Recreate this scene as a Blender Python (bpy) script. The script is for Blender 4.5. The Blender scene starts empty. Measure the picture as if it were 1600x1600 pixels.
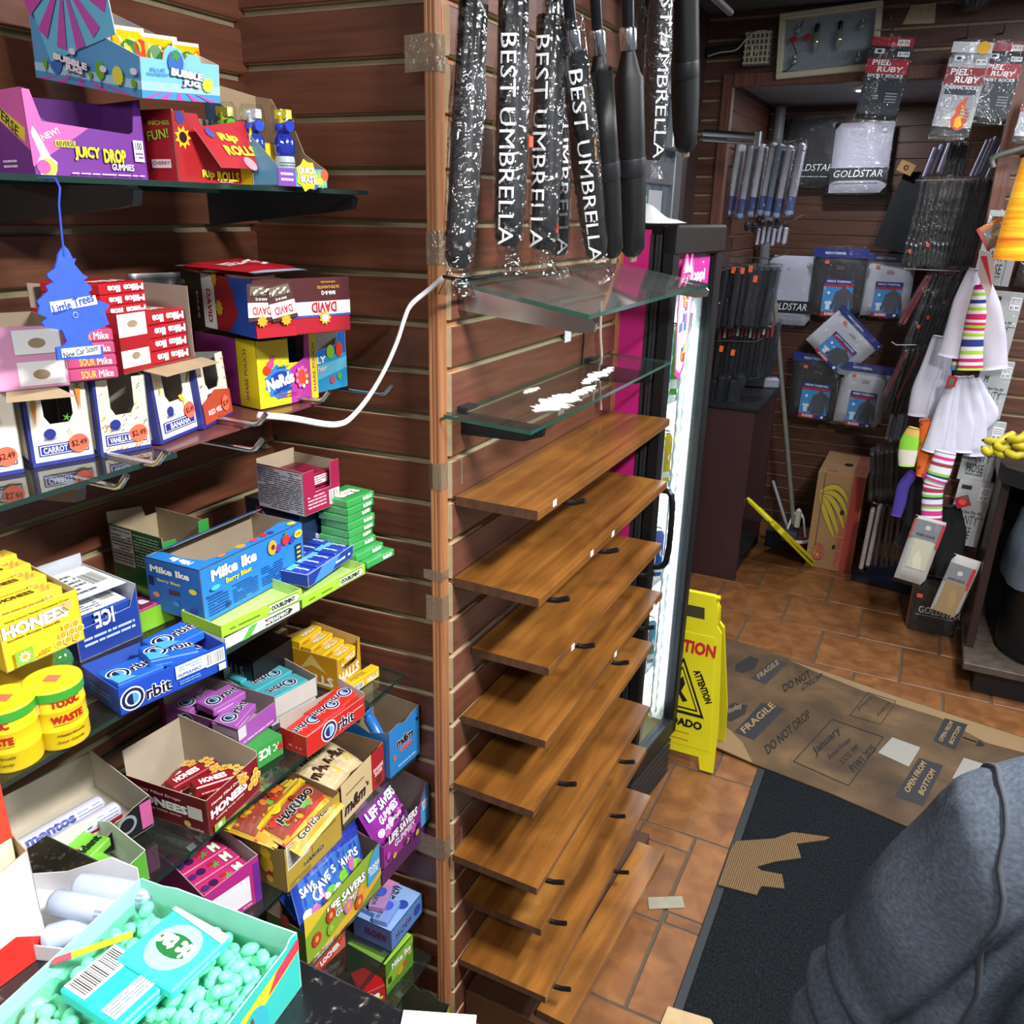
import bpy, bmesh, math, random
from mathutils import Matrix, Vector
random.seed(7)
D = bpy.data
SC = bpy.context.scene
COL = SC.collection
PI = math.pi

# ---------------------------------------------------------------- camera, world, lamps, exposure
FPX, PIT, ROL, YAW, CAMZ = 1308.7, 0.34543, -0.0205, 0.4546, 1.68
_fw = Vector((-math.sin(YAW)*math.cos(PIT), math.cos(YAW)*math.cos(PIT), -math.sin(PIT)))
_r0 = Vector((math.cos(YAW), math.sin(YAW), 0)); _d0 = _fw.cross(_r0)
_rt = _r0*math.cos(ROL) + _d0*math.sin(ROL)
_dn = _d0*math.cos(ROL) - _r0*math.sin(ROL)
CAM = Vector((0, 0, CAMZ))
cam = D.cameras.new('camera'); camo = D.objects.new('camera', cam); COL.objects.link(camo)
cam.sensor_width = 36; cam.lens = 36*FPX/1600; cam.clip_start = .02
camo.matrix_world = Matrix((( _rt.x, -_dn.x, -_fw.x, 0), (_rt.y, -_dn.y, -_fw.y, 0), (_rt.z, -_dn.z, -_fw.z, CAMZ), (0, 0, 0, 1)))
SC.camera = camo
SC.view_settings.view_transform = 'Standard'; SC.view_settings.look = 'None'
SC.view_settings.gamma = 1; SC.view_settings.use_curve_mapping = False
SC.view_settings.exposure = 0.45
SC.cycles.transparent_max_bounces = 24
wd = D.worlds.new('room_ambient'); SC.world = wd; wd.use_nodes = True
wd.node_tree.nodes['Background'].inputs[0].default_value = (.80, .88, 1.0, 1)
wd.node_tree.nodes['Background'].inputs[1].default_value = .16
LAMPS = [((.58, .66, 2.40), (.12, .42), 64, (1, .98, .95)),
         ((-.25, -.55, 2.40), (.9, .26), 21, (1, .98, .95)),
         ((.42, 2.45, 2.40), (.26, .9), 24, (.92, .96, 1)),
         ((1.0, 3.0, 2.40), (.26, .9), 26, (.90, .95, 1))]

def ray(px, py):
    return _fw + _rt*((px-800)/FPX) + _dn*((py-800)/FPX)
def onx(px, py, x):
    v = ray(px, py); return CAM + v*(x/v.x)
def ony(px, py, y):
    v = ray(px, py); return CAM + v*(y/v.y)
def onz(px, py, z=0):
    v = ray(px, py); return CAM + v*((z-CAMZ)/v.z)

# ---------------------------------------------------------------- materials
def lin(c):
    if isinstance(c, str):
        c = c.lstrip('#'); c = c if len(c) == 6 else ''.join(q*2 for q in c); c = [int(c[i:i+2], 16)/255 for i in (0, 2, 4)]
    return tuple(x/12.92 if x <= .04045 else ((x+.055)/1.055)**2.4 for x in c[:3]) + (1,)
_mc = {}
def _new(key):
    m = D.materials.new(key); m.use_nodes = True
    return m, m.node_tree, m.node_tree.nodes['Principled BSDF']
def M(c, rough=.5, metal=0, spec=.5, var=0, scale=40, bump=0, emit=0, coat=0):
    """plain coloured stuff; var = noise variation of the value, bump = fine relief"""
    k = (c, rough, metal, spec, var, scale, bump, emit, coat)
    if k in _mc: return _mc[k]
    m, nt, b = _new('paint_%d' % len(_mc))
    b.inputs['Base Color'].default_value = lin(c); b.inputs['Roughness'].default_value = rough
    b.inputs['Metallic'].default_value = metal; b.inputs['Specular IOR Level'].default_value = spec
    if coat: b.inputs['Coat Weight'].default_value = coat; b.inputs['Coat Roughness'].default_value = .08
    if emit:
        b.inputs['Emission Color'].default_value = lin(c); b.inputs['Emission Strength'].default_value = emit
    if var or bump:
        tc = nt.nodes.new('ShaderNodeTexCoord'); n = nt.nodes.new('ShaderNodeTexNoise')
        n.inputs['Scale'].default_value = scale; n.inputs['Detail'].default_value = 4
        nt.links.new(tc.outputs['Object'], n.inputs['Vector'])
        if var:
            h = nt.nodes.new('ShaderNodeHueSaturation'); h.inputs['Color'].default_value = lin(c)
            mr = nt.nodes.new('ShaderNodeMapRange'); mr.inputs[1].default_value = .3; mr.inputs[2].default_value = .7
            mr.inputs[3].default_value = 1-var; mr.inputs[4].default_value = 1+var
            nt.links.new(n.outputs['Fac'], mr.inputs[0]); nt.links.new(mr.outputs[0], h.inputs['Value'])
            nt.links.new(h.outputs[0], b.inputs['Base Color'])
        if bump:
            bp = nt.nodes.new('ShaderNodeBump'); bp.inputs['Strength'].default_value = bump; bp.inputs['Distance'].default_value = .004
            nt.links.new(n.outputs['Fac'], bp.inputs['Height']); nt.links.new(bp.outputs[0], b.inputs['Normal'])
    _mc[k] = m
    return m
def ramp_mat(name, cols, tex='noise', scale=(1, 1, 1), detail=5, dist=1.0, rough=.5, bump=0, spec=.5, rnd=0, rrange=None, coat=0, tscale=1.0, blotch=None):
    """colour ramp over stretched noise / wave in object space, value shifted a little per object"""
    if name in _mc: return _mc[name]
    m, nt, b = _new(name)
    tc = nt.nodes.new('ShaderNodeTexCoord'); mp = nt.nodes.new('ShaderNodeMapping'); mp.inputs['Scale'].default_value = scale
    nt.links.new(tc.outputs['Object'], mp.inputs['Vector'])
    oi = nt.nodes.new('ShaderNodeObjectInfo')
    ad = nt.nodes.new('ShaderNodeVectorMath'); ad.operation = 'ADD'
    ml = nt.nodes.new('ShaderNodeMath'); ml.operation = 'MULTIPLY'; ml.inputs[1].default_value = 37.0
    nt.links.new(oi.outputs['Random'], ml.inputs[0]); nt.links.new(mp.outputs[0], ad.inputs[0]); nt.links.new(ml.outputs[0], ad.inputs[1])
    if tex == 'noise':
        n = nt.nodes.new('ShaderNodeTexNoise'); n.inputs['Scale'].default_value = tscale; n.inputs['Detail'].default_value = detail; n.inputs['Distortion'].default_value = dist
    else:
        n = nt.nodes.new('ShaderNodeTexWave'); n.inputs['Scale'].default_value = tscale; n.inputs['Distortion'].default_value = dist; n.inputs['Detail'].default_value = detail
    nt.links.new(ad.outputs[0], n.inputs['Vector'])
    cr = nt.nodes.new('ShaderNodeValToRGB'); e = cr.color_ramp.elements
    for i, (p, c) in enumerate(cols):
        if i < 2: e[i].position = p; e[i].color = lin(c)
        else:
            q = e.new(p); q.color = lin(c)
    nt.links.new(n.outputs['Fac'], cr.inputs[0])
    out = cr.outputs[0]
    if rnd:
        h = nt.nodes.new('ShaderNodeHueSaturation'); mr = nt.nodes.new('ShaderNodeMapRange')
        mr.inputs[3].default_value = 1-rnd; mr.inputs[4].default_value = 1+rnd
        nt.links.new(oi.outputs['Random'], mr.inputs[0]); nt.links.new(mr.outputs[0], h.inputs['Value']); nt.links.new(out, h.inputs['Color']); out = h.outputs[0]
    if blotch:
        n2 = nt.nodes.new('ShaderNodeTexNoise'); n2.inputs['Scale'].default_value = blotch[0]; n2.inputs['Detail'].default_value = 5; n2.inputs['Distortion'].default_value = .8
        mp2 = nt.nodes.new('ShaderNodeMapping'); mp2.inputs['Scale'].default_value = blotch[3] if len(blotch) > 3 else (1, 1, 1); ad2 = nt.nodes.new('ShaderNodeVectorMath')
        nt.links.new(tc.outputs['Object'], mp2.inputs['Vector']); nt.links.new(mp2.outputs[0], ad2.inputs[0]); nt.links.new(ml.outputs[0], ad2.inputs[1]); nt.links.new(ad2.outputs[0], n2.inputs['Vector'])
        h2 = nt.nodes.new('ShaderNodeHueSaturation'); m2 = nt.nodes.new('ShaderNodeMapRange'); m2.inputs[1].default_value = .35; m2.inputs[2].default_value = .65; m2.inputs[3].default_value = blotch[1]; m2.inputs[4].default_value = blotch[2]
        nt.links.new(n2.outputs['Fac'], m2.inputs[0]); nt.links.new(m2.outputs[0], h2.inputs['Value']); nt.links.new(out, h2.inputs['Color']); out = h2.outputs[0]
    nt.links.new(out, b.inputs['Base Color'])
    b.inputs['Roughness'].default_value = rough; b.inputs['Specular IOR Level'].default_value = spec
    if coat: b.inputs['Coat Weight'].default_value = coat; b.inputs['Coat Roughness'].default_value = .15
    if bump:
        bp = nt.nodes.new('ShaderNodeBump'); bp.inputs['Strength'].default_value = bump; bp.inputs['Distance'].default_value = .003
        nt.links.new(n.outputs['Fac'], bp.inputs['Height']); nt.links.new(bp.outputs[0], b.inputs['Normal'])
    _mc[name] = m
    return m
def clear(name, tint='#ffffff', gloss=.10, rough=.05, fres=1.45, bump=0, scale=60, body=0, bodycol='#ffffff'):
    """clear film or pane: light goes straight through, the surface mirrors; body = share of milky diffuse"""
    if name in _mc: return _mc[name]
    m = D.materials.new(name); m.use_nodes = True; nt = m.node_tree; nt.nodes.clear()
    o = nt.nodes.new('ShaderNodeOutputMaterial'); t = nt.nodes.new('ShaderNodeBsdfTransparent'); t.inputs[0].default_value = lin(tint)
    g = nt.nodes.new('ShaderNodeBsdfGlossy'); g.inputs['Roughness'].default_value = rough
    fr = nt.nodes.new('ShaderNodeFresnel'); fr.inputs['IOR'].default_value = fres
    ma = nt.nodes.new('ShaderNodeMath'); ma.operation = 'ADD'; ma.inputs[1].default_value = gloss; ma.use_clamp = True
    mx = nt.nodes.new('ShaderNodeMixShader')
    ge = nt.nodes.new('ShaderNodeNewGeometry'); sb = nt.nodes.new('ShaderNodeMath'); sb.operation = 'SUBTRACT'; sb.inputs[0].default_value = 1
    mu = nt.nodes.new('ShaderNodeMath'); mu.operation = 'MULTIPLY'
    nt.links.new(ge.outputs['Backfacing'], sb.inputs[1]); nt.links.new(fr.outputs[0], ma.inputs[0]); nt.links.new(ma.outputs[0], mu.inputs[0]); nt.links.new(sb.outputs[0], mu.inputs[1]); nt.links.new(mu.outputs[0], mx.inputs[0])
    src = t.outputs[0]
    if body:
        df = nt.nodes.new('ShaderNodeBsdfDiffuse'); df.inputs[0].default_value = lin(bodycol)
        m2 = nt.nodes.new('ShaderNodeMixShader'); m2.inputs[0].default_value = body
        nt.links.new(t.outputs[0], m2.inputs[1]); nt.links.new(df.outputs[0], m2.inputs[2]); src = m2.outputs[0]
    nt.links.new(src, mx.inputs[1]); nt.links.new(g.outputs[0], mx.inputs[2]); nt.links.new(mx.outputs[0], o.inputs[0])
    if bump:
        tc = nt.nodes.new('ShaderNodeTexCoord'); n = nt.nodes.new('ShaderNodeTexNoise'); n.inputs['Scale'].default_value = scale; n.inputs['Distortion'].default_value = 1.5
        bp = nt.nodes.new('ShaderNodeBump'); bp.inputs['Strength'].default_value = bump; bp.inputs['Distance'].default_value = .01
        nt.links.new(tc.outputs['Object'], n.inputs['Vector']); nt.links.new(n.outputs['Fac'], bp.inputs['Height'])
        nt.links.new(bp.outputs[0], g.inputs['Normal']); nt.links.new(bp.outputs[0], fr.inputs['Normal'])
    _mc[name] = m
    return m

# ---------------------------------------------------------------- mesh building
_tc = {}
def textgeo(s, bold):
    k = (s, bold)
    if k in _tc: return _tc[k]
    c = D.curves.new('t', 'FONT'); c.body = s; c.size = 1; c.resolution_u = 2; c.fill_mode = 'FRONT'
    o = D.objects.new('t', c)
    me = D.meshes.new_from_object(o)
    me.calc_loop_triangles(); vs = [tuple(v.co) for v in me.vertices]; fs = [tuple(p.vertices) for p in me.loop_triangles]
    D.objects.remove(o); D.curves.remove(c); D.meshes.remove(me)
    if not vs: vs = [(0, 0, 0)]
    if bold > .008:      # heavier strokes: the glyphs struck several times, slightly shifted
        b0, f0 = vs, fs; vs, fs = [], []
        k8 = 8 if bold > .045 else 4
        for i in range(k8):
            a = 2*PI*(i+.5)/k8; n = len(vs)
            vs += [(v[0]+bold*math.cos(a), v[1]+bold*math.sin(a), i*.09) for v in b0]; fs += [tuple(q+n for q in f) for f in f0]
    x0 = min(v[0] for v in vs); x1 = max(v[0] for v in vs); y0 = min(v[1] for v in vs); y1 = max(v[1] for v in vs)
    w = max(x1-x0, 1e-4); h = max(y1-y0, 1e-4)
    r = ([((v[0]-x0)/w-.5, (v[1]-y0)/h-.5, v[2]) for v in vs], fs, w, h)
    _tc[k] = r
    return r

class MB:
    def __init__(s): s.v = []; s.f = []; s.fm = []; s.mats = []; s.sm = []; s.M = Matrix()
    def mi(s, m):
        if m not in s.mats: s.mats.append(m)
        return s.mats.index(m)
    def add(s, vs, fs, m, smooth=False):
        n = len(s.v); i = s.mi(m)
        s.v += [s.M @ Vector(v) for v in vs]
        for f in fs: s.f.append([n+q for q in f]); s.fm.append(i); s.sm.append(smooth)
    def box(s, x0, y0, z0, x1, y1, z1, m, faces=None):
        vs = [(x0, y0, z0), (x1, y0, z0), (x1, y1, z0), (x0, y1, z0), (x0, y0, z1), (x1, y0, z1), (x1, y1, z1), (x0, y1, z1)]
        fs = [(0, 3, 2, 1), (4, 5, 6, 7), (0, 1, 5, 4), (1, 2, 6, 5), (2, 3, 7, 6), (3, 0, 4, 7)]   # bottom top -y +x +y -x
        if faces:
            for q, f in zip(faces, fs):
                if q: s.add(vs, [f], q)
        else: s.add(vs, fs, m)
    def bbox(s, x0, y0, z0, x1, y1, z1, m, b=.002):
        """box with chamfered edges"""
        bm = bmesh.new(); bmesh.ops.create_cube(bm, size=1)
        for v in bm.verts: v.co = Vector(((x0+x1)/2+v.co.x*(x1-x0), (y0+y1)/2+v.co.y*(y1-y0), (z0+z1)/2+v.co.z*(z1-z0)))
        bmesh.ops.bevel(bm, geom=bm.edges[:], offset=b, segments=1, affect='EDGES', profile=.5)
        bm.verts.index_update()
        s.add([v.co[:] for v in bm.verts], [[v.index for v in f.verts] for f in bm.faces], m); bm.free()
    def poly(s, pts, m, flip=False):
        s.add(pts, [list(range(len(pts)))[::-1] if flip else list(range(len(pts)))], m)
    def plate(s, pts, O, U, V, N, t, mo, mi_=None, me=None):
        """2-D outline (in U,V units) as a sheet of thickness t lying behind plane O along -N"""
        O, U, V, N = Vector(O), Vector(U), Vector(V), Vector(N); n = len(pts)
        a = [O+U*p[0]+V*p[1] for p in pts]; b = [q-N*t for q in a]
        ar = sum(pts[i][0]*pts[(i+1) % n][1]-pts[(i+1) % n][0]*pts[i][1] for i in range(n))
        rev = (ar < 0) != (U.cross(V).dot(N) < 0)
        idx = list(range(n))
        s.add(a, [idx[::-1] if rev else idx], mo)
        s.add(b, [idx if rev else idx[::-1]], mi_ or mo)
        s.add(a+b, [([i, i+n, (i+1) % n+n, (i+1) % n][::-1] if rev else [i, i+n, (i+1) % n+n, (i+1) % n])for i in range(n)], me or mi_ or mo)
    def tube(s, path, r, m, n=8, cap=True, smooth=True):
        P = [Vector(p) for p in path]; vs = []; up = Vector((0, 0, 1)); prev = None
        for i, p in enumerate(P):
            t = (P[min(i+1, len(P)-1)]-P[max(i-1, 0)]).normalized()
            if prev is None:
                u = t.cross(up if abs(t.z) < .95 else Vector((1, 0, 0))).normalized()
            else:
                u = (prev - t*prev.dot(t)).normalized()
            prev = u; w = t.cross(u); rr = r[i] if isinstance(r, (list, tuple)) else r
            for k in range(n):
                a = 2*PI*k/n; vs.append(p+u*(math.cos(a)*rr)+w*(math.sin(a)*rr))
        fs = [(i*n+k, i*n+(k+1) % n, (i+1)*n+(k+1) % n, (i+1)*n+k) for i in range(len(P)-1) for k in range(n)]
        s.add(vs, fs, m, smooth)
        if cap: s.add(vs[:n], [list(range(n))[::-1]], m); s.add(vs[-n:], [list(range(n))], m)
    def lathe(s, prof, m, n=20, c=(0, 0, 0), smooth=True, cap=True):
        vs = [(c[0]+r*math.cos(2*PI*k/n), c[1]+r*math.sin(2*PI*k/n), c[2]+z) for r, z in prof for k in range(n)]
        fs = [(i*n+k, i*n+(k+1) % n, (i+1)*n+(k+1) % n, (i+1)*n+k) for i in range(len(prof)-1) for k in range(n)]
        s.add(vs, fs, m, smooth)
        if cap: s.add(vs[:n], [list(range(n))[::-1]], m); s.add(vs[-n:], [list(range(n))], m)
    def ball(s, c, r, m, n=10, k=6):
        if not isinstance(r, (list, tuple)): r = (r, r, r)
        vs = [(c[0], c[1], c[2]-r[2])]
        for i in range(1, k):
            a = -PI/2+PI*i/k
            for j in range(n): vs.append((c[0]+r[0]*math.cos(a)*math.cos(2*PI*j/n), c[1]+r[1]*math.cos(a)*math.sin(2*PI*j/n), c[2]+r[2]*math.sin(a)))
        vs.append((c[0], c[1], c[2]+r[2])); L = len(vs)-1
        fs = [(0, 1+(j+1) % n, 1+j) for j in range(n)]
        for i in range(k-2):
            for j in range(n): a = 1+i*n+j; b = 1+i*n+(j+1) % n; fs.append((a, b, b+n, a+n))
        fs += [(L, 1+(k-2)*n+j, 1+(k-2)*n+(j+1) % n) for j in range(n)]
        s.add(vs, fs, m, True)
    def grid(s, fn, nu, nv, m, smooth=True, back=None):
        """surface fn(u,v); m may be a function of (u,v)"""
        vs = [fn(i/nu, j/nv) for j in range(nv+1) for i in range(nu+1)]
        n = len(s.v); s.v += [s.M @ Vector(v) for v in vs]
        for j in range(nv):
            for i in range(nu):
                q = n+j*(nu+1)+i
                s.f.append([q, q+1, q+nu+2, q+nu+1]); s.fm.append(s.mi(m((i+.5)/nu, (j+.5)/nv) if callable(m) else m)); s.sm.append(smooth)
    def build(s, name, parent=None, mat=None, shade=None):
        me = D.meshes.new(name); me.from_pydata([tuple(v) for v in s.v], [], s.f)
        for m in s.mats: me.materials.append(m)
        me.polygons.foreach_set('material_index', s.fm)
        me.polygons.foreach_set('use_smooth', [bool(x) for x in s.sm])
        me.update()
        o = D.objects.new(name, me); COL.objects.link(o)
        if parent is not None: o.parent = parent
        if mat is not None: o.matrix_basis = mat
        return o

class Face:
    """flat (or mapped) print area: everything is laid a hair above the surface"""
    def __init__(s, mb, O=None, U=None, V=None, N=None, fn=None, lu=None, lv=None):
        s.mb = mb; s.layer = 0; s.fn = fn
        if fn is None:
            s.O, s.U, s.V = Vector(O), Vector(U), Vector(V); s.N = Vector(N).normalized(); s.lu = s.U.length; s.lv = s.V.length
        else: s.lu = lu; s.lv = lv
    def p(s, u, v, k):
        e = .00035+.00022*k
        if s.fn: return s.fn(u, v, e)
        return s.O+s.U*u+s.V*v+s.N*e
    def poly(s, pts, c, rough=.45, k=None):
        if k is None: k = s.layer; s.layer += 1
        m = c if not isinstance(c, (str, tuple)) else M(c, rough)
        P = [s.p(u, v, k) for u, v in pts]
        if s.fn is None:
            nn = Vector((0, 0, 0))
            for i in range(len(P)): nn += (P[i]-P[0]).cross(P[(i+1) % len(P)]-P[0])
            if nn.dot(s.N) < 0: P.reverse()
        s.mb.poly(P, m)
    def rect(s, u0, v0, u1, v1, c, n=1, rough=.45):
        k = s.layer; s.layer += 1
        if s.fn:
            for i in range(8):
                for j in range(n):
                    a = u0+(u1-u0)*i/8; b = u0+(u1-u0)*(i+1)/8; e = v0+(v1-v0)*j/n; f = v0+(v1-v0)*(j+1)/n
                    s.poly([(a, e), (b, e), (b, f), (a, f)], c, rough, k)
        else: s.poly([(u0, v0), (u1, v0), (u1, v1), (u0, v1)], c, rough, k)
        return s
    def ell(s, u, v, r, c, ry=None, n=18, a0=0, rough=.45):
        ry = ry if ry is not None else r
        s.poly([(u+r/s.lu*math.cos(2*PI*i/n), v+ry/s.lv*math.sin(2*PI*i/n)) for i in range(n)], c, rough); return s
    def star(s, u, v, r, c, n=9, q=.6):
        s.poly([(u+(r if i % 2 == 0 else r*q)/s.lu*math.cos(PI*i/n), v+(r if i % 2 == 0 else r*q)/s.lv*math.sin(PI*i/n)) for i in range(2*n)], c); return s
    def lines(s, u0, v0, u1, v1, n, c, fill=.45):
        """rows of small print"""
        k = s.layer; s.layer += 1
        for i in range(n):
            y = v1-(v1-v0)*(i+.5)/n; h = (v1-v0)/n*fill/2; x = u0
            while x < u1-.01*(u1-u0):
                w = (u1-u0)*random.uniform(.06, .28); e = min(u1, x+w)
                if random.random() < .93: s.poly([(x, y-h), (e, y-h), (e, y+h), (x, y+h)], c, .5, k)
                x = e+(u1-u0)*.025
        return s
    def bars(s, u0, v0, u1, v1, n=16, vert=True):
        s.rect(u0, v0, u1, v1, '#f4f4f2')
        k = s.layer; s.layer += 1
        for i in range(n):
            t0 = (i+.15)/n; t1 = t0+random.uniform(.2, .6)/n
            if vert: s.poly([(u0+(u1-u0)*(.06+.88*t0), v0+(v1-v0)*.1), (u0+(u1-u0)*(.06+.88*t1), v0+(v1-v0)*.1), (u0+(u1-u0)*(.06+.88*t1), v0+(v1-v0)*.92), (u0+(u1-u0)*(.06+.88*t0), v0+(v1-v0)*.92)], '#15151a', .5, k)
            else: s.poly([(u0+(u1-u0)*.1, v0+(v1-v0)*t0), (u0+(u1-u0)*.92, v0+(v1-v0)*t0), (u0+(u1-u0)*.92, v0+(v1-v0)*t1), (u0+(u1-u0)*.1, v0+(v1-v0)*t1)], '#15151a', .5, k)
        return s
    def text(s, t, u, v, h, c, w=None, rot=0, bold=.02, shear=0, out=None, outw=.03, rough=.45):
        """text centred at (u,v); h = share of the face height, w = optional share of the face width"""
        if out: s.text(t, u, v, h*(1+outw*1.6), out, w=(w*(1+outw*.5) if w else None), rot=rot, bold=bold+outw, shear=shear, rough=rough)
        vs, fs, tw, th = textgeo(t, bold); k = s.layer; s.layer += 1
        H = h*s.lv; W = (w*s.lu) if w else H*tw/th
        ca, sa = math.cos(rot), math.sin(rot)
        if abs(rot) > 1 and abs(rot) < 2.2 and w is None: pass
        pts = []
        for x, y, zk_ in vs:
            X = (x+shear*y)*W; Y = y*H
            pts.append(s.p(u+(X*ca-Y*sa)/s.lu, v+(X*sa+Y*ca)/s.lv, k+zk_))
        m = M(c, rough) if isinstance(c, (str, tuple)) else c
        s.mb.add(pts, fs, m); return s

# ---------------------------------------------------------------- scene objects
def tag(o, label=None, cat=None, group=None, kind=None):
    if label: o['label'] = label
    if cat: o['category'] = cat
    if group: o['group'] = group
    if kind: o['kind'] = kind
    return o
def empty(name, mat=None):
    o = D.objects.new(name, None); o.empty_display_size = .05; COL.objects.link(o)
    if mat is not None: o.matrix_basis = mat
    return o
def copy_tree(o, parent=None):
    c = o.copy(); COL.objects.link(c); c.parent = parent
    for ch in [q for q in D.objects if q.parent == o]: copy_tree(ch, c)
    return c
def T(x, y, z): return Matrix.Translation((x, y, z))
def RZ(a): return Matrix.Rotation(a, 4, 'Z')
def RX(a): return Matrix.Rotation(a, 4, 'X')
def RY(a): return Matrix.Rotation(a, 4, 'Y')
def frame(x, y, z, rz=0, ty=0, tx=0):
    """shelf frame: local x runs along the shelf (world +Y), local y into the wall (world -X), local z up"""
    rz, ty, tx = math.radians(rz), math.radians(ty), math.radians(tx)
    return T(x, y, z) @ RZ(rz) @ RX(tx) @ RY(ty) @ RZ(PI/2)
def faces(mb, w, d, h):
    return {'F': Face(mb, (0, 0, 0), (w, 0, 0), (0, 0, h), (0, -1, 0)), 'L': Face(mb, (0, d, 0), (0, -d, 0), (0, 0, h), (-1, 0, 0)),
            'R': Face(mb, (w, 0, 0), (0, d, 0), (0, 0, h), (1, 0, 0)), 'B': Face(mb, (w, d, 0), (-w, 0, 0), (0, 0, h), (0, 1, 0)),
            'T': Face(mb, (0, 0, h), (w, 0, 0), (0, d, 0), (0, 0, 1))}
SQ = [(0, 0), (1, 0), (1, 1), (0, 1)]
def carton(name, label, cat, f, size, cols, outl={}, inner='#b9ab97', draw=None, group=None, t=.0012, body='carton', rough=.42):
    """folding carton; cols: colour per face F L R B T (None = no panel); outl: outline of a panel when it is cut"""
    w, d, h = size
    root = empty(name, f); mb = MB()
    fr = {'F': ((0, 0, 0), (w, 0, 0), (0, 0, h), (0, -1, 0)), 'L': ((0, d, 0), (0, -d, 0), (0, 0, h), (-1, 0, 0)), 'R': ((w, 0, 0), (0, d, 0), (0, 0, h), (1, 0, 0)),
          'B': ((w, d, 0), (-w, 0, 0), (0, 0, h), (0, 1, 0)), 'T': ((0, 0, h), (w, 0, 0), (0, d, 0), (0, 0, 1)), 'b': ((0, d, 0), (w, 0, 0), (0, -d, 0), (0, 0, -1))}
    base = cols.get('F') or '#888888'
    mi_ = M(inner, .8, var=.06, scale=30)
    for k in 'FLRBTb':
        c = cols.get(k, base if k != 'T' else None)
        if c is None: continue
        O, U, V, N = fr[k]
        mb.plate(outl.get(k, SQ), O, U, V, N, t, M(c, rough, var=.03, scale=25), mi_, mi_)
    mb.build(body, root)
    if draw:
        pb = MB(); draw(faces(pb, w, d, h)); pb.build('printing', root)
    return tag(root, label, cat, group)

# ================================================================ SETTING
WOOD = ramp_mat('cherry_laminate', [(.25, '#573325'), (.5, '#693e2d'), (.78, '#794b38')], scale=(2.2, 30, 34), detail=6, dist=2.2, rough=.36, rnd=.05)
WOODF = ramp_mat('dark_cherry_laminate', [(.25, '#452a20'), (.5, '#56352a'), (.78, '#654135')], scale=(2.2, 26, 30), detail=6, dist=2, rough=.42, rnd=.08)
MDF = M('#b9a888', .8, var=.08, scale=60)
MDFD = M('#8d8068', .85, var=.12, scale=30)
TRIM = ramp_mat('trim_wood', [(.2, '#7a4a30'), (.5, '#a06a45'), (.8, '#b98459')], scale=(60, 60, 3), detail=5, dist=1, rough=.45)
TRIMD = ramp_mat('dark_trim_wood', [(.2, '#4a2a22'), (.5, '#6b4234'), (.8, '#7e5242')], scale=(60, 60, 3), detail=5, dist=1, rough=.45)
BLACK = M('#0d0e11', .45)
BLACKM = M('#101216', .3, spec=.5)
CHROME = M('#c9ccd0', .22, metal=1)
STEEL = M('#9a9da2', .35, metal=1)
WHITE = M('#eeeeee', .5)

def struct(o): o['kind'] = 'structure'; return o
def slatwall(name, O, U, N, L, z0, z1, pitch, phase, mat=None, gap=.011, t=.011, ends=None, skip=None):
    """grooved display wall: a pale board with one plank object per course"""
    mat = mat or WOOD
    U = Vector(U).normalized(); N = Vector(N).normalized()
    R = Matrix(((U.x, -N.x, 0, O[0]), (U.y, -N.y, 0, O[1]), (0, 0, 1, 0), (0, 0, 0, 1)))
    mb = MB(); mb.box(0, .001, z0, L, .02, z1, MDFD); wall = struct(mb.build(name, mat=R))
    cache = {}
    k = math.floor((z0-phase)/pitch)
    while True:
        b = phase+k*pitch; tp = b+pitch-gap; k += 1
        if b > z1: break
        b2, t2 = max(b, z0), min(tp, z1)
        if t2-b2 < .008: continue
        key = round(t2-b2, 4)
        if key not in cache:
            pb = MB(); h = t2-b2; c = .002
            pr = [(0.001, 0), (-t+c, 0), (-t, c), (-t, h-c), (-t+c, h), (0.001, h)]
            for i in range(5):
                (ya, za), (yb, zb) = pr[i], pr[i+1]
                pb.add([(0, ya, za), (L, ya, za), (L, yb, zb), (0, yb, zb)], [(3, 2, 1, 0)], mat if i in (1, 2, 3) else MDF)
            pb.add([(0, y, z) for y, z in pr], [(0, 1, 2, 3, 4, 5)], MDF); pb.add([(L, y, z) for y, z in pr], [(5, 4, 3, 2, 1, 0)], MDF)
            o = pb.build('slat', wall); cache[key] = o.data
        else:
            o = D.objects.new('slat', cache[key]); COL.objects.link(o); o.parent = wall
        o.location = (0, 0, b2)
    return wall

XA, XC, YB, YF, YW, ZC = -1.065, -.685, 1.137, 3.75, 4.85, 2.43
gA = onx(280, 351, XA).z; gB = 1.2817; gC = onx(704, 571, XC).z
slatwall('wall_left', (XA, -.45, 0), (0, 1, 0), (1, 0, 0), 1.61, 0, ZC, .0755, gA)
bl = .36
slatwall('wall_left_return', (-.708-bl*math.cos(.0545), 1.1775-bl*math.sin(.0545), 0), (1, .0545, 0), (.0545, -1, 0), bl-.014, 0, ZC, .0762, gB)
slatwall('wall_left_front', (XC, 1.15, 0), (0, 1, 0), (1, 0, 0), .765, 0, ZC, .0735, gC)
slatwall('wall_left_rear', (-1.0, 1.95, 0), (0, 1, 0), (1, 0, 0), .42, 0, ZC, .0735, gC)
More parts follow.
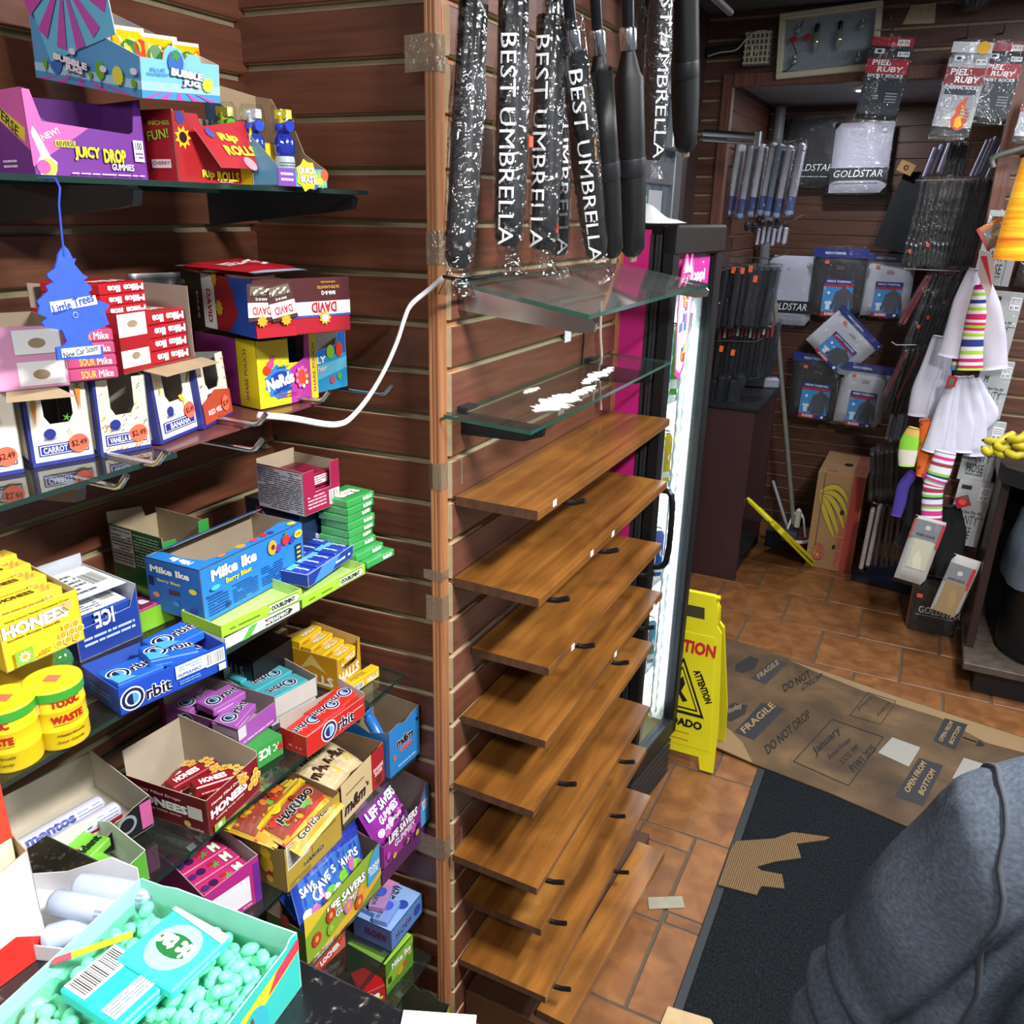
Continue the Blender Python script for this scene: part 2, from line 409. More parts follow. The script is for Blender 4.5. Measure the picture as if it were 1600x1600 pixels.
# far wall with the alcove
XL, XR, ZT = -.908, .128, 2.175
gF = ony(1104, 125, YF).z
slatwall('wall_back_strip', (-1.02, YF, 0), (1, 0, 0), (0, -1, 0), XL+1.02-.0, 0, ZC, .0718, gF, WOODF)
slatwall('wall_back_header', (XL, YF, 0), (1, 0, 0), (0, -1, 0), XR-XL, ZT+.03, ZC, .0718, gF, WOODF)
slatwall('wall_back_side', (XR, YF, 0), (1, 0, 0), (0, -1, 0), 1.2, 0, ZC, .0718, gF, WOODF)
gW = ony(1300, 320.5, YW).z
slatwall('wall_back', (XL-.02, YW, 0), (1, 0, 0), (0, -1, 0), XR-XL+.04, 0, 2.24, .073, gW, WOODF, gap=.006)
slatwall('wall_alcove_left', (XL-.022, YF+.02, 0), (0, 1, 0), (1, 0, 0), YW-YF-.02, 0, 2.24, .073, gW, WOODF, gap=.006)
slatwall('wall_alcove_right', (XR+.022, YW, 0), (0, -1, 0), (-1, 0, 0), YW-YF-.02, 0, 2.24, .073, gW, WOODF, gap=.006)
mb = MB(); mb.box(XL-.05, YF+.02, ZT+.03, XR+.05, YW, ZT+.05, M('#8f959b', .7, var=.05, scale=6)); struct(mb.build('ceiling_alcove'))
# alcove frame boards
def trim(name, x0, y0, z0, x1, y1, z1, m, grooves=0, ax='x'):
    mb = MB(); mb.bbox(x0, y0, z0, x1, y1, z1, m, .002)
    return struct(mb.build(name))
trim('trim_1', XL-.012, YF-.022, 0, XL+.03, YF+.02, ZT+.035, TRIMD)
trim('trim_2', XR-.02, YF-.022, 0, XR+.03, YF+.02, ZT+.035, TRIMD)
trim('trim_3', XL+.03, YF-.024, ZT-.012, XR-.02, YF+.02, ZT+.035, TRIMD)
# corner post of the candy bay: fluted trim board
mb = MB()
for i in range(3):
    mb.bbox(-.7035+i*.0068, 1.128, 0, -.6975+i*.0068, 1.15, ZC, TRIM, .0012)
mb.bbox(-.7025, 1.1295, 0, -.6845, 1.195, ZC, TRIM, .001)
for i in range(3):
    mb.bbox(-.69, 1.1300+i*.008, 0, -.6832, 1.1365+i*.008, ZC, TRIM, .0012)
struct(mb.build('trim_4'))
trim('trim_5', XC-.005, 1.915, 0, XC+.012, 1.945, ZC, TRIM)
# ceiling and floor
mb = MB(); mb.box(-1.2, -1.6, ZC, 2.2, YW+.1, ZC+.03, M('#5a5d62', .8, var=.06, scale=5)); struct(mb.build('ceiling'))
GROUT = M('#4f473f', .9, var=.15, scale=50)
mb = MB(); mb.box(-1.15, -1.6, -.03, 2.2, YW+.1, -.004, GROUT); floor = struct(mb.build('floor'))
TILE = ramp_mat('terracotta_tile', [(.25, '#643d20'), (.45, '#764a28'), (.62, '#845630'), (.85, '#93673e')], scale=(5, 5, 5), detail=12, dist=.5, rough=.42, rnd=.06, bump=.12, tscale=3.0, blotch=(6, .86, 1.1))
_tiles = []
def tile(x0, y0, x1, y1):
    w, d = round(x1-x0, 3), round(y1-y0, 3)
    for kw, kd, me in _tiles:
        if kw == w and kd == d: break
    else:
        b = MB(); b.bbox(0, 0, -.006, w, d, 0, TILE, .0025); o = b.build('tile', floor); me = o.data; _tiles.append((w, d, me)); o.location = (x0, y0, 0); return
    o = D.objects.new('tile', me); COL.objects.link(o); o.parent = floor; o.location = (x0, y0, 0)
G = .0035
def trow(y0, y1, j0, x0, x1, w=.316):
    j = j0
    while j > x0: j -= w
    while j < x1:
        a, b = max(j, x0), min(j+w, x1)
        if b-a > .03: tile(a+G, y0+G, b-G, y1-G)
        j += w
for i in range(5):
    trow(3.197+i*.313, 3.51+i*.313, (-.522, -.385, -.550, -.40, -.54)[i], -.95, .62)
trow(2.885, 3.197, -.368, -.95, .9); trow(2.60, 2.885, -.53, -.95, .9); trow(2.295, 2.60, -.39, -.95, .9)
trow(1.99, 2.295, -.515, -1.0, .5)
for (a, b, c, d) in [(-.365, 1.69, -.05, 1.99), (-.36, 1.652, -.05, 1.69), (-.52, 1.92, -.365, 1.99), (-.68, 1.92, -.52, 1.99), (-.68, 1.647, -.365, 1.92), (-.365, 1.375, -.05, 1.652), (-.68, 1.375, -.365, 1.647),
                     (-.05, 1.69, .27, 1.99), (-.05, 1.375, .27, 1.69)]:
    tile(a+G, b+G, c-G, d-G)
for i in range(4): trow(1.375-.313*(i+1), 1.375-.313*i, (-.22, -.37, -.2, -.35)[i], -1.02, .9)

# ceiling lamps (above and behind the view): housing, diffuser and the light they give
for (p, s, e, c) in LAMPS:
    r = empty('ceiling_light', T(*p))
    mb = MB(); mb.box(-s[0]/2-.03, -s[1]/2-.03, .0, s[0]/2+.03, s[1]/2+.03, .028, WHITE); mb.build('housing', r)
    mb = MB(); mb.box(-s[0]/2, -s[1]/2, -.006, s[0]/2, s[1]/2, .001, M('#ffffff', .5, emit=1.5)); mb.build('diffuser', r)
    l = D.lights.new('tube_light', 'AREA'); l.shape = 'RECTANGLE'; l.size = s[0]; l.size_y = s[1]; l.energy = e; l.color = c
    lo = D.objects.new('tube_light', l); COL.objects.link(lo); lo.parent = r; lo.location = (0, 0, -.01)
    where = {0: 'over the sales aisle beside the counter', 1: 'behind the counter', 2: 'over the cooler and the doormat', 3: 'over the banana counter'}[LAMPS.index((p, s, e, c))]
    tag(r, 'white rectangular ceiling light ' + where, 'ceiling light')

# small downlight in the alcove soffit
p = onz(1352, 137, ZT+.03); r = empty('alcove_lamp', T(p.x, min(p.y, YW-.15), ZT+.03))
mb = MB(); mb.lathe([(.045, -.012), (.05, -.010), (.05, 0)], WHITE, 20); mb.build('rim', r); mb = MB(); mb.lathe([(.001, -.0125), (.036, -.0125)], M('#fff6e6', .4, emit=14), 20, cap=False); mb.build('lens', r)
l = D.lights.new('spot_glow', 'AREA'); l.shape = 'DISK'; l.size = .07; l.energy = 5; l.color = (.92, .95, 1); lo = D.objects.new('spot_glow', l); COL.objects.link(lo); lo.parent = r; lo.location = (0, 0, -.016)
tag(r, 'small round downlight in the alcove soffit', 'ceiling light')

# ================================================================ CANDY BAY (glass shelves on the grooved wall)
GLASS = clear('shelf_glass', '#dfe9e4', .05, .02, body=.03, bodycol='#9fb5ad')
GEDGE = clear('glass_edge', '#3f7f70', .10, .1, body=.55, bodycol='#2f6a5c')
GEDGED = clear('glass_edge_dark', '#35524c', .10, .1, body=.6, bodycol='#24413c')
FILM = clear('clear_film', '#f6f8fa', .03, .10, bump=.6, scale=45)
def glass_shelf(name, label, f, size, edge=None, brackets=(), bcol=None):
    w, d, t = size; edge = edge or GEDGED
    r = empty(name, f)
    mb = MB(); mb.box(0, 0, -t, w, d, 0, GLASS, faces=[None, GLASS, edge, edge, edge, edge]); mb.build('glass_panel', r)
    for i, bx in enumerate(brackets):
        b = MB(); b.plate([(0, 0), (.9, .55), (.985, .62), (1, .9), (.97, 1), (0, 1)], (bx+.006, d+.02, -t-.05), (0, -(d+.012), 0), (0, 0, .05), (1, 0, 0), .012, bcol or M('#1a1d22', .4)); b.build('bracket', r)
    return tag(r, label, 'shelf')
XS = -.765; ZS = [1.703, 1.407, 1.137, .865, .690, .500, .300, .203]; XF = [-.765, -.765, -.748, -.772, -.752, -.742, -.752, -.722]
nm = ['holding the tall candy displays, topmost of the candy bay', 'carrying the price-stickered cake boxes', 'carrying blue gum trays and yellow lozenge boxes', 'carrying the purple, teal and red gum trays',
      'carrying gummy bear and chocolate trays', 'carrying the ring gummies trays', 'carrying the blue chewy candy trays', 'lowest in the candy bay']
for i, z in enumerate(ZS):
    y0, y1 = (.05, 1.07) if i == 0 else (.05, .672) if i == 1 else (.10 if i < 3 else .435, 1.085 if i < 3 else 1.14)
    glass_shelf('glass_shelf', 'clear glass shelf ' + nm[i], frame(XF[i], y0, z), (y1-y0, abs(XA-XF[i])-.012, .006), brackets=((.62, 1.0) if i == 0 else (.2, .6) if i > 1 else (.2, .5)),
                bcol=(None if i == 0 else STEEL))
# reddish plastic sheet and wire hooks that carry the rest of the cake shelf
mb = MB(); mb.box(.0, .004, 0, .33, .2, .003, M('#6d3f3c', .25)); o = mb.build('plastic_sheet', mat=frame(XS-.012, .655, 1.402, 4)); tag(o, 'thin reddish plastic sheet under the red velvet and banana cake boxes', 'sheet')
def wire_hook(p_tip, z, label, x0=XA, m=CHROME, r=.0036, up=.016, name='wire_hook', group=None):
    x, y = p_tip
    mb = MB(); mb.tube([(x0, y, z), (x-.012, y, z), (x-.004, y, z+.003), (x+.008, y, z+up)], r, m, 7); mb.box(x0+.001, y-.012, z-.02, x0+.006, y+.012, z+.02, m)
    return tag(mb.build(name), label, 'hook', group)
for (px, py, xx, lb) in [(250, 708, -.735, 'chrome hook tip below the vanilla cake box'), (190, 744, -.735, 'chrome hook tip under the glass below the carrot cake box'), (402, 688, -.735, 'chrome hook tip below the red velvet cake box'),
                     (606, 604, -.755, 'chrome hook tip beside the wrapped blue candy carton'), (408, 648, -.755, 'short chrome hook at the yellow share pouch carton'), (508, 613, -.775, 'chrome hook tip under the yellow share pouch carton')]:
    p = onx(px, py, xx); wire_hook((xx, p.y), p.z-.014, lb)
# white cable from the corner post to the shelf
pts = [(402, 650, -.79, 0), (455, 655, -.77, 0), (505, 664, -.75, 0), (530, 664, -.74, 0), (548, 654, -.735, 0), (575, 622, -.73, 0), (600, 580, -.72, 0), (620, 535, -.71, 0), (632, 498, -.70, 0), (642, 477, -.695, 0), (668, 455, -.69, 0), (694, 433, -.67, 0)]
P = [onx(a, b, c) for a, b, c, _ in pts]
def smooth_path(P, k=4):
    out = []
    for i in range(len(P)-1):
        p0, p1, p2, p3 = P[max(i-1, 0)], P[i], P[i+1], P[min(i+2, len(P)-1)]
        for j in range(k):
            t = j/k; out.append(.5*((2*p1)+(p2-p0)*t+(2*p0-5*p1+4*p2-p3)*t*t+(3*p1-p0-3*p2+p3)*t**3))
    out.append(P[-1]); return out
mb = MB(); sp = smooth_path(P); mb.tube(sp, .0032, M('#e8e8ea', .4), 8); mb.tube([q+Vector((0, .002, .003)) for q in sp], .0026, M('#e8e8ea', .4), 8)
o = tag(mb.build('white_cable'), 'white flat cable looping from corner post to the candy shelf', 'cable')

# ---------------------------------------------------------------- printing helpers
def orbit(f, u, v, h, body='#1a1f4a', half='#4f9ad8', rot=0, w=None, halo='#ffffff'):
    R = h*f.lv*.62; ca, sa = math.cos(rot), math.sin(rot)
    tl = h*f.lv*1.55
    def q(x, y): return (u+(x*ca-y*sa)/f.lu, v+(x*sa+y*ca)/f.lv)
    def el(cx, rx, ry, c, a0=0, a1=2*PI):
        f.poly([q(cx+rx*math.cos(a0+(a1-a0)*i/16), ry*math.sin(a0+(a1-a0)*i/16)) for i in range(17)], c)
    el(-tl*.62, R*1.12, R*1.12, halo); el(-tl*.62, R, R, body); el(-tl*.62, R*.72, R*.72, '#dfeaf6'); el(-tl*.62, R*.55, R*.55, half, -PI/2, PI/2); el(-tl*.62, R*.55, R*.55, body, PI/2, 3*PI/2)
    a, b = q(tl*.33, -h*f.lv*.05)
    f.text('rbit', a, b, h*.78, '#15183a', rot=rot, bold=.035, out=halo, outw=.05)
def mikeike(f, u, v, h, w=None, rot=0, sub=None, subc='#f4e23a'):
    f.text('Mike Ike', u, v, h, '#ffffff', w=w, rot=rot, bold=.05, out='#14204a', outw=.035)
    if sub: f.text(sub, u+.05, v-h*1.05, h*.5, subc, rot=rot, bold=.03, out='#1d2a58', outw=.03)
def price(f, u, v, r, t='$2.49'):
    f.ell(u, v, r, '#ff6a4d', rough=.6); f.text(t, u, v, r*.75/f.lv, '#3a1512', w=r*1.55/f.lu, rot=.05)
def leafy(f, u, v, r, c='#6fae2a'):
    f.rect(u-.004, v-2.2*r/f.lv, u+.004, v, '#5c4a2c'); f.ell(u, v, r, c, ry=r*1.15)
def honeycomb(f, u, v, r, n=((0, 0), (1, 0), (.5, .87), (1.5, .87), (0, 1.74), (1, 1.74)), c='#e9a21c', e='#fbe7a0'):
    for (a, b) in n:
        cu, cv = u+a*1.9*r/f.lu, v+b*1.9*r/f.lv
        f.poly([(cu+r/f.lu*math.sin(PI/3*i), cv+r/f.lv*math.cos(PI/3*i)) for i in range(6)], e)
        f.poly([(cu+.78*r/f.lu*math.sin(PI/3*i), cv+.78*r/f.lv*math.cos(PI/3*i)) for i in range(6)], c)
def gum(name, label, cat, m4, size, col, draw=None, group=None, rough=.32, sides=None):
    w, d, h = size
    mb = MB(); mb.bbox(0, 0, 0, w, d, h, M(col, rough, var=.04, scale=60), min(.0015, h*.2)); o = mb.build(name, mat=m4)
    if draw: pb = MB(); draw(faces(pb, w, d, h)); pb.build('printing', o)
    return tag(o, label, cat, group)
def pouch(name, label, cat, m4, w, h, th, col, draw=None, group=None, rough=.25, crimp='#d8d8d8', seed=0, cols=None, crim=.06):
    """sealed pillow bag: face in local x,z, thickness towards local -y"""
    rnd = random.Random(seed); ph = [rnd.uniform(0, 6) for _ in range(4)]
    def hf(u, v):
        e = max(0, 1-abs(2*u-1)**3.2); g = max(0, 1-abs(2*min(max((v-crim)/(1-2*crim), 0), 1)-1)**4)
        return th/2*(e**.6)*(g**.6)+.0022*(math.sin(9*u+ph[0])*math.sin(7*v+ph[1])+.6*math.sin(17*u+11*v+ph[2]))*e*g
    def front(u, v, e=0): return Vector(((u-.5)*w, -hf(u, v)-.0006-e, v*h))
    def back(u, v): return Vector(((.5-u)*w, hf(1-u, v)+.0006, v*h))
    mb = MB()
    bm_ = M(col, rough, var=.03, scale=50); cm = M(crimp, .3)
    fm = cols if cols else (lambda u, v: cm if v < crim or v > 1-crim else bm_)
    mb.grid(front, 12, 14, fm); mb.grid(back, 12, 14, lambda u, v: cm if v < crim or v > 1-crim else bm_)
    o = mb.build(name, mat=m4)
    if draw:
        pb = MB(); draw(Face(pb, fn=front, lu=w, lv=h)); pb.build('printing', o)
    return tag(o, label, cat, group)
def cols6(c, **k): d = dict(F=c, L=c, R=c, B=c, T=None, b=c); d.update(k); return d

# ---------------------------------------------------------------- top shelf
z1 = ZS[0]+.0005
def dr(f):
    F, L = f['F'], f['L']
    F.poly([(0, .98), (.06, .98), (.12, .64), (.5, .60), (.42, .52), (0.0, .12)], '#d45fae')
    F.poly([(.05, .03), (.17, .03), (.20, .18), (.15, .24), (.09, .45), (.04, .58), (.02, .5), (.07, .25), (.03, .16)], '#f6d9ee')
    F.ell(.12, .12, .009, '#e3c54a'); F.ell(.08, .12, .007, '#c84fa0')
    F.text('NEW!', .17, .50, .07, '#ffffff', rot=.45); F.rect(.20, .36, .37, .44, '#d9d03a'); F.text('REVERSE', .285, .40, .06, '#2a1a2e', rot=.05, w=.15)
    F.text('JUICY', .46, .30, .17, '#f2e42c', w=.22, bold=.05, out='#241a10', outw=.05); F.text('DROP', .70, .29, .17, '#f2e42c', w=.2, bold=.05, out='#241a10', outw=.05)
    F.text('GUMMIES', .76, .16, .08, '#f2f2ff', w=.2, out='#3a1650')
    F.rect(.88, .24, .97, .50, '#efe6f3'); F.text('100', .925, .43, .09, '#3a1650', w=.06); F.lines(.89, .27, .96, .36, 2, '#6a4a80')
    F.lines(.30, .05, .95, .08, 1, '#e9cdf0')
    L.poly([(0, 1), (1, 1), (1, .30), (0, .80)], '#d45fae'); L.poly([(.1, .75), (.9, .40), (.95, .55), (.15, .9)], '#d9d03a'); L.text('VERSE', .5, .66, .12, '#2a1a2e', rot=-.5, w=.6)
    L.lines(.2, .1, .6, .22, 2, '#e9cdf0')
carton('candy_carton', 'purple and pink gummies display carton on the top glass shelf', 'carton', frame(-.874, .627, z1, -13), (.126, .09, .086), cols6('#6d2390', L='#6a2a86'),
       {'F': [(0, 0), (1, 0), (1, 1), (.94, .97), (.90, .60), (.86, .57), (.16, .64), (.10, .70), (.06, .97), (0, 1)]}, inner='#52186a', draw=dr)
def dr(f):
    F, L = f['F'], f['L']
    F.poly([(0, 0), (.30, 0), (.26, .72), (.14, 1), (0, .97)], '#a81c22'); F.star(.10, .63, .013, '#e9c52c'); F.ell(.10, .63, .006, '#3a0d10'); F.ell(.08, .90, .007, '#3a3a8a')
    F.text('Rip', .37, .13, .14, '#f0e02f', w=.16, bold=.05, out='#7a1012'); F.text('ROLLS', .63, .12, .14, '#f0e02f', w=.3, bold=.05, out='#7a1012'); F.lines(.5, .02, .95, .05, 1, '#e7a5a8')
    L.text('INCHES', .6, .82, .06, '#8bbf3a', w=.6); L.text('FUN!', .55, .66, .13, '#9cc93a', w=.6, rot=.1, out='#2a3a10'); L.rect(.3, .2, .85, .32, '#e8d9d9'); L.text('CHERRY', .58, .27, .05, '#a01820', w=.5)
carton('candy_carton', 'red cherry candy roll carton with torn front, top glass shelf', 'carton', frame(-.817, .768, z1, 1.3), (.127, .055, .078), cols6('#b01e2c', L='#9c1a22'),
       {'F': [(0, 0), (1, 0), (1, .42), (.96, .98), (.90, 1), (.90, .72), (.38, .72), (.30, .98), (0, .97)]}, inner='#b5aaa0', draw=dr)
# the folded-out flap of that carton is a part of it
_rip = [o for o in D.objects if o.get('label', '').startswith('red cherry')][0]
_rm = _rip.matrix_basis.inverted(); fq = [_rm @ onx(a_, b_, x_) for a_, b_, x_ in ((303, 199, -.806), (386, 186, -.806), (413, 264, -.790), (347, 262, -.790))]
mb = MB(); O_ = fq[3]; U_ = fq[2]-fq[3]; V_ = fq[0]-fq[3]; N_ = U_.cross(V_).normalized(); N_ = -N_ if N_.y > 0 else N_
def fu(p): # solve p = O + U u + V v
    q_ = p-O_; uu, uv, vv = U_.dot(U_), U_.dot(V_), V_.dot(V_); d_ = uu*vv-uv*uv
    return ((q_.dot(U_)*vv-q_.dot(V_)*uv)/d_, (q_.dot(V_)*uu-q_.dot(U_)*uv)/d_)
mb.plate([fu(p) for p in (fq[3], fq[2], fq[1], fq[0])], O_, U_, V_, N_, .001, M('#b4202e', .4), M('#c4b9ad', .8)); mb.build('flap', _rip)
pb = MB(); F = Face(pb, O_, U_, V_, N_)
F.text('Rip', .62, .78, .26, '#f3e53c', w=.42, bold=.05, out='#7a1012'); F.text('ROLLS', .70, .46, .26, '#f3e53c', w=.7, bold=.05, out='#7a1012'); F.ell(.72, .12, .009, '#e79aa8'); F.ell(.25, .88, .006, '#4a50a0')
pb.build('flap_printing', _rip)
def dr(f):
    F = f['F']; F.text('ERS', .55, .33, .36, '#ffffff', w=.85, bold=.05); F.star(.12, .84, .008, '#caa21a'); F.text('14', .15, .85, .12, '#3a2c10', w=.2); F.lines(.3, .05, .95, .1, 1, '#d88a10')
carton('candy_carton', 'small yellow candy carton between red carton and water bottles', 'carton', frame(-.80, .872, z1, -2), (.050, .08, .052), cols6('#f6cf1c', T='#d9b018'),
       {'F': [(0, 0), (1, 0), (1, 1), (.4, 1), (.3, 1.25), (.05, 1.3), (0, 1.1)]}, inner='#a9a39c', draw=dr)
def dr(f):
    F = f['F']; F.rect(0, 0, .34, .95, '#7b46a8'); F.lines(.05, .2, .3, .8, 2, '#e0c8f0'); F.rect(.34, 0, 1, .95, '#58a8d0'); F.star(.88, .45, .012, '#8fc84a'); F.ell(.95, .7, .007, '#e25a3a'); F.ell(.7, .3, .010, '#3f58c0'); F.rect(.72, .15, .9, .5, '#d8d46a')
    F.star(.56, .62, .02, '#e8d428', n=7, q=.8); F.text('QUICK', .56, .86, .40, '#ffffff', w=.34, bold=.05, out='#16224e', outw=.06); F.text('BLAST', .58, .42, .38, '#ffffff', w=.32, bold=.05, out='#16224e', outw=.06)
carton('candy_display', 'open display tray holding the blue spray candy bottles', 'display tray', frame(-.757, .870, z1, -4.6), (.086, .12, .022), cols6('#5f9fc4'),
       {'R': [(0, 0), (1, 0), (1, 5.2), (.75, 5.0), (.52, 3.3), (.42, 3.2), (.30, 1.9), (0, 1)], 'B': [(0, 0), (1, 0), (1, 5.6), (0, 5.2)], 'L': [(0, 0), (1, 0), (1, 1.1), (0, 5.4)]}, inner='#9a8468', draw=dr)
def spray(label, x, y, body, cap, h=.088, grp='spray candy bottles'):
    r = empty('spray_bottle', T(x, y, z1+.001))
    mb = MB(); mb.lathe([(.011, 0), (.0125, .003), (.0125, h*.36), (.0118, h*.40)], M('#aeb9c4', .4), 14); mb.lathe([(.0118, h*.40), (.0135, h*.45), (.0135, h*.62), (.0095, h*.70), (.008, h*.74)], clear('bottle_'+body, body, .12, .1, body=.6, bodycol=body), 14); mb.build('bottle', r)
    pb = MB(); F = Face(pb, fn=lambda u, v, e: Vector((math.cos(-1.6+u*2.4)*(.0126+e), math.sin(-1.6+u*2.4)*(.0126+e), .004+v*h*.3)), lu=.03, lv=h*.3); F.lines(.1, .1, .9, .95, 7, '#5a6a86'); pb.build('printing', r)
    cb = MB(); cb.lathe([(.009, h*.74), (.011, h*.76), (.011, h*.82), (.007, h*.84)], M(body, .3), 12); cb.tube([(0, 0, h*.8), (.013, -.004, h*.8), (.016, -.005, h*.795)], [.006, .006, .0065], M(body, .3), 8)
    cb.lathe([(.006, h*.84), (.006, h*.95)], M(cap, .3), 8); cb.box(-.008, -.005, h*.9, .011, .005, h*1.02, M(cap, .3)); cb.build('spray_head', r)
    hb = MB(); hb.lathe([(.0145, h*.72), (.0155, h*.8), (.0155, h*1.02), (.012, h*1.08)], FILM, 14); hb.build('clear_cap', r)
    tag(r, label, 'bottle', grp)
spray('blue spray candy bottle, front one in its tray', -.785, .918, '#2a3fc0', '#e8d428'); spray('blue spray candy bottle half hidden behind the front one', -.805, .885, '#3550c8', '#dfe4ea', h=.086); spray('green spray candy bottle on the top shelf', -.835, .868, '#5cb82c', '#e8d428', h=.088)
_q = onx(222, 153, -.812); BJP = (_q.x, _q.y, _q.z)
# blue bubble gum display lying across the cartons
def dr(f):
    F, L = f['F'], f['L']
    for (f_, k) in ((L, 1), (F, .8)):
        f_.rect(0, 0, 1, .42, '#a9d3ee'); f_.rect(0, 0, 1, .2, '#4d9ccd')
        for i, (a, b) in enumerate([(.02, .1), (.2, .3), (.42, .5), (.62, .72), (.84, .95)]):
            f_.poly([(a, 0), (b, 0), (.5+(a-.5)*.5, .19), (.5+(a-.5)*.5-.02, .19)], '#c654b4')
    L.ell(.23, .58, .013, '#3a6fc0', ry=.015); L.star(.21, .80, .012, '#4f9a2c', n=5, q=.35)
    for (u, v, r) in ((.13, .42, .004), (.66, .50, .008), (.57, .36, .003), (.96, .33, .004)): leafy(L, u, v, r)
    for (u, v) in ((.42, .86), (.97, .62), (.70, .55)): L.ell(u, v, .006, '#eae3f3', ry=.0035)
    L.star(.83, .45, .010, '#e6dc4a', n=12, q=.86)
    L.text('BUBBLE', .40, .60, .18, '#f3f0fb', w=.32, bold=.07, rot=-.1, out='#26224a', outw=.05); L.text('JUG', .43, .40, .18, '#f3f0fb', w=.17, bold=.07, rot=-.1, out='#26224a', outw=.05); L.text('BUBBLE GUM', .43, .22, .05, '#22306a', w=.15)
    F.text('BLUE', .2, .73, .08, '#3f8fd0', w=.18); F.text('RASPBERRY', .2, .62, .08, '#3f8fd0', w=.26); F.star(.82, .45, .008, '#e6dc4a', n=12, q=.86); F.ell(.42, .95, .010, '#3a6fc0', ry=.012); F.star(.42, 1.12, .008, '#4f9a2c', n=5, q=.35)
    F.text('BUBBLE', .55, .68, .2, '#f3f0fb', w=.4, bold=.07, rot=-.08, out='#26224a', outw=.05); F.text('JUG', .60, .44, .2, '#f3f0fb', w=.22, bold=.07, rot=-.08, out='#26224a', outw=.05)
bj = carton('candy_display', 'light blue bubble gum display carton stacked on the purple and red cartons', 'carton', frame(*BJP, -6, 9, 3), (.105, .195, .040), cols6('#5aa7dd', F='#86cbee', L='#5c9fd6'),
       {'L': [(0, 0), (1, 0), (1, 1), (0, 2.1)], 'R': [(0, 0), (1, 0), (1, 2.0), (0, 1)], 'F': [(0, 0), (1, 0), (1, 1), (.76, 1), (.74, 1.16), (.62, 1.2), (.55, 1.02), (.50, 1.28), (.36, 1.36), (.30, 1.2), (.28, .98), (0, 1)], 'B': [(0, 0), (1, 0), (1, 2.05), (0, 2.05)]}, inner='#d9d6da', draw=dr)
mb = MB(); mb.M = T(-.002, .035, .058) @ RX(-.30)
q = [(0, 0), (1, 0), (1.1, 1), (-.1, 1)]
mb.plate(q, (0, 0, 0), (0, .13, 0), (-.004, 0, .12), (-1, 0, 0), .001, M('#6fc3ea', .4), M('#d9d6da', .8)); 
F = Face(mb, (0, .13, 0), (0, -.13, 0), (-.004, 0, .12), (-1, 0, 0))
for i in range(7):
    a = PI*(i+.25)/7; b = PI*(i+.75)/7
    F.poly([(.5+.18*math.cos(a), .62-.22*math.sin(a)*1.0), (.5+.18*math.cos(b), .62-.22*math.sin(b)), (.5+.62*math.cos(b), .62-.62*math.sin(b)), (.5+.62*math.cos(a), .62-.62*math.sin(a))], '#c654b4')
F.ell(.5, .66, .024, '#5fb6e4', ry=.022); F.text('BUBBLE GUM', .5, .54, .06, '#22306a', w=.34); F.ell(.85, .66, .008, '#3a6fc0')
mb.build('header_card', bj)
def candy_in_bj(f):
    f.rect(.1, .05, .9, .45, '#2a4a9a', n=4); f.text('ITS', .62, .35, .12, '#ffffff', w=.3); f.ell(.35, .6, .012, '#2b7a3c'); f.ell(.7, .62, .012, '#d8381e')
for i, (u, v, c, a) in enumerate([(.028, .05, '#f2c414', .1), (.062, .045, '#f0be12', -.15), (.092, .035, '#e9b310', .2), (.100, .07, '#f4cb1e', 0)]):
    pouch('candy_bag', ['yellow candy bag in the blue display, nearest the header card', 'yellow candy bag with green print leaning in the blue display', 'yellow candy bag with red print leaning in the blue display', 'yellow and blue candy bag at the open end of the blue display'][i], 'candy bag',
          frame(*BJP, -6, 9, 3) @ T(u, v, .005) @ RZ(a) @ RX(-.1), .045, .062-.004*i, .016, c, candy_in_bj, 'yellow bags in the bubble gum display', crimp='#e9e2cf', seed=i)
# air freshener hanging from the shelf
tp = onx(88, 286, -.752)
r = empty('air_freshener', T(tp.x, tp.y, tp.z))
sc = .118/182*0+.00068
def tv(px, py): q = onx(px, py, -.748); return (q.y-tp.y, q.z-tp.z)
half = [(100, 383), (107, 390), (114, 404), (119, 404), (116, 412), (129, 428), (138, 433), (131, 438), (142, 447), (144, 453), (138, 457), (150, 468), (164, 473), (172, 478), (164, 486), (168, 500), (171, 506), (160, 511), (150, 516), (140, 519), (138, 530), (148, 540), (160, 541), (162, 560),
        (90, 563), (88, 543), (100, 540), (105, 534), (100, 522), (97, 516), (80, 513), (70, 511), (66, 504), (74, 497), (60, 490), (62, 478), (58, 471), (68, 462), (76, 455), (72, 447), (84, 441), (75, 433), (74, 428), (86, 420), (90, 406), (91, 398)]
mb = MB(); mb.plate([tv(*p) for p in half], (.004, 0, 0), (0, 1, 0), (0, 0, 1), (1, 0, 0), .002, M('#2f57c8', .6, var=.06, scale=90)); mb.build('tree_card', r)
pb = MB(); pb2 = MB()
def quad_px(F, pts, c): F.poly([tv(*p) for p in pts], c)
F = Face(pb, (.0042, 0, 0), (0, 1, 0), (0, 0, 1), (1, 0, 0))
F2_ = Face(pb2, (.0042, 0, 0), (0, 1, 0), (0, 0, 1), (1, 0, 0)); quad_px(F, [(77, 472), (148, 461), (152, 475), (80, 488)], '#f2f3f6'); quad_px(F2_, [(95, 545), (156, 539), (157, 553), (97, 559)], '#f2f3f6')
c = tv(114, 474); F.text('Little Trees', c[0], c[1], .0088, '#2a49b0', rot=.2, w=.046, bold=.03); c = tv(126, 549); F2_.text('New Car Scent', c[0], c[1], .0060, '#3a3f52', rot=.08, w=.039)
c = tv(117, 492); F.ell(c[0], c[1], .003, '#b9c6ea'); F.ell(c[0], c[1], .0024, '#2f57c8')
pb.build('brand_panel', r); pb2.build('scent_panel', r)
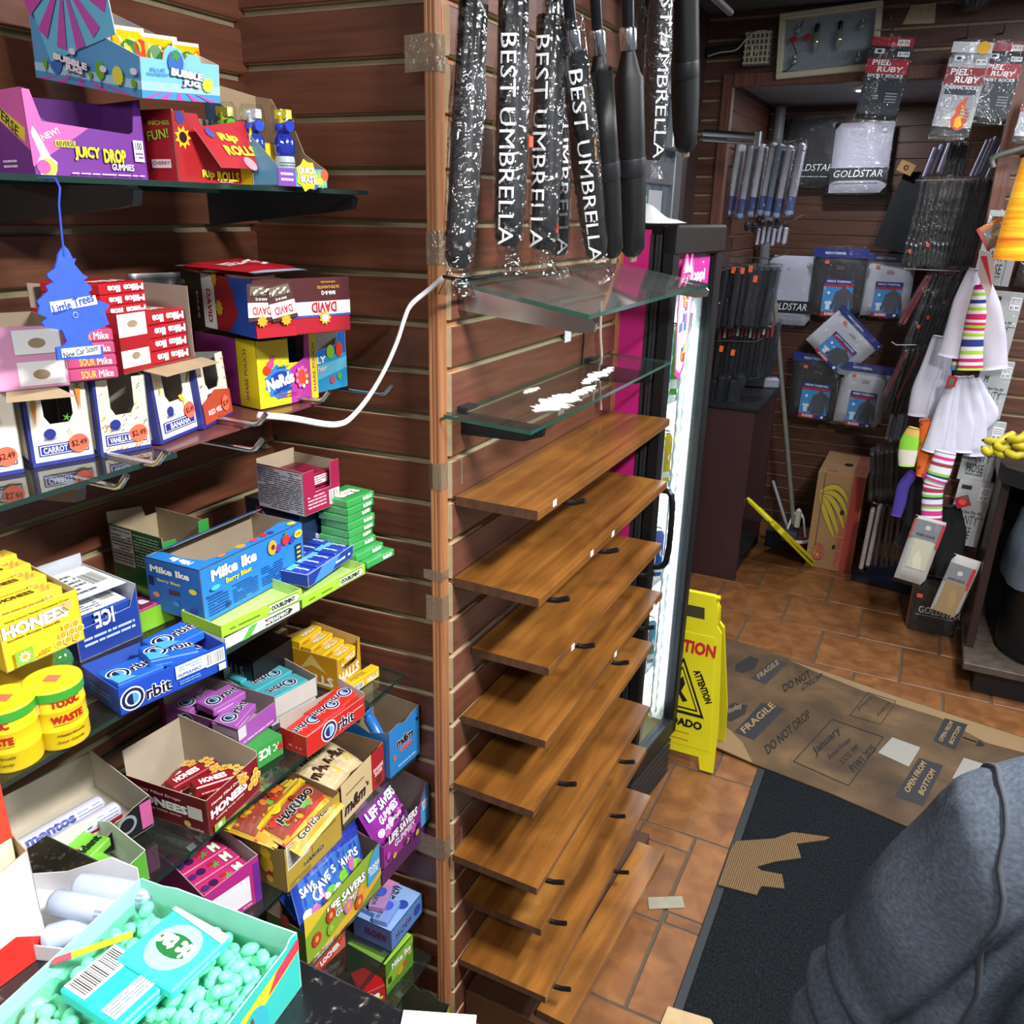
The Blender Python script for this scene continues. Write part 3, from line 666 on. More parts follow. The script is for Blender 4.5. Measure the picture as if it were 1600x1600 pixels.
mb = MB(); s0 = Vector((.004, 0, 0)); e = tv(100, 400); mb.tube([(-.03, 0, .004), (0, 0, .004), (.004, 0, -.004), (.004, tv(92, 320)[0], tv(92, 320)[1]), (.004, tv(97, 372)[0], tv(97, 372)[1]), (.004, e[0], e[1])], .0011, M('#2346b8', .7), 6); mb.build('string', r)
tag(r, 'blue tree-shaped air freshener hanging on a string from top shelf', 'air freshener')

# ---------------------------------------------------------------- second shelf: cake boxes and stacked cartons
z2 = ZS[1]+.0005
CK = dict(strawberry=(-.862, .478, -19, .062, '#efe4d6', 'STRAWBERRY', '#1f2a7a'), carrot=(-.848, .551, -19, .064, '#f0ead8', 'CARROT CAKE', '#1f2a7a'), vanilla=(-.822, .616, -15, .059, '#efe6c6', 'VANILLA BUTTER', '#1f2a7a'),
          banana=(-.806, .687, 14, .082, '#f1ead2', 'BANANA', '#1f2a7a'), red=(-.818, .766, 20, .085, '#efe3d2', 'RED VELVET', '#1f2a7a'))
def cake(kind, label):
    x, y, rz, w, base, txt, bl = CK[kind]; h = .087
    def dr(f):
        F, L = f['F'], f['L']
        F.rect(0, 0, 1, .05, '#26308a'); F.rect(0, .05, .05, 1, '#26308a')
        F.rect(.12, .12, .92, .27, '#26308a'); F.rect(.14, .135, .90, .255, '#f4f4f6'); F.rect(.155, .145, .885, .245, '#26308a'); F.text(txt, .52, .195, .075, '#ffffff', w=.66 if len(txt) > 7 else .5)
        F.ell(.33, .40, .006, '#26308a'); F.text('BAKERY', .33, .335, .04, '#26308a', w=.2)
        if kind == 'carrot':
            for (u, v, a) in ((.14, .68, -.1), (.85, .82, .1), (.62, .42, 1.4)): F.poly([(u-.05*math.cos(a), v+.14*math.cos(a)), (u+.05*math.cos(a), v+.14*math.cos(a)), (u+.1*math.sin(a), v-.17)], '#e58a3c'); F.star(u, v+.17, .005, '#5fa040', n=5, q=.3)
        if kind == 'vanilla':
            for i in range(40):
                u, v = random.uniform(.07, .97), random.choice([random.uniform(.05, .1), random.uniform(.28, .5), random.uniform(.5, 1)])
                if v > .5 and .25 < u < .75: continue
                F.poly([(u, v), (u+.03, v+.012), (u+.028, v+.03), (u-.002, v+.018)], random.choice(['#d8382a', '#e8c53a', '#3a5ac8', '#7a3aa8', '#e88a2a']), k=12)
        if kind == 'banana':
            for (u, v, a) in ((.14, .75, .2), (.9, .85, -.3), (.66, .45, .9)): F.poly([(u+.1*math.cos(a+t)-.06, v+.14*math.sin(a+t)) for t in (-1.2, -.6, 0, .6, 1.2)]+[(u+.04*math.cos(a+t)-.02, v+.05*math.sin(a+t)) for t in (1.2, 0, -1.2)], '#eec52a')
        if kind == 'red':
            F.poly([(.05, .05), (1, .05), (1, .42), (.5, .5), (.05, .36)], '#b8452c'); F.text(txt, .52, .195, .075, '#ffffff', w=.66)
            for (u, v) in ((.1, .62), (.1, .78), (.14, .9), (.92, .62), (.92, .78), (.92, .92)): F.ell(u, v, .0016, '#b03028')
        if kind == 'strawberry': F.ell(.65, .7, .006, '#d8402c'); F.ell(.55, .4, .008, '#9cc43a')
        price(F, .76 if kind != 'banana' else .78, .24 if kind != 'banana' else .33, .0105)
        L.rect(0, 0, 1, .06, '#26308a'); L.rect(.9, 0, 1, 1, '#26308a')
    return carton('cake_box', label, 'box', frame(x, y, z2, rz, (-4 if kind in ('banana', 'red') else 3)), (w, .11, h), cols6(base), {'F': [(0, 0), (1, 0), (1, 1), (.74, 1), (.74, .62), (.66, .52), (.36, .52), (.28, .62), (.27, 1), (0, 1)], 'L': [(0, 0), (1, 0), (1, 1), (0, 1)]},
                  inner='#8d8a86', draw=dr)
cake('strawberry', 'white snack cake box with a strawberry, cut off by picture edge'); cake('carrot', 'white carrot cake snack box with orange price sticker'); cake('vanilla', 'cream vanilla cake snack box with coloured sprinkles and price sticker')
cake('banana', 'cream banana cake snack box with price sticker'); cake('red', 'red velvet cake snack box with price sticker')
def blob(name, label, cat, m4, r, c, film=True, group=None):
    mb = MB(); mb.ball((0, 0, r[2]), r, M(c, .45, var=.3, scale=60, bump=.8), 12, 8); o = mb.build(name, mat=m4)
    if film: fb = MB(); fb.ball((0, 0, r[2]), tuple(q*1.08 for q in r), FILM, 12, 8); fb.build('wrapper', o)
    return tag(o, label, cat, group)
for kind, c, lb in (('banana', '#3a2a20', 'wrapped dark banana cake inside its open box'), ('red', '#4a1f18', 'wrapped red velvet cake inside its open box')):
    x, y, rz, w = CK[kind][:4]; blob('snack_cake', lb, 'cake', frame(x, y, z2, rz) @ T(w*.5, .045, .004), (.03, .034, .027), c)
# folded brown card under the leaning boxes
for (a, lb) in (((60, 612, 190, 606, 110, 628, 45, 622), 'brown cardboard flap resting over the carrot cake box'), ((205, 605, 330, 572, 245, 602, 215, 600), 'brown cardboard flap resting over the banana cake box')):
    pass
def openbox(label, f, size, c, inner, draw, extra=None, name='candy_carton', outl=None):
    return carton(name, label, 'carton', f, size, cols6(c), outl or {}, inner=inner, draw=draw)
# pink and red dispensers standing on the cake boxes
zt = z2+.089
def dr(f):
    F = f['F']
    for v in (.06, .56): F.rect(.30, v, .95, v+.38, '#f1eff2'); F.ell(.62, v+.17, .008, '#a08a6c', ry=.005)
    L = f['L']; L.rect(.1, .3, .9, .6, '#c86aa8'); L.ell(.3, .75, .006, '#6fae3a'); L.ell(.55, .45, .008, '#d8506a')
pinkf = frame(-.83, .518, zt+.001, -24)
carton('candy_carton', 'pink candy dispenser carton with white front panels on the cake boxes', 'carton', pinkf, (.066, .13, .064), cols6('#dd9cc2', L='#cf86b6'), {'F': [(0, 0), (1, 0), (1, .2), (.97, .3), (.97, .98), (.25, 1), (0, 1.02)]}, inner='#8d7a68', draw=dr)
mb = MB(); mb.plate([(0, 0), (1, -.1), (.85, 1), (.1, 1)], (0, -.03, -.004), (.062, 0, 0), (0, .03, .004), (0, 0, 1), .001, M('#b39b7c', .85, var=.06)); q = [o for o in D.objects if o.get('label', '').startswith('pink candy disp')][0]; mb.build('flap', q)
def pinkp(f): f['F'].text('SOUR', .4, .5, .6, '#e9d43a', w=.3); f['F'].text('Mike', .75, .5, .6, '#ffffff', w=.3)
for i in range(4): gum('candy_pack', 'flat pink candy pack, %s in the pink dispenser carton' % ['lowest', 'second from below', 'third from below', 'topmost'][i], 'candy pack', pinkf @ T(.068, .012, .001+i*.0135), (.05, .1, .013), '#c0507c', pinkp, 'packs in the pink dispenser')
def dr(f):
    F, L = f['F'], f['L']
    F.rect(.0, .10, .36, .38, '#f3f1f0'); F.rect(0, .60, .36, .97, '#f3f1f0'); F.ell(.18, .80, .008, '#a58d6e', ry=.004); F.ell(.18, .28, .006, '#a58d6e', ry=.004)
    L.poly([(.3, .2), (.6, .15), (.5, .6), (.3, .6)], '#7a1a1e'); L.ell(.75, .82, .008, '#c8962c')
redf = frame(-.806, .648, zt+.001, 8)
rd = carton('candy_carton', 'red candy dispenser carton with white panel on the cake boxes', 'carton', redf, (.122, .12, .068), cols6('#a81a24', R='#e9e6e2'), {'F': [(0, 0), (1, 0), (1, .04), (.39, .04), (.39, 1), (0, 1)], 'R': [(0, 0), (1, 0), (1, 1.35), (0, 1.3)], 'B': [(0, 0), (1, 0), (1, 1.4), (0, 1.2)]}, inner='#8d7c70', draw=dr)
mb = MB(); mb.plate([(0, 0), (1, .1), (1.05, 1), (0, 1)], (.03, -.032, -.004), (.1, 0, 0), (0, .032, .004), (0, 0, 1), .001, M('#b39b7c', .85, var=.06)); mb.build('flap', rd)
def redp(f): mikeike(f['F'], .55, .5, .62, w=.8, rot=PI); f['T'].text('Mike', .5, .3, .25, '#ffffff', w=.6, rot=PI, bold=.05)
for i in range(4): gum('candy_pack', 'flat red candy pack, %s in the red dispenser opening' % ['lowest', 'second from below', 'third from below', 'topmost'][i], 'candy pack', redf @ T(.05, .004+.001*(i % 2), .002+i*.0152), (.068, .10, .0148), '#b51f2a', redp, 'packs in the red dispenser')
for i in range(3): gum('candy_pack', 'flat red candy pack, %s above the red dispenser front' % ['lowest', 'middle one', 'topmost'][i], 'candy pack', redf @ T(.005, .022, .06+i*.0125), (.07, .085, .0122), '#bb202a', redp, 'upper packs in the red dispenser')
# share pouch carton, wrapped carton and the sunflower seed carton
def dr(f):
    F, L = f['F'], f['L']
    F.rect(0, 0, .52, .98, '#efdf28'); F.poly([(.52, 0), (.88, 0), (.88, 1), (.80, 1), (.78, .66), (.52, .52)], '#b43a9c'); F.rect(.88, 0, 1, 1, '#efdf28'); F.text('SHARE POUCH', .94, .48, .055, '#b0206a', rot=PI/2, w=.75*F.lv/F.lu*1.0)
    F.star(.33, .36, .026, '#2f7fd0', n=11, q=.84); F.ell(.36, .37, .021, '#1f3d9c', ry=.014); F.text('NeRds', .35, .37, .19, '#ffffff', w=.46, bold=.06, rot=.18); F.text('GUMMY CLUSTERS', .38, .22, .05, '#2c3a9a', w=.32, rot=.1); F.lines(.3, .1, .62, .18, 2, '#a02a7a'); F.ell(.14, .56, .007, '#d8381e'); F.ell(.2, .64, .006, '#d14a8a'); F.ell(.24, .72, .004, '#d14a8a')
    F.ell(.70, .38, .011, '#d84a3a', ry=.014)
    for i in range(9): F.ell(.70+.09*math.cos(i*.7), .38+.14*math.sin(i*.7), .003, random.choice(['#e9c43a', '#e27ab8', '#f1e6a8']))
    F.lines(.3, .57, .5, .61, 1, '#8a8a2a')
    L.rect(0, 0, .69, 1, '#9c3096'); L.rect(.69, 0, 1, 1, '#efdf28'); L.text('SHARE POUCH', .82, .48, .08, '#b0206a', rot=PI/2, w=.75*L.lv/L.lu)
carton('candy_carton', 'yellow and purple share pouch candy carton on the second shelf', 'carton', frame(-.835, .889, z2, -9.3), (.108, .137, .096), cols6('#efdf28', T=None), {'F': [(0, 0), (1, 0), (1, 1), (.89, .99), (.86, .64), (.80, .60), (.34, .62), (.26, .70), (.20, .96), (0, 1)]}, inner='#8b7766', draw=dr)
def dr(f):
    F = f['F']; F.rect(0, 0, 1, .62, '#2f9fd4'); F.poly([(.1, .2), (1, .35), (1, .55), (.1, .45)], '#6cc4e4'); F.text('JOLLY', .18, .55, .16, '#ffffff', w=.55, bold=.05, out='#153a6a'); F.text('Rancher', .2, .42, .12, '#ffffff', w=.55, out='#153a6a'); F.ell(.58, .68, .009, '#7fb83a', ry=.011); F.ell(.80, .70, .008, '#d8402c', ry=.012); F.ell(.6, .18, .006, '#d8506a'); F.ell(.78, .22, .005, '#6fb83a')
carton('candy_carton', 'blue fruit candy carton in clear wrap beside the yellow carton', 'carton', frame(-.84, 1.0, z2, -3.7), (.09, .13, .088), cols6('#1f64b8'), {'F': [(0, 0), (1, 0), (1, 1), (.8, 1), (.74, .78), (0, .70)]}, inner='#c9c6c6', draw=dr)
def david(F, u, v, w, h, rot=0, sun=True):
    pass
def dr(f):
    F, L = f['F'], f['L']
    F.rect(0, .72, 1, 1, '#4a1a1e'); F.rect(0, .34, 1, .62, '#f2f0ee'); F.rect(0, .58, 1, .72, '#4a1a1e'); F.rect(0, .30, 1, .335, '#3a55a8'); F.rect(0, 0, .40, .18, '#b2182c')
    F.text('DAVID', .71, .47, .19, '#b2182c', rot=PI, w=.27, bold=.04); F.text('BAR-B-Q', .76, .73, .08, '#f2f0ee', rot=PI, w=.15, bold=.03); F.text('SALTED & ROASTED', .76, .83, .05, '#d8a53a', rot=PI, w=.24); F.text('SUNFLOWER SEEDS', .76, .92, .03, '#d8a53a', rot=PI, w=.16); F.star(.71, .28, .010, '#d8a22a', n=9, q=.7); F.ell(.71, .28, .005, '#f1e9d8')
    for (u, r, m) in ((.06, -.03, .19), (.27, .18, .2)):
        ca, sa = math.cos(r), math.sin(r)
        def Q(x, y): return (u+(x*ca-y*sa*.55), .5+(x*sa*1.8+y*ca))
        F.poly([Q(-.13, -.2), Q(.13, -.2), Q(.13, .44), Q(-.13, .44)], '#4b2a24'); F.poly([Q(-.13, -.13), Q(.13, -.13), Q(.13, .12), Q(-.13, .12)], '#f2f0ee'); F.text('DAVID', *Q(0, -.02), .14, '#b2182c', rot=PI+r*.9, w=.18, bold=.03); F.text('BAR-B-Q', *Q(0, .18), .05, '#f2f0ee', rot=PI+r, w=.11)
        F.poly([Q(-.11, .24), Q(.11, .24), Q(.10, .40), Q(-.10, .40)], '#6d6258'); F.star(*Q(0, -.2), .008, '#d8a22a', n=9, q=.7)
        for i in range(14): F.poly([Q(x+a, y+b) for (a, b) in ((0, 0), (.02, .02), (.025, .05), (.005, .03)) for (x, y) in [(-.09+.17*((i*7) % 10)/10, .25+.1*((i*3) % 7)/7)]], '#d8d2c4', k=30)
    L.rect(.62, 0, 1, 1, '#1f4aa8'); L.poly([(.45, 0), (.62, 0), (.78, .35), (.72, .75), (.66, 1), (.45, 1)], '#9c1626'); L.rect(0, 0, .27, 1, '#151214'); L.rect(.27, 0, .46, 1, '#f0eeec'); L.text('DAVID', .37, .42, .17, '#b2182c', rot=-PI/2, w=.62*L.lv/L.lu, bold=.04); L.text('BAR-B-Q', .19, .4, .09, '#e8e6e4', rot=-PI/2, w=.5*L.lv/L.lu)
    L.star(.52, .42, .012, '#d8a22a', n=9, q=.7); L.star(.48, .93, .010, '#d8a22a', n=9, q=.7)
dv = carton('seed_carton', 'dark red sunflower seed carton standing upside down on the share pouch cartons', 'carton', frame(-.79, .845, z2+.108, -20), (.145, .205, .074), cols6('#a8182a', T=None), {}, inner='#4a2a24', draw=dr)
mb = MB(); mb.box(.02, .02, .055, .125, .19, .062, M('#5d4636', .9, var=.4, scale=140, bump=1)); mb.build('inner_liner', dv)
def sb(f): f.rect(.1, .35, .9, .55, '#f0eeec', n=3); f.text('DAVID', .5, .45, .12, '#b2182c', w=.6)
pouch('seed_bag', 'red seed pouch lying on top of the dark red seed carton', 'candy bag', frame(-.79, .845, z2+.108+.077, -20) @ T(.06, .03, .004) @ RZ(.3) @ RX(-PI/2+.02), .10, .15, .014, '#b01c2a', sb, crimp='#9fb0c4', seed=3)
def sb2(f): f.rect(.05, .1, .95, .3, '#3a3a3e', n=3)
pouch('seed_bag', 'crumpled black plastic seed wrapper behind the seed carton', 'candy bag', frame(-.93, .80, z2+.10, -20) @ T(.02, .02, 0), .07, .085, .02, '#17161a', sb2, crimp='#1c1b20', seed=4)

# ---------------------------------------------------------------- third shelf
z3 = ZS[2]+.0005
def dr(f):
    F = f['F']; F.text('HONEES', .44, .70, .24, '#ffffff', w=.82, bold=.06, rot=.0, out='#3a2a10', outw=.03); F.text('Honey Lemon Menthol Eucalyptus Drops', .48, .88, .05, '#4a6a1c', w=.8); F.text('soothes throats naturally', .4, .54, .06, '#5a3c12', w=.66)
    honeycomb(F, .66, .14, .0052, ((0, 0), (1, 0), (2, 0), (.5, .87), (1.5, .87), (2.5, .87), (1, 1.74), (2, 1.74))); F.rect(.10, .06, .32, .34, '#7fae3a'); F.star(.21, .2, .007, '#f3efdc', n=9, q=.6); F.ell(.21, .2, .003, '#d8a02a'); F.lines(.36, .1, .52, .2, 2, '#7a5c1a'); F.ell(.83, .82, .005, '#d8b070')
hy = frame(-.802, .453, 1.217, -4)
carton('lozenge_carton', 'yellow honey lozenge display carton full of small boxes', 'carton', hy, (.088, .11, .062), cols6('#eccb2c', L='#dcb820'), {'B': [(0, 0), (1, 0), (1, 1.25), (0, 1.25)], 'R': [(0, 0), (1, 0), (1, 1.2), (0, 1)], 'L': [(0, 0), (1, 0), (1, 1), (0, 1.2)]}, inner='#c8b896', draw=dr)
def hp(f): f['T'].text('HONEES', .4, .5, .4, '#3a2a10', w=.5, bold=.05); f['F'].lines(.1, .3, .7, .7, 2, '#a8841c'); honeycomb(f['T'], .75, .2, .003); honeycomb(f['F'], .72, .25, .003)
for i, (y, z, a) in enumerate([(.008, .048, .03), (.034, .055, .02), (.060, .061, 0), (.084, .066, -.02)]):
    gum('lozenge_box', ['small yellow lozenge box, front one in the yellow carton', 'small yellow lozenge box, second from front in the yellow carton', 'small yellow lozenge box, third from front in the yellow carton', 'small yellow lozenge box at the back of the yellow carton'][i], 'box', hy @ T(.003, y, z) @ RY(a), (.074, .023, .022), '#eecf3a', hp, 'small honey lozenge boxes')
# glossy candy capsules under the yellow carton: they carry it
for (px, py, c, lb) in ((28, 1068, '#b03048', 'red glossy candy capsule beside the yellow can'), (60, 1058, '#3a58b8', 'blue glossy candy capsule under the yellow lozenge carton'), (92, 1040, '#4a9a50', 'green glossy candy capsule behind the yellow can')):
    p = onz(px, py+14, z3); mb = MB(); mb.ball((p.x, p.y, z3+.019), .019, clear('capsule'+c, c, .15, .05, body=.7, bodycol=c), 16, 10); o = mb.build('candy_capsule'); tag(o, lb, 'candy capsule', 'candy capsules on the third shelf')
mb = MB(); mb.box(.004, .02, 0, .084, .105, .078, M('#c9a21c', .5)); o = mb.build('lozenge_carton', mat=frame(-.835, .449, z3, -4)); tag(o, 'plain yellow carton hidden under the yellow honey lozenge carton', 'carton')
# two drum shaped candy cans
def can(px, pyb, label, wtop, top):
    p = onz(px, pyb, z3); p.x -= .02; p.z = z3
    R, Hh = .0275, .070
    r = empty('candy_can', T(p.x, p.y, p.z))
    Y = M('#e3c61e', .35); mb = MB(); mb.lathe([(R*.97, 0), (R, .003), (R, .020), (R*1.025, .0215), (R*1.025, .0235), (R, .025), (R, .043), (R*1.025, .0445), (R*1.025, .0465), (R, .048), (R, Hh-.008)], Y, 28); mb.build('drum', r)
    lb = MB(); lb.lathe([(R*1.045, Hh-.012), (R*1.05, Hh-.006), (R*1.05, Hh-.002)], M('#3c9a34', .35), 28, cap=False); lb.lathe([(R*1.05, Hh-.002), (R*1.03, Hh+.001), (R*.97, Hh+.0005), (.001, Hh+.0008)], M('#e3c61e', .35), 28); lb.build('lid', r)
    a0 = math.atan2(-p.y, -p.x)
    pb = MB(); F = Face(pb, fn=lambda u, v, e: Vector((math.cos(a0-1.5+u*3)*(R*1.0+.0004+e), math.sin(a0-1.5+u*3)*(R+.0004+e), v*Hh)), lu=3*R, lv=Hh)
    F.text('TOXIC', .60+wtop, .78, .13, '#b3201c', w=.36, bold=.06); F.text('WASTE', .60+wtop, .52, .13, '#b3201c', w=.40, bold=.06); F.rect(.42+wtop, .425, .80+wtop, .435, '#b3201c'); F.text('Hazardously', .62+wtop, .25, .055, '#4a3a10', w=.34); F.text('Sour Candy', .60+wtop, .14, .055, '#4a3a10', w=.32)
    F.rect(.08+wtop, .66, .30+wtop, .82, '#f0ead6'); F.lines(.1+wtop, .68, .28+wtop, .80, 3, '#a86a2a'); F.rect(.08+wtop, .36, .28+wtop, .52, '#f0ead6'); F.lines(.1+wtop, .38, .26+wtop, .50, 3, '#a86a2a')
    pb.build('printing', r)
    sb = MB(); sb.box(-.007, -.006, Hh+.0012, .007, .006, Hh+.0017, M('#ff6a4d', .6)); o = sb.build('price_sticker', r); o.rotation_euler.z = .5
    return tag(r, label, 'can', 'yellow candy cans')
can(118, 1158, 'yellow sour candy can with green rimmed lid beside the blue gum tray', 0.0, 0); can(44, 1192, 'yellow sour candy can with green rimmed lid, nearer the picture edge', -.28, 0)
# blue breath mint box, half hidden
def dr(f):
    F = f['F']; F.text('ICE', .45, .62, .3, '#e8f0ff', w=.3, bold=.04, rot=PI); F.lines(.1, .2, .9, .4, 2, '#bcd0f4'); T_ = f['T']; T_.rect(.05, .1, .95, .9, '#eceef2'); T_.lines(.1, .2, .6, .8, 6, '#5a6478'); T_.bars(.62, .3, .9, .7, 12)
ibf = frame(-.885, .590, z3, -6)
carton('mint_carton', 'open blue breath mint carton with white inside behind blue gum tray', 'carton', ibf, (.088, .12, .075), cols6('#1f3f9c'), {'F': [(0, 0), (1, 0), (1, 1), (.86, .62), (0, .55)], 'L': [(0, 0), (1, 0), (1, .55), (.1, .9), (0, 1.15)], 'B': [(0, 0), (1, 0), (1, 1.2), (0, 1.2)]}, inner='#c4c8d4', draw=dr)
def ip(f): f['T'].rect(.04, .06, .96, .94, '#eef0f2'); f['T'].lines(.1, .15, .55, .85, 7, '#5a6478'); f['T'].bars(.6, .3, .92, .7, 12); f['F'].text('ICE', .6, .5, .4, '#e8f0ff', w=.2, rot=PI)
gum('mint_box', 'white topped blue mint box lying in the blue mint carton', 'box', ibf @ T(.008, .006, .022) @ RX(.06), (.072, .06, .034), '#22459f', ip)
# blue peppermint gum tray with packs
def dr(f):
    F, L = f['F'], f['L']; orbit(F, .26, .46, .62, rot=.0); F.rect(.50, .45, .78, .95, '#eaf1fa'); F.text('PEPPERMINT', .63, .55, .13, '#1f3a90', w=.22); F.lines(.53, .7, .75, .9, 2, '#6aa0d8'); F.bars(.78, .42, .97, .95, 18); F.rect(.9, .1, .97, .36, '#e8eef4'); F.lines(.52, .2, .72, .38, 2, '#7aa8e0'); L.lines(.2, .3, .8, .6, 2, '#4a7ad0')
obf = frame(-.743, .532, z3, -11.6)
carton('gum_tray', 'blue peppermint gum tray with white barcode panel on the third shelf', 'gum tray', obf, (.138, .082, .034), cols6('#1f47b4', L='#1c3f9e'), {}, inner='#2a4fae', draw=dr)
def og(f): orbit(f['T'], .56, .5, .44); f['F'].lines(.1, .3, .5, .6, 1, '#5a90d8'); f['T'].poly([(0, 0), (.4, 0), (.25, .35), (0, .5)], '#4fa3e0')
for i, (x, y, z, a, b) in enumerate([(.006, .008, .022, .08, .05), (.050, .020, .028, -.22, .10), (.078, .034, .026, .1, -.03), (.010, .014, .009, .0, 0), (.070, .012, .010, .1, 0)]):
    gum('gum_pack', ['blue peppermint gum pack at the near end of blue tray', 'blue peppermint gum pack lying across the middle of blue tray', 'blue peppermint gum pack at far end of blue tray', 'blue peppermint gum pack lowest at near end of blue tray', 'blue peppermint gum pack lowest at far end of blue tray'][i], 'gum pack', obf @ T(x, y, z) @ RZ(a) @ RY(b), (.058, .045, .012), '#2560c8', og, 'packs in the blue peppermint tray')
# green supplement carton at the wall and the fruit gum tray under it
def dr(f):
    L, F = f['L'], f['F']; L.rect(.03, .3, .44, .97, '#c9ccc6'); L.text('Supplement Facts', .235, .92, .05, '#222', w=.36); L.lines(.05, .34, .42, .86, 9, '#4a4f4a'); L.rect(.04, .72, .43, .735, '#222222'); L.rect(.04, .5, .43, .51, '#222222'); L.lines(.48, .35, .95, .95, 11, '#9fc4a2')
carton('supplement_carton', 'empty dark green supplement carton with facts panel against the wall', 'carton', frame(-.912, .757, z3+.018, -3), (.083, .115, .086), cols6('#1d5a30', F='#2f8f3a', R='#3a9c40'), {'F': [(0, 0), (1, 0), (1, 1.05), (.78, 1.05), (.76, .45), (.3, .4), (.28, .9), (0, .92)], 'B': [(0, 0), (1, 0), (1, 1.2), (.3, 1.1), (.25, .9), (0, .9)]}, inner='#a8987c', draw=dr)
xf = frame(-.885, .632, z3, -6)
carton('gum_tray', 'green and pink fruit gum tray under the green supplement carton', 'gum tray', xf, (.10, .13, .03), cols6('#7ab82c'), {}, inner='#7a9a3c')
def xp(f): f['T'].poly([(0, .1), (.3, 0), (.5, 1), (.2, 1)], '#7fb832'); f['T'].poly([(.6, 0), (.85, 0), (1, .7), (.8, 1)], '#8a2a5a'); f['T'].text('extra', .5, .5, .5, '#f4f4f2', w=.75, bold=.07, out='#23301c', outw=.05)
for i, (x, y, z, a) in enumerate([(.008, .006, .020, 0), (.010, .046, .023, .05), (.012, .086, .026, -.04)]):
    gum('gum_pack', ['watermelon gum pack at the front of the fruit gum tray', 'watermelon gum pack in the middle of the fruit gum tray', 'watermelon gum pack at the wall end of the fruit gum tray'][i], 'gum pack', xf @ T(x, y, z) @ RZ(a), (.078, .038, .011), '#b8487a', xp, 'packs in the fruit gum tray')
mb = MB(); mb.box(.0, .0, 0, .08, .09, .0175, M('#5a7a2c', .6)); o = mb.build('gum_carton', mat=frame(-.92, .76, z3, -3)); tag(o, 'green gum carton carrying the dark green supplement carton', 'carton')
# long blue candy carton
def dr(f):
    F, L, Tp = f['F'], f['L'], f['T']
    mikeike(F, .30, .80, .22, w=.42, rot=.0); F.text('Berry Blast', .33, .58, .12, '#f4e23a', w=.24, bold=.03, out='#1a2c70')
    F.lines(.04, .08, .22, .42, 6, '#123a80'); F.lines(.26, .10, .50, .46, 8, '#123a80'); F.lines(.54, .12, .76, .5, 8, '#123a80'); F.text('Nutrition', .10, .46, .06, '#0f2a60', w=.14); F.text('80', .21, .16, .09, '#0f2a60', w=.05); F.rect(.90, .1, .96, .62, '#14244e'); F.lines(.91, .12, .95, .6, 5, '#e8d428')
    F.ell(.66, .80, .009, '#f0a832', ry=.011); F.ell(.665, .80, .004, '#6a2a1c'); F.ell(.80, .83, .008, '#d8302c'); F.star(.80, .95, .005, '#3f8a2c', n=5, q=.4); F.ell(.72, .74, .006, '#6a3aa0'); F.ell(.86, .78, .006, '#3a3f9c'); F.ell(.93, .84, .009, '#f0dc3a', ry=.006); F.text('2/99c', .93, .84, .05, '#a02a1c', w=.06); F.ell(.10, .60, .008, '#48c0c0', ry=.0035)
    mikeike(L, .45, .82, .13, w=.72); L.text('Berry Blast', .42, .62, .07, '#f4e23a', w=.42, bold=.03); L.rect(.40, .40, .6, .49, '#4a2e40'); L.ell(.16, .33, .006, '#e8904a', ry=.004); L.ell(.52, .24, .006, '#4f8ad8', ry=.004); L.ell(.83, .20, .006, '#4a3aa8', ry=.004); L.ell(.86, .57, .007, '#f0dc3a', ry=.004); L.rect(.05, .5, .14, .68, '#14244e')
mif = frame(-.797, .713, 1.157, .5)
mic = carton('candy_carton', 'long bright blue berry candy carton with torn open top', 'carton', mif, (.204, .099, .077), cols6('#2a7fd8', L='#2668c0', T='#2f8ae0'), {'T': [(0, 0), (1, 0), (1, 1), (.82, .98), (.80, .86), (.93, .82), (.94, .34), (.60, .18), (.2, .14), (.16, .30), (.10, .86), (.16, .98), (0, 1)][:0] or [(0, 0), (1, 0), (1, .16), (.92, .30), (.62, .16), (.3, .13), (.14, .18), (.10, .5), (.12, .95), (0, 1)]}, inner='#9a8a76', draw=dr)
mb = MB(); mb.plate([(0, 0), (1, 0), (.97, .9), (.03, .9)], (.02, .099, .077), (.184, 0, 0), (0, -.03, .012), (0, 0, 1), .001, M('#2a7fd8', .45), M('#9a8a76', .8)); mb.build('top_flap', mic)
pb = MB(); F = Face(pb, (0, 0, .077), (.204, 0, 0), (0, .099, 0), (0, 0, 1))
F.text('Mike Ike', .055, .45, .12, '#ffffff', rot=PI/2, w=.19, bold=.05); F.ell(.43, .12, .008, '#f0a832', ry=.006); F.ell(.56, .12, .007, '#d8506a', ry=.005); F.ell(.66, .13, .006, '#d8302c'); F.ell(.72, .1, .005, '#3a3f9c'); F.ell(.24, .09, .007, '#e8904a', ry=.003); F.ell(.93, .08, .008, '#f0dc3a', ry=.005); pb.build('printing', mic)
# lime gum trays along the front edge
def lime(label, f, size, txt):
    def dr(ff):
        F = ff['F']; F.poly([(.55, .12), (.60, .5), (.55, .88), (.93, .88), (.97, .5), (.93, .12)], '#2a3a1c'); F.poly([(.555, .17), (.60, .5), (.555, .83), (.925, .83), (.965, .5), (.925, .17)], '#e9efe0'); F.text(txt, .75, .5, .42, '#2a3a1c', w=.3, bold=.05); F.lines(.1, .3, .45, .6, 1, '#5a8a1c')
    return carton('gum_tray', label, 'gum tray', f, size, cols6('#a3d23c', T=None), {}, inner='#b6d878', draw=dr)
lime('lime green mint gum tray under the long blue carton, nearer the blue gum tray', frame(-.755, .699, z3+.016, -6.8), (.140, .08, .017), 'DOUBLEMINT')
lime('lime green mint gum tray in front of the dark blue gum tray', frame(-.742, .840, z3, -2.6), (.144, .07, .017), 'DOUBLEMINT')
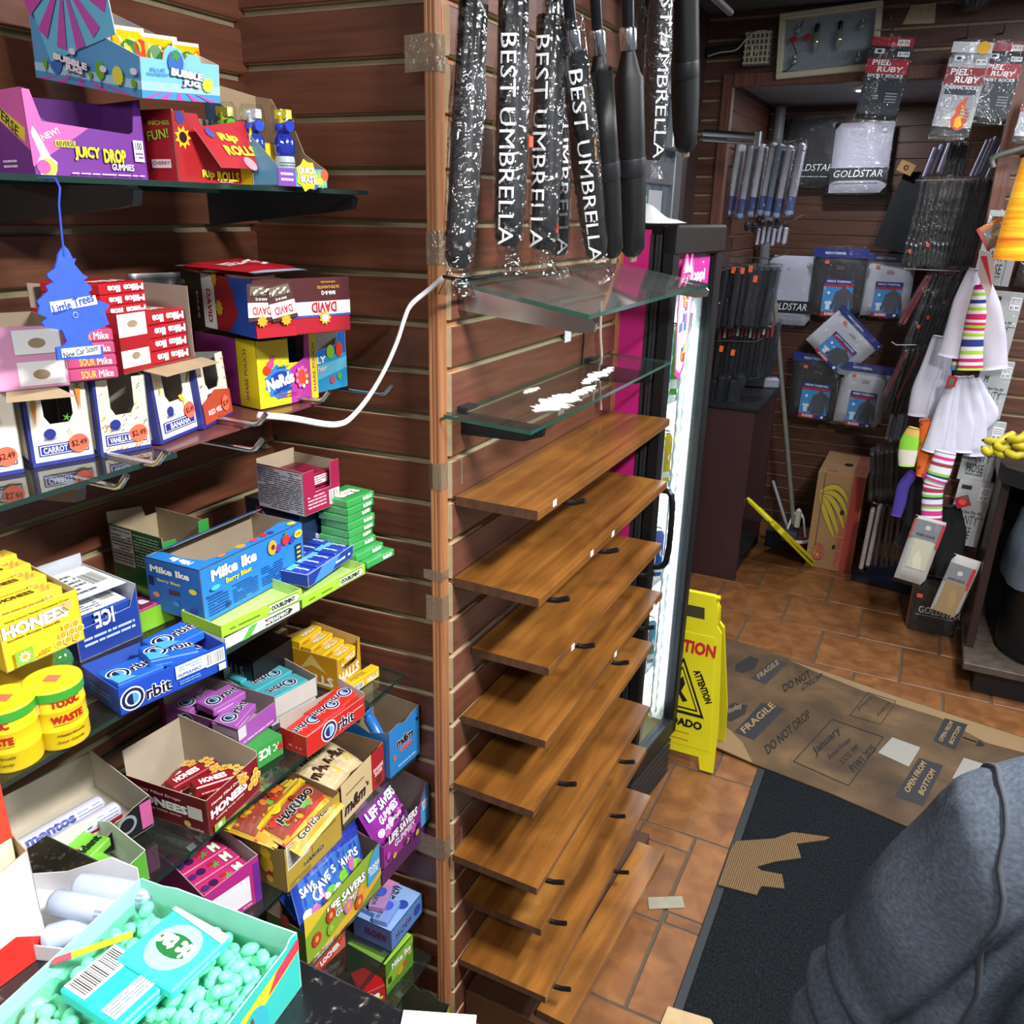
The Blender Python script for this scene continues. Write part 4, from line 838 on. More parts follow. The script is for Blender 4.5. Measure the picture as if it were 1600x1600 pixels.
def dr(ff): F = ff['F']; F.poly([(.5, .2), (.55, .5), (.5, .8), (.85, .8), (.9, .5), (.85, .2)], '#2a3a2c'); F.text('SPEARMINT', .69, .5, .4, '#f2f4f0', w=.3, bold=.04); F.rect(.02, .1, .1, .9, '#dfe8da'); F.poly([(.2, 0), (.3, 0), (.42, 1), (.32, 1)], '#5ab848')
carton('gum_tray', 'white and green spearmint gum tray, lowest under the lime tray', 'gum tray', frame(-.751, .700, z3, -4), (.135, .08, .0155), cols6('#e6eee4', L='#f0f2ee'), {}, inner='#d0d8c8', draw=dr)
def dr(ff): F = ff['F']; F.poly([(.1, 0), (.5, 0), (.7, 1), (.3, 1)], '#4a8fd8'); F.lines(.5, .3, .95, .7, 1, '#cfe0f8')
wf = frame(-.752, .868, z3+.019, 6)
carton('gum_tray', 'dark blue winter gum tray with rows of stick packs', 'gum tray', wf, (.128, .085, .02), cols6('#1f3a9c', T=None), {'B': [(0, 0), (1, 0), (1, 1.6), (0, 1.6)], 'R': [(0, 0), (1, 0), (1, 1.6), (0, 1)]}, inner='#d4d8e4', draw=dr)
def wp(f): f['T'].poly([(0, 0), (.3, 0), (.4, 1), (0, 1)], '#6fc0ee'); f['T'].text('Winterfresh', .6, .5, .55, '#ffffff', w=.6, bold=.04)
for i in range(5):
    for j in range(2):
        gum('gum_pack', 'slim blue stick gum pack in winter tray, %s row, %s from near end' % (['front', 'back'][j], ['first', 'second', 'third', 'fourth', 'fifth'][i]), 'gum pack', wf @ T(.006+i*.0255, .005+j*.04, .008+.002*((i+j) % 2)) @ RZ(0), (.0235, .0385, .011), '#2342b0', (lambda f: (f['T'].poly([(0, .72), (1, .72), (1, 1), (0, 1)], '#6fc0ee'), f['T'].text('Winterfresh', .5, .4, .14, '#ffffff', rot=PI/2, w=.62*f['T'].lv/f['T'].lu, bold=.04))), 'stick packs in the winter gum tray')
# navy mint carton, maroon cough drop carton on it
def dr(f):
    L, F = f['L'], f['F']; L.text('Dentyne', .48, .70, .24, '#d8dce8', w=.34, bold=.03); L.text('ICE', .48, .3, .4, '#cfd6e6', w=.3, bold=.05); L.poly([(.20, .9), (.29, .9), (.29, .6), (.245, .5), (.20, .6)], '#b0304a'); L.text('20', .245, .78, .13, '#ffffff', w=.05)
carton('mint_carton', 'navy mint gum carton carrying the maroon carton', 'carton', frame(-.835, .955, z3, -4), (.095, .12, .098), cols6('#1c2a4e', T='#cfd2d8'), {}, inner='#a0a4ac', draw=dr)
def dr(f):
    L, F = f['L'], f['F']; L.rect(.0, .0, .995, .97, '#c4c0c8'); L.lines(.02, .04, .97, .95, 18, '#3c3a48', .4); F.lines(.1, .10, .6, .42, 4, '#e8b8c8'); F.bars(.68, .06, .97, .40, 10)
maf = frame(-.802, .929, z3+.101, -3.9)
maroon = carton('cough_drop_carton', 'maroon cough drop carton with grey text panel on navy carton', 'carton', maf, (.080, .095, .069), cols6('#a01848'), {'F': [(0, 0), (1, 0), (1, 1.05), (.76, 1.05), (.74, .48), (.32, .46), (.30, .98), (0, .98)], 'B': [(0, 0), (1, 0), (1, 1.1), (0, 1.1)]}, inner='#b0a088', draw=dr)
def mp(f): f['F'].rect(.1, .2, .9, .8, '#eee8ea'); f['F'].lines(.15, .25, .85, .75, 3, '#9a5a70')
for i in range(2): gum('cough_drop_box', ['small maroon box lower in the maroon carton', 'small maroon box on top in the maroon carton'][i], 'box', maf @ T(.006, .012, .010+i*.024), (.066, .07, .022), '#8f1840', mp, 'small boxes in the maroon carton')
# stack of green gum packs
def ep(f): f['T'].text('extra', .45, .5, .45, '#f2f4ee', w=.7, bold=.08, out='#12301a', outw=.06); f['F'].text('extra', .72, .5, .6, '#f4f6f0', w=.34, bold=.06, rot=PI, out='#1c4a24'); f['L'].lines(.05, .1, .95, .9, 5, '#8fc49a', .5)
ex = frame(-.735, .995, z3, -3)
for i in range(7):
    gum('gum_pack', ['green spearmint gum pack, lowest of the tall stack', 'green spearmint gum pack, second lowest of tall stack', 'green spearmint gum pack, third lowest of tall stack', 'green spearmint gum pack in the middle of the tall stack', 'green spearmint gum pack, third from top of tall stack', 'green spearmint gum pack just below the stack top', 'green spearmint gum pack on top of the tall stack'][i], 'gum pack',
        frame(-.768+.001*(i % 3), .988, z3+.0256+i*.0126, -4+3*((i*5) % 3)), (.066, .058, .0122), '#3fa454', ep, 'stacked green gum packs')
for i in range(2):
    gum('gum_pack', ['green gum pack lying flat at the shelf corner under the stack', 'green gum pack lying offset just below the tall stack'][i], 'gum pack', frame(-.742-.012*i, .998-.010*i, z3+i*.0126, -4+2*i), (.070, .062, .0122), '#3fa454', ep, 'stacked green gum packs')

# ---------------------------------------------------------------- fourth shelf
z4 = ZS[3]+.0005
def dr(f):
    F, L = f['F'], f['L']; L.text('HALLS', .5, .72, .26, '#6a7078', w=.6, bold=.04); 
    for i in range(12): a = i*PI/6; L.poly([(.4+.05*math.cos(a), .35+.08*math.sin(a)), (.4+.25*math.cos(a+.1), .35+.3*math.sin(a+.1)), (.4+.25*math.cos(a+.2), .35+.3*math.sin(a+.2))], '#4a4d54', k=4)
    L.lines(.1, .05, .9, .14, 1, '#70747c')
carton('lozenge_carton', 'black lozenge carton behind the yellow lozenge display', 'carton', frame(-.935, .925, z4, 0), (.10, .10, .088), cols6('#15161b', T='#1c1e24'), {}, inner='#444', draw=dr)
def dr(f):
    F, L = f['F'], f['L']; L.poly([(.25, .42), (.5, .95), (.8, .45), (.5, .62)], '#f0d478'); L.text('HALLS', .56, .24, .30, '#fdf6e0', w=.72, bold=.06, out='#b87a10', outw=.02); F.text('HALLS', .48, .35, .30, '#fdf6e0', w=.85, bold=.06, out='#b87a10', outw=.02); F.star(.22, .72, .008, '#f4e6b0', n=8, q=.3)
hf = frame(-.841, 1.030, z4, 1.5)
carton('lozenge_carton', 'golden yellow lozenge display carton filled with stick packs', 'carton', hf, (.072, .110, .066), cols6('#dca41c', L='#cf961a'), {'F': [(0, 0), (1, 0), (1, 1.15), (.92, 1.1), (.85, .55), (.2, .5), (.12, .9), (0, 1)], 'R': [(0, 0), (1, 0), (1, 1.3), (0, 1.15)], 'B': [(0, 0), (1, 0), (1, 1.3), (0, 1.1)]}, inner='#c8a860', draw=dr)
def lp(f): f['T'].text('HALLS', .55, .5, .55, '#fff8e0', w=.5, bold=.05, out='#b0780e'); f['F'].lines(.1, .2, .4, .8, 4, '#7a5a10'); f['F'].text('HALLS', .7, .5, .5, '#fff8e0', w=.4, bold=.05)
k = 0
for j in range(4):
    gum('lozenge_pack', ['yellow lozenge stick pack nearest the front of the golden carton', 'yellow lozenge stick pack, second row in the golden carton', 'yellow lozenge stick pack, third row in the golden carton', 'yellow lozenge stick pack at the wall side of the golden carton'][j], 'lozenge pack', hf @ T(.004, .006+j*.025, .036+.007*j) @ RY(-.03), (.064, .022, .022), '#e8bd24', lp, 'stick packs in the golden carton')
gum('lozenge_pack', 'single yellow lozenge stick pack lying beside the golden carton', 'lozenge pack', frame(-.815, 1.035, z4, -6), (.075, .02, .021), '#eac728', lambda f: (f['F'].text('HALLS', .72, .45, .55, '#fff8e0', w=.4, bold=.05, out='#b0780e'), f['F'].bars(.05, .1, .4, .7, 14), f['T'].lines(.1, .2, .6, .8, 4, '#7a5a10')))
def tray(label, f, size, c, inner, draw=None, outl=None): return carton('gum_tray', label, 'gum tray', f, size, cols6(c), outl or {}, inner=inner, draw=draw)
SL = {'R': [(0, 0), (1, 0), (1, 1.5), (0, 1.2)], 'L': [(0, 0), (1, 0), (1, .9), (0, 1.5)], 'B': [(0, 0), (1, 0), (1, 1.6), (0, 1.6)]}
# maroon tray of mint gum at the wall
tf = frame(-.90, .80, z4, 0)
tray('maroon gum tray at the wall behind the purple tray', tf, (.10, .12, .04), '#7a1f4a', '#8a6a74', None, SL)
for i in range(3): gum('gum_pack', ['dark pink gum pack at near end of the maroon tray', 'dark pink gum pack in the middle of maroon tray', 'dark pink gum pack at far end of maroon tray'][i], 'gum pack', tf @ T(.004+i*.031, .01, .03+.002*i), (.03, .09, .013), '#8f2a62', lambda f: f['T'].text('trident', .5, .5, .13, '#1a1420', rot=PI/2, w=.6*f['T'].lv/f['T'].lu, bold=.05, out='#c8a0b8'), 'packs in the maroon tray')
# purple tray
def dr(f):
    F, L = f['F'], f['L']; orbit(L, .45, .52, .6, '#2a2f5a', '#5f9fd0'); L.rect(.68, .45, 1, .9, '#d8cfe0'); L.lines(.7, .5, .97, .6, 1, '#9a70b0'); F.rect(0, .4, .2, .95, '#d8cfe0'); F.lines(.1, .1, .9, .25, 1, '#e0c0e4')
of = frame(-.838, .787, z4+.0345, 1.1)
tray('purple gum tray on the fourth shelf, beside the red tray', of, (.085, .150, .036), '#a254ae', '#a79c98', dr, {'R': [(0, 0), (1, 0), (1, 1.2), (0, 1.25)], 'B': [(0, 0), (1, 0), (1, 1.6), (0, 1.6)]})
def op(f): orbit(f['T'], .56, .5, .46, '#2a2f5a', '#5f9fd0'); f['F'].lines(.1, .3, .6, .6, 1, '#e8d0ec')
for i, (x, y, z, a) in enumerate([(.008, .01, .020, .25), (.014, .06, .030, -.12), (.008, .105, .018, .05)]): gum('gum_pack', ['purple gum pack tilted at the front of purple tray', 'purple gum pack on top in the purple tray', 'purple gum pack at the wall end of purple tray'][i], 'gum pack', of @ T(x, y, z) @ RZ(a), (.064, .042, .014), '#b062bc', op, 'packs in the purple tray')
mb = MB(); mb.box(0, 0, 0, .055, .10, .034, M('#3c9a44', .5)); o = mb.build('mint_carton', mat=frame(-.815, .792, z4, -8)); tag(o, 'green mint carton under the purple gum tray', 'carton'); pb = MB(); f_ = faces(pb, .055, .10, .034)['F']; f_.text('ICE', .35, .6, .5, '#eaf6ec', w=.4, bold=.05, rot=PI); f_.text('PC', .75, .6, .4, '#eaf6ec', w=.2, rot=PI); f_.ell(.9, .5, .006, '#c02a3a'); pb.build('printing', o)
# teal tray
tf2 = frame(-.872, .892, z4+.012, -10)
tray('white lined tray of teal gum packs', tf2, (.10, .12, .036), '#d8d4d0', '#c9c2bc', None, {'R': [(0, 0), (1, 0), (1, 1.3), (0, 1.1)], 'B': [(0, 0), (1, 0), (1, 1.5), (0, 1.3)]})
def tp_(f): orbit(f['T'], .45, .5, .52, '#1f3a6a', '#7ac8d8', rot=PI)
for i in range(3): gum('gum_pack', ['teal gum pack at the front of the white lined tray', 'teal gum pack in the middle of the white lined tray', 'teal gum pack at the wall end of the white lined tray'][i], 'gum pack', tf2 @ T(.006, .006+i*.038, .022+.003*i) @ RZ(.04*i), (.082, .037, .013), '#4fb4c2', tp_, 'teal gum packs')
mb = MB(); mb.box(0, 0, 0, .095, .115, .011, M('#c8ccd0', .5)); o = mb.build('gum_carton', mat=frame(-.873, .894, z4, -10)); tag(o, 'flat white carton under the teal gum tray', 'carton')
# red tray
def dr(f):
    F, L = f['F'], f['L']; orbit(F, .55, .55, .72, '#23306a', '#7ab8e0', rot=.0); F.lines(.78, .6, .95, .75, 1, '#f2c0bc'); L.lines(.3, .2, .8, .4, 1, '#f0b0aa')
rf = frame(-.766, .855, z4, -3.8)
tray('bright red cinnamon gum tray at the shelf edge', rf, (.139, .056, .037), '#cf2a26', '#b8aaa0', dr, {'R': [(0, 0), (1, 0), (1, 1.5), (0, 1.2)], 'B': [(0, 0), (1, 0), (1, 1.4), (0, 1.0)]})
def rp(f): orbit(f['T'], .45, .5, .42, '#1f2a6a', '#8ac0e8', rot=PI)
for i, (x, y, z, a) in enumerate([(.006, .006, .020, .0), (.048, .008, .024, -.08), (.088, .008, .026, .05)]): gum('gum_pack', ['red cinnamon gum pack at the near end of red tray', 'red cinnamon gum pack in the middle of red tray', 'red cinnamon gum pack at far end of red tray'][i], 'gum pack', rf @ T(x, y, z) @ RZ(a) @ RY(-.05), (.050, .044, .013), '#d6352e', rp, 'red gum packs')
# maroon honey drop carton
def dr(f):
    F, L = f['F'], f['L']
    for (Q, s) in ((F, 1), (L, .9)):
        Q.text('HONEES', .40, .52, .24, '#ffffff', w=.70, bold=.06, out='#3a0a10', outw=.02); Q.text('Honey Filled Drops', .38, .78, .10, '#f6e8e0', w=.6); Q.text('soothing honey center', .4, .32, .08, '#f0d0c8', w=.55)
    honeycomb(F, .80, .35, .006, ((0, 0), (1, 0), (.5, .87), (1.5, .87), (1, 1.74))); F.rect(.06, .04, .26, .24, '#7fae3a'); F.star(.16, .14, .005, '#f3efdc', n=9, q=.6); L.rect(.76, .38, .94, .72, '#d8d4cc'); L.ell(.74, .18, .006, '#d8b070', ry=.005); L.text('Gesundheit', .84, .1, .07, '#f0d0c8', w=.2)
hmf = frame(-.770, .655, z4, 4.6)
hm = carton('lozenge_carton', 'maroon honey drop carton holding loose small boxes', 'carton', hmf, (.108, .140, .058), cols6('#7c1620', L='#6d131c'), {'B': [(0, 0), (1, 0), (1, 1.7), (0, 1.5)], 'R': [(0, 0), (1, 0), (1, 1.6), (.5, 1.4), (0, 1.15)], 'L': [(0, 0), (1, 0), (1, 1), (0, 1.0)]}, inner='#b3a693', draw=dr)
def hq(f): f['T'].text('HONEES', .38, .5, .5, '#ffffff', w=.5, bold=.05); honeycomb(f['T'], .78, .25, .004); honeycomb(f['F'], .8, .2, .004); f['F'].lines(.1, .3, .6, .6, 1, '#e0a8a0')
for i, (x, y, z, a, b) in enumerate([(.012, .030, .042, -.5, .1), (.014, .07, .030, -.25, 0), (.03, .012, .022, .25, .05), (.02, .085, .012, .1, 0)]): gum('lozenge_box', ['small maroon honey drop box lying uppermost in its carton', 'small maroon honey drop box below the uppermost one', 'small maroon honey drop box at the front of its carton', 'small maroon honey drop box at the bottom of its carton'][i], 'box', hmf @ T(x, y, z) @ RZ(a) @ RY(b), (.075, .024, .018), '#8a1a24', hq, 'honey drop boxes in the maroon carton')
# roll candy tray with torn black front, at the near end
mtf = frame(-.865, .462, z4+.012, -8)
mt = tray('torn black and pink gum tray holding a red and white candy roll', mtf, (.165, .14, .05), '#16151a', '#c0b6a6', lambda f: (f['F'].ell(.78, .5, .014, '#8a8f98'), f['F'].ell(.78, .5, .010, '#16151a'), f['F'].rect(.9, .1, 1, .9, '#c05a94')), {'F': [(0, 0), (1, 0), (1, 1.0), (.85, .9), (.6, .5), (.3, .42), (.1, .8), (0, .75)], 'R': [(0, 0), (1, 0), (1, 1.3), (0, 1.0)], 'L': [(0, 0), (1, 0), (1, .7), (0, .9)], 'B': [(0, 0), (1, 0), (1, 1.2), (0, 1.2)]})
def roll(label, m4, r, L_, c, band, txt, tc, name='candy_roll', group=None):
    mb = MB(); mb.M = RY(PI/2); mb.lathe([(r*.55, 0), (r*.9, .003), (r, .006), (r, L_-.006), (r*.9, L_-.003), (r*.55, L_)], M(c, .3), 18); o = mb.build(name, mat=m4)
    pb = MB(); F = Face(pb, fn=lambda u, v, e: Vector((u*L_, -math.cos(-.9+v*2.4)*(r+e), math.sin(-.9+v*2.4)*(r+e))), lu=L_, lv=2.4*r)
    if band: F.rect(.02, .0, .98, .36, band, n=4)
    F.text(txt, .42, .68, .34, tc, w=.5, bold=.05); F.lines(.7, .4, .95, .8, 3, '#8890a8'); pb.build('printing', o)
    return tag(o, label, 'candy roll', group)
roll('red and white mint candy roll in the torn black tray', frame(-.905, .475, z4+.036, -8) @ T(.005, .0, 0), .013, .13, '#c8c6d8', '#b02030', 'mentos', '#2f3a90'); roll('red and white mint candy roll behind the front roll', frame(-.937, .475, z4+.034, -8) @ T(.005, .0, 0), .013, .13, '#c8c6d8', '#b02030', 'mentos', '#2f3a90')
gum('gum_pack', 'dark teal gum pack sticking out under the torn black tray', 'gum pack', frame(-.845, .40, z4, -14), (.075, .05, .0115), '#20333c', lambda f: (f['T'].text('EXTRA', .5, .5, .5, '#7a9aa0', w=.7, bold=.05, rot=PI), f['F'].rect(.0, 0, 1, .5, '#3a9ab0')))
# watermelon gum tray
wtf = frame(-.79, .478, z4, -6)
tray('green watermelon gum tray at the near end of fourth shelf', wtf, (.085, .10, .040), '#5aa83a', '#d8ded2', lambda f: (f['F'].ell(.5, .45, .012, '#7cc83c'), f['R'].rect(0, 0, 1, .8, '#6ab43c')), {'R': [(0, 0), (1, 0), (1, 1.1), (.7, 1.4), (.3, 1.25), (0, 1.15)], 'B': [(0, 0), (1, 0), (1, 1.3), (.4, 1.5), (0, 1.2)], 'F': [(0, 0), (1, 0), (1, 1.1), (.7, .95), (0, .7)]})
def tpk(f): f['T'].poly([(.05, .5), (.5, .5), (.4, .95), (.1, .95)], '#d8485a'); f['T'].poly([(.05, .5), (.5, .5), (.5, .4), (.02, .4)], '#eaf2dc'); f['T'].text('trident', .58, .38, .34, '#14301c', w=.72, bold=.06, rot=.9 if False else 0)
for i, (x, y, z, a) in enumerate([(.006, .008, .022, .1), (.022, .045, .028, .3)]): gum('gum_pack', ['green watermelon gum pack at the front of its tray', 'green watermelon gum pack leaning at the back of its tray'][i], 'gum pack', wtf @ T(x, y, z) @ RZ(a), (.058, .042, .013), '#7ac63e', tpk, 'watermelon gum packs')

# ---------------------------------------------------------------- fifth shelf
z5 = ZS[4]+.0005
def mm(F, u, v, h, w, c='#3a1f18', o=None): F.text('m&m', u, v, h, c, w=w, bold=.06, shear=.1, out=o); F.text("'s", u+w*.58, v+h*.3, h*.45, c, w=w*.13, bold=.05)
def dr(f):
    F = f['F']; F.rect(0, 0, .70, 1, '#d9c292'); mm(F, .30, .30, .34, .48, '#3a1f18', '#f4ead0'); F.rect(.70, 0, 1, 1, '#b3222a'); F.text('SHARE', .85, .50, .10, '#ffffff', w=.24); F.text('SIZE', .85, .38, .10, '#ffffff', w=.18); F.ell(.85, .18, .008, '#5a3420'); F.lines(.1, .62, .5, .70, 1, '#8a6a3a')
mmf = frame(-.758, .920, z5, 3.6)
carton('candy_carton', 'tan and red almond candy tray holding share size bags', 'carton', mmf, (.135, .116, .080), cols6('#d9c292', R='#b3222a', L='#8f2a24'), {'F': [(0, 0), (1, 0), (1, 1), (.88, .98), (.74, .60), (.5, .55), (0, .55)], 'R': [(0, 0), (1, 0), (1, 1), (0, 1)], 'L': [(0, 0), (1, 0), (1, .55), (0, .8)], 'B': [(0, 0), (1, 0), (1, 1.05), (0, 1.05)]}, inner='#7a6148', draw=dr)
def mb_(f): f.rect(.02, .1, .98, .9, '#d8c6a0', n=6); f.text('m&m', .5, .55, .3, '#3a1f18', w=.7, bold=.07, rot=.0); f.ell(.75, .28, .008, '#e2c02a')
for i, (x, y, z, a, b) in enumerate([(.035, .03, .03, .15, .5), (.09, .035, .032, -.2, .5), (.06, .075, .035, 0, .35)]):
    pouch('candy_bag', ['tan almond candy bag at near end of its tray', 'tan almond candy bag at far end of its tray', 'tan almond candy bag at the back of its tray'][i], 'candy bag', mmf @ T(x, y+.055, .052) @ RZ(a) @ RX(-PI/2+b*.25) @ T(0, 0, -.06), .062, .085, .024, '#d2bd94', mb_, 'almond candy bags', crimp='#cbb78e', seed=10+i)
def dr(f):
    F = f['F']; F.text('m&m', .5, .58, .17, '#3a1f18', w=.52, bold=.06, shear=.1, out='#f2f4f8', outw=.04); F.text('minis', .52, .42, .11, '#d83a2a', w=.36, bold=.05, out='#f2f4f8'); F.ell(.15, .35, .005, '#e06a2a'); F.lines(.25, .10, .85, .14, 1, '#dcecf8'); F.ell(.9, .78, .004, '#1a2a4a')
carton('candy_carton', 'bright blue mini candy carton with torn top next to corner', 'carton', frame(-.756, 1.059, z5, -2.9), (.095, .11, .106), cols6('#2f86cf', L='#2874b8'), {'F': [(0, 0), (1, 0), (1, 1), (.75, .97), (.5, .90), (.3, .97), (0, .93)], 'B': [(0, 0), (1, 0), (1, 1.15), (0, 1.15)], 'L': [(0, 0), (1, 0), (1, .93), (.6, .8), (0, 1.0)]}, inner='#8d7a64', draw=dr)
mb = MB(); mb.M = RX(-.6); mb.lathe([(.011, 0), (.011, .05), (.008, .052), (.008, .058), (.014, .060), (.014, .066), (.010, .070)], M('#2f78c8', .3), 16); o = mb.build('candy_tube', mat=frame(-.756, 1.059, z5+.05, -2.9) @ T(.03, .04, 0)); tag(o, 'blue mini candy tube sticking out of the torn blue carton', 'candy tube')
def dr(f):
    F, L = f['F'], f['L']; F.rect(.03, .42, .40, .95, '#d8d8d0'); F.lines(.05, .45, .38, .92, 10, '#6a6a60'); F.rect(.45, .3, .455, .98, '#5a4418'); F.rect(.62, .62, .85, .80, '#e4e0d0'); F.lines(.55, .50, .9, .6, 2, '#6a5520'); F.text('HARIBO', .47, .26, .09, '#2a2418', w=.34, bold=.04, out='#e8e2cc'); F.lines(.05, .06, .4, .16, 2, '#7a6424'); F.rect(0, .96, .45, .985, '#c23a2a')
    L.ell(.70, .45, .013, '#d8b428', ry=.016); L.ell(.70, .68, .010, '#d8b428'); L.ell(.66, .78, .004, '#c8a420'); L.ell(.75, .28, .006, '#a8202c'); L.ell(.74, .18, .007, '#d8b428')
hrf = frame(-.739, .758, z5, .5)
carton('candy_carton', 'gold gummy bear display carton with open top', 'carton', hrf, (.137, .123, .0915), cols6('#b3983e', L='#8f7a3a', R='#a88e3a'), {'F': [(0, 0), (1, 0), (1, 1), (.5, .98), (.46, .92), (.1, .86), (0, .9)], 'L': [(0, 0), (1, 0), (1, .9), (.9, .86), (0, .92)], 'B': [(0, 0), (1, 0), (1, 1.1), (0, 1.05)], 'R': [(0, 0), (1, 0), (1, 1.1), (0, 1)]}, inner='#7d6242', draw=dr)
def hb(f): f.rect(.0, .06, 1, .32, '#c9a83a', n=3); f.rect(0, .32, 1, .38, '#c8302a', n=1); f.rect(.04, .38, .96, .78, '#8a3a2c', n=4); f.text('Goldbears', .5, .2, .12, '#2a2418', w=.72, bold=.04, out='#f2ecd8'); [f.ell(random.uniform(.1, .9), random.uniform(.42, .74), .006, random.choice(['#b8281e', '#c86a1e', '#8a1f1a', '#c8a028', '#5a9a3a'])) for _ in range(14)]; f.rect(.0, .8, 1, .94, '#d8b828', n=2); f.ell(.3, .86, .012, '#e6cc2c')
def hb2(f): hb(f); f.text('HARIBO', .5, .60, .16, '#1c1a18', w=.7, bold=.06, out='#f4f2ea')
for i, (x, y, z, a, fn) in enumerate([(.06, .085, .075, .30, hb), (.075, .035, .068, .10, hb2), (.07, .075, .05, -.1, hb)]):
    pouch('candy_bag', ['gold gummy bear bag lying uppermost in the gold carton', 'gold gummy bear bag at the front of the gold carton', 'gold gummy bear bag lower in the gold carton'][i], 'candy bag', hrf @ T(x, y-.05, z) @ RZ(a) @ RX(-PI/2+.30), .125, .095, .026, '#b8922e', fn, 'gummy bear bags', crimp='#cdb45a', seed=20+i)
def dr(f): F = f['F']; F.rect(.10, .15, .80, .78, '#e4e4ea'); F.rect(.88, 0, 1, 1, '#6a2a90'); F.lines(.3, .04, .8, .12, 1, '#e8a8cc'); F.lines(.15, .2, .4, .35, 2, '#b0a8b4')
mgf = frame(-.785, .645, z5, -11.8)
carton('gum_tray', 'magenta chewy gum tray with white front panel', 'gum tray', mgf, (.090, .185, .072), cols6('#b02a80', R='#7a2a8a'), {'F': [(0, 0), (1, 0), (1, 1.15), (0, 1.0)], 'L': [(0, 0), (1, 0), (1, .95), (.6, 1.1), (0, 1.1)], 'B': [(0, 0), (1, 0), (1, 1.2), (0, 1.2)], 'R': [(0, 0), (1, 0), (1, 1.2), (0, 1.15)]}, inner='#a8a0a4', draw=dr)
def mg(f): f['T'].ell(.28, .55, .007, '#3a1a4a'); f['T'].star(.55, .45, .009, '#5aa83a', n=6, q=.4); f['T'].ell(.5, .6, .005, '#b8243a'); f['T'].text('M', .8, .5, .7, '#dff0dc', w=.16, bold=.08, out='#2f7a3a'); f['T'].ell(.1, .5, .006, '#4a2a6a')
for i in range(5): gum('gum_pack', ['magenta berry gum pack at the front of the magenta tray', 'magenta berry gum pack, second in the magenta tray', 'magenta berry gum pack, third in the magenta tray', 'magenta berry gum pack, fourth in the magenta tray', 'magenta berry gum pack at wall end of the magenta tray'][i], 'gum pack', mgf @ T(.006, .006+i*.032, .046+.001*(i % 2)), (.078, .03, .016), '#c2306e', mg, 'packs in the magenta tray')

# ---------------------------------------------------------------- sixth to lowest shelf
z6 = ZS[5]+.0005
def ls(F, u, v, w, h, rot=0): F.text('LIFE SAVERS', u, v, h, '#ffffff', w=w, bold=.05, rot=rot, out='#2a2a6a', outw=.05); F.text('GUMMIES', u+.02, v-h*1.1, h*.85, '#f4e8f4', w=w*.7, bold=.04, rot=rot, out='#3a2a6a')
def dr(f):
    F = f['F']; ls(F, .42, .60, .62, .22); F.poly([(.80, 0), (1, 0), (1, 1), (.93, .95), (.80, .5)], '#4aa8dc'); F.text('SHARE', .90, .62, .12, '#ffffff', w=.16); F.text('SIZE', .90, .48, .12, '#ffffff', w=.12)
    for _ in range(14): F.ell(random.uniform(.05, .78), random.uniform(.05, .35), .006, random.choice(['#6a1a7a', '#c85ab8', '#c8b83a', '#4a1a5a']))
lpf = frame(-.733, .998, z6+.041, .2)
carton('candy_carton', 'purple ring gummies share size tray beside the corner', 'carton', lpf, (.155, .14, .086), cols6('#9c2f94'), {'F': [(0, 0), (1, 0), (1, 1.0), (.93, .95), (.8, .62), (0, .58)], 'R': [(0, 0), (1, 0), (1, 1.2), (0, 1.0)], 'B': [(0, 0), (1, 0), (1, 1.2), (0, 1.1)], 'L': [(0, 0), (1, 0), (1, .58), (0, 1)]}, inner='#6f625e', draw=dr)
mb = MB(); mb.box(0, 0, 0, .15, .13, .0405, M('#5a2a5e', .6)); o = mb.build('candy_carton', mat=frame(-.738, .998, z6, .2)); tag(o, 'closed purple carton under the purple ring gummies tray', 'carton')
def pl(f): f.rect(.0, .08, 1, .92, '#8f2f9c', n=8); f.text('LIFE SAVERS', .48, .60, .15, '#ffffff', w=.85, bold=.05, out='#2a2a6a', outw=.05); f.text('GUMMIES', .5, .43, .12, '#f4e8f4', w=.6, bold=.05); f.rect(.05, .82, .95, .92, '#4a9fd4', n=2); [f.ell(random.uniform(.08, .92), random.uniform(.12, .34), .008, random.choice(['#5a1a6a', '#c85ab8', '#e6d0ee', '#3a1a4a'])) for _ in range(12)]; f.text('wild berries', .6, .3, .06, '#ffffff', w=.3)
for i, (x, y, z, a) in enumerate([(.07, .02, .04, .1), (.075, .055, .045, -.1)]): pouch('candy_bag', ['purple ring gummies bag at the front of its purple tray', 'purple ring gummies bag behind the front purple bag'][i], 'candy bag', lpf @ T(x, y, z-.03) @ RZ(a) @ RX(-.55), .112, .13, .03, '#8f2f9c', pl, 'purple gummies bags', crimp='#4a9fd4', seed=30+i)
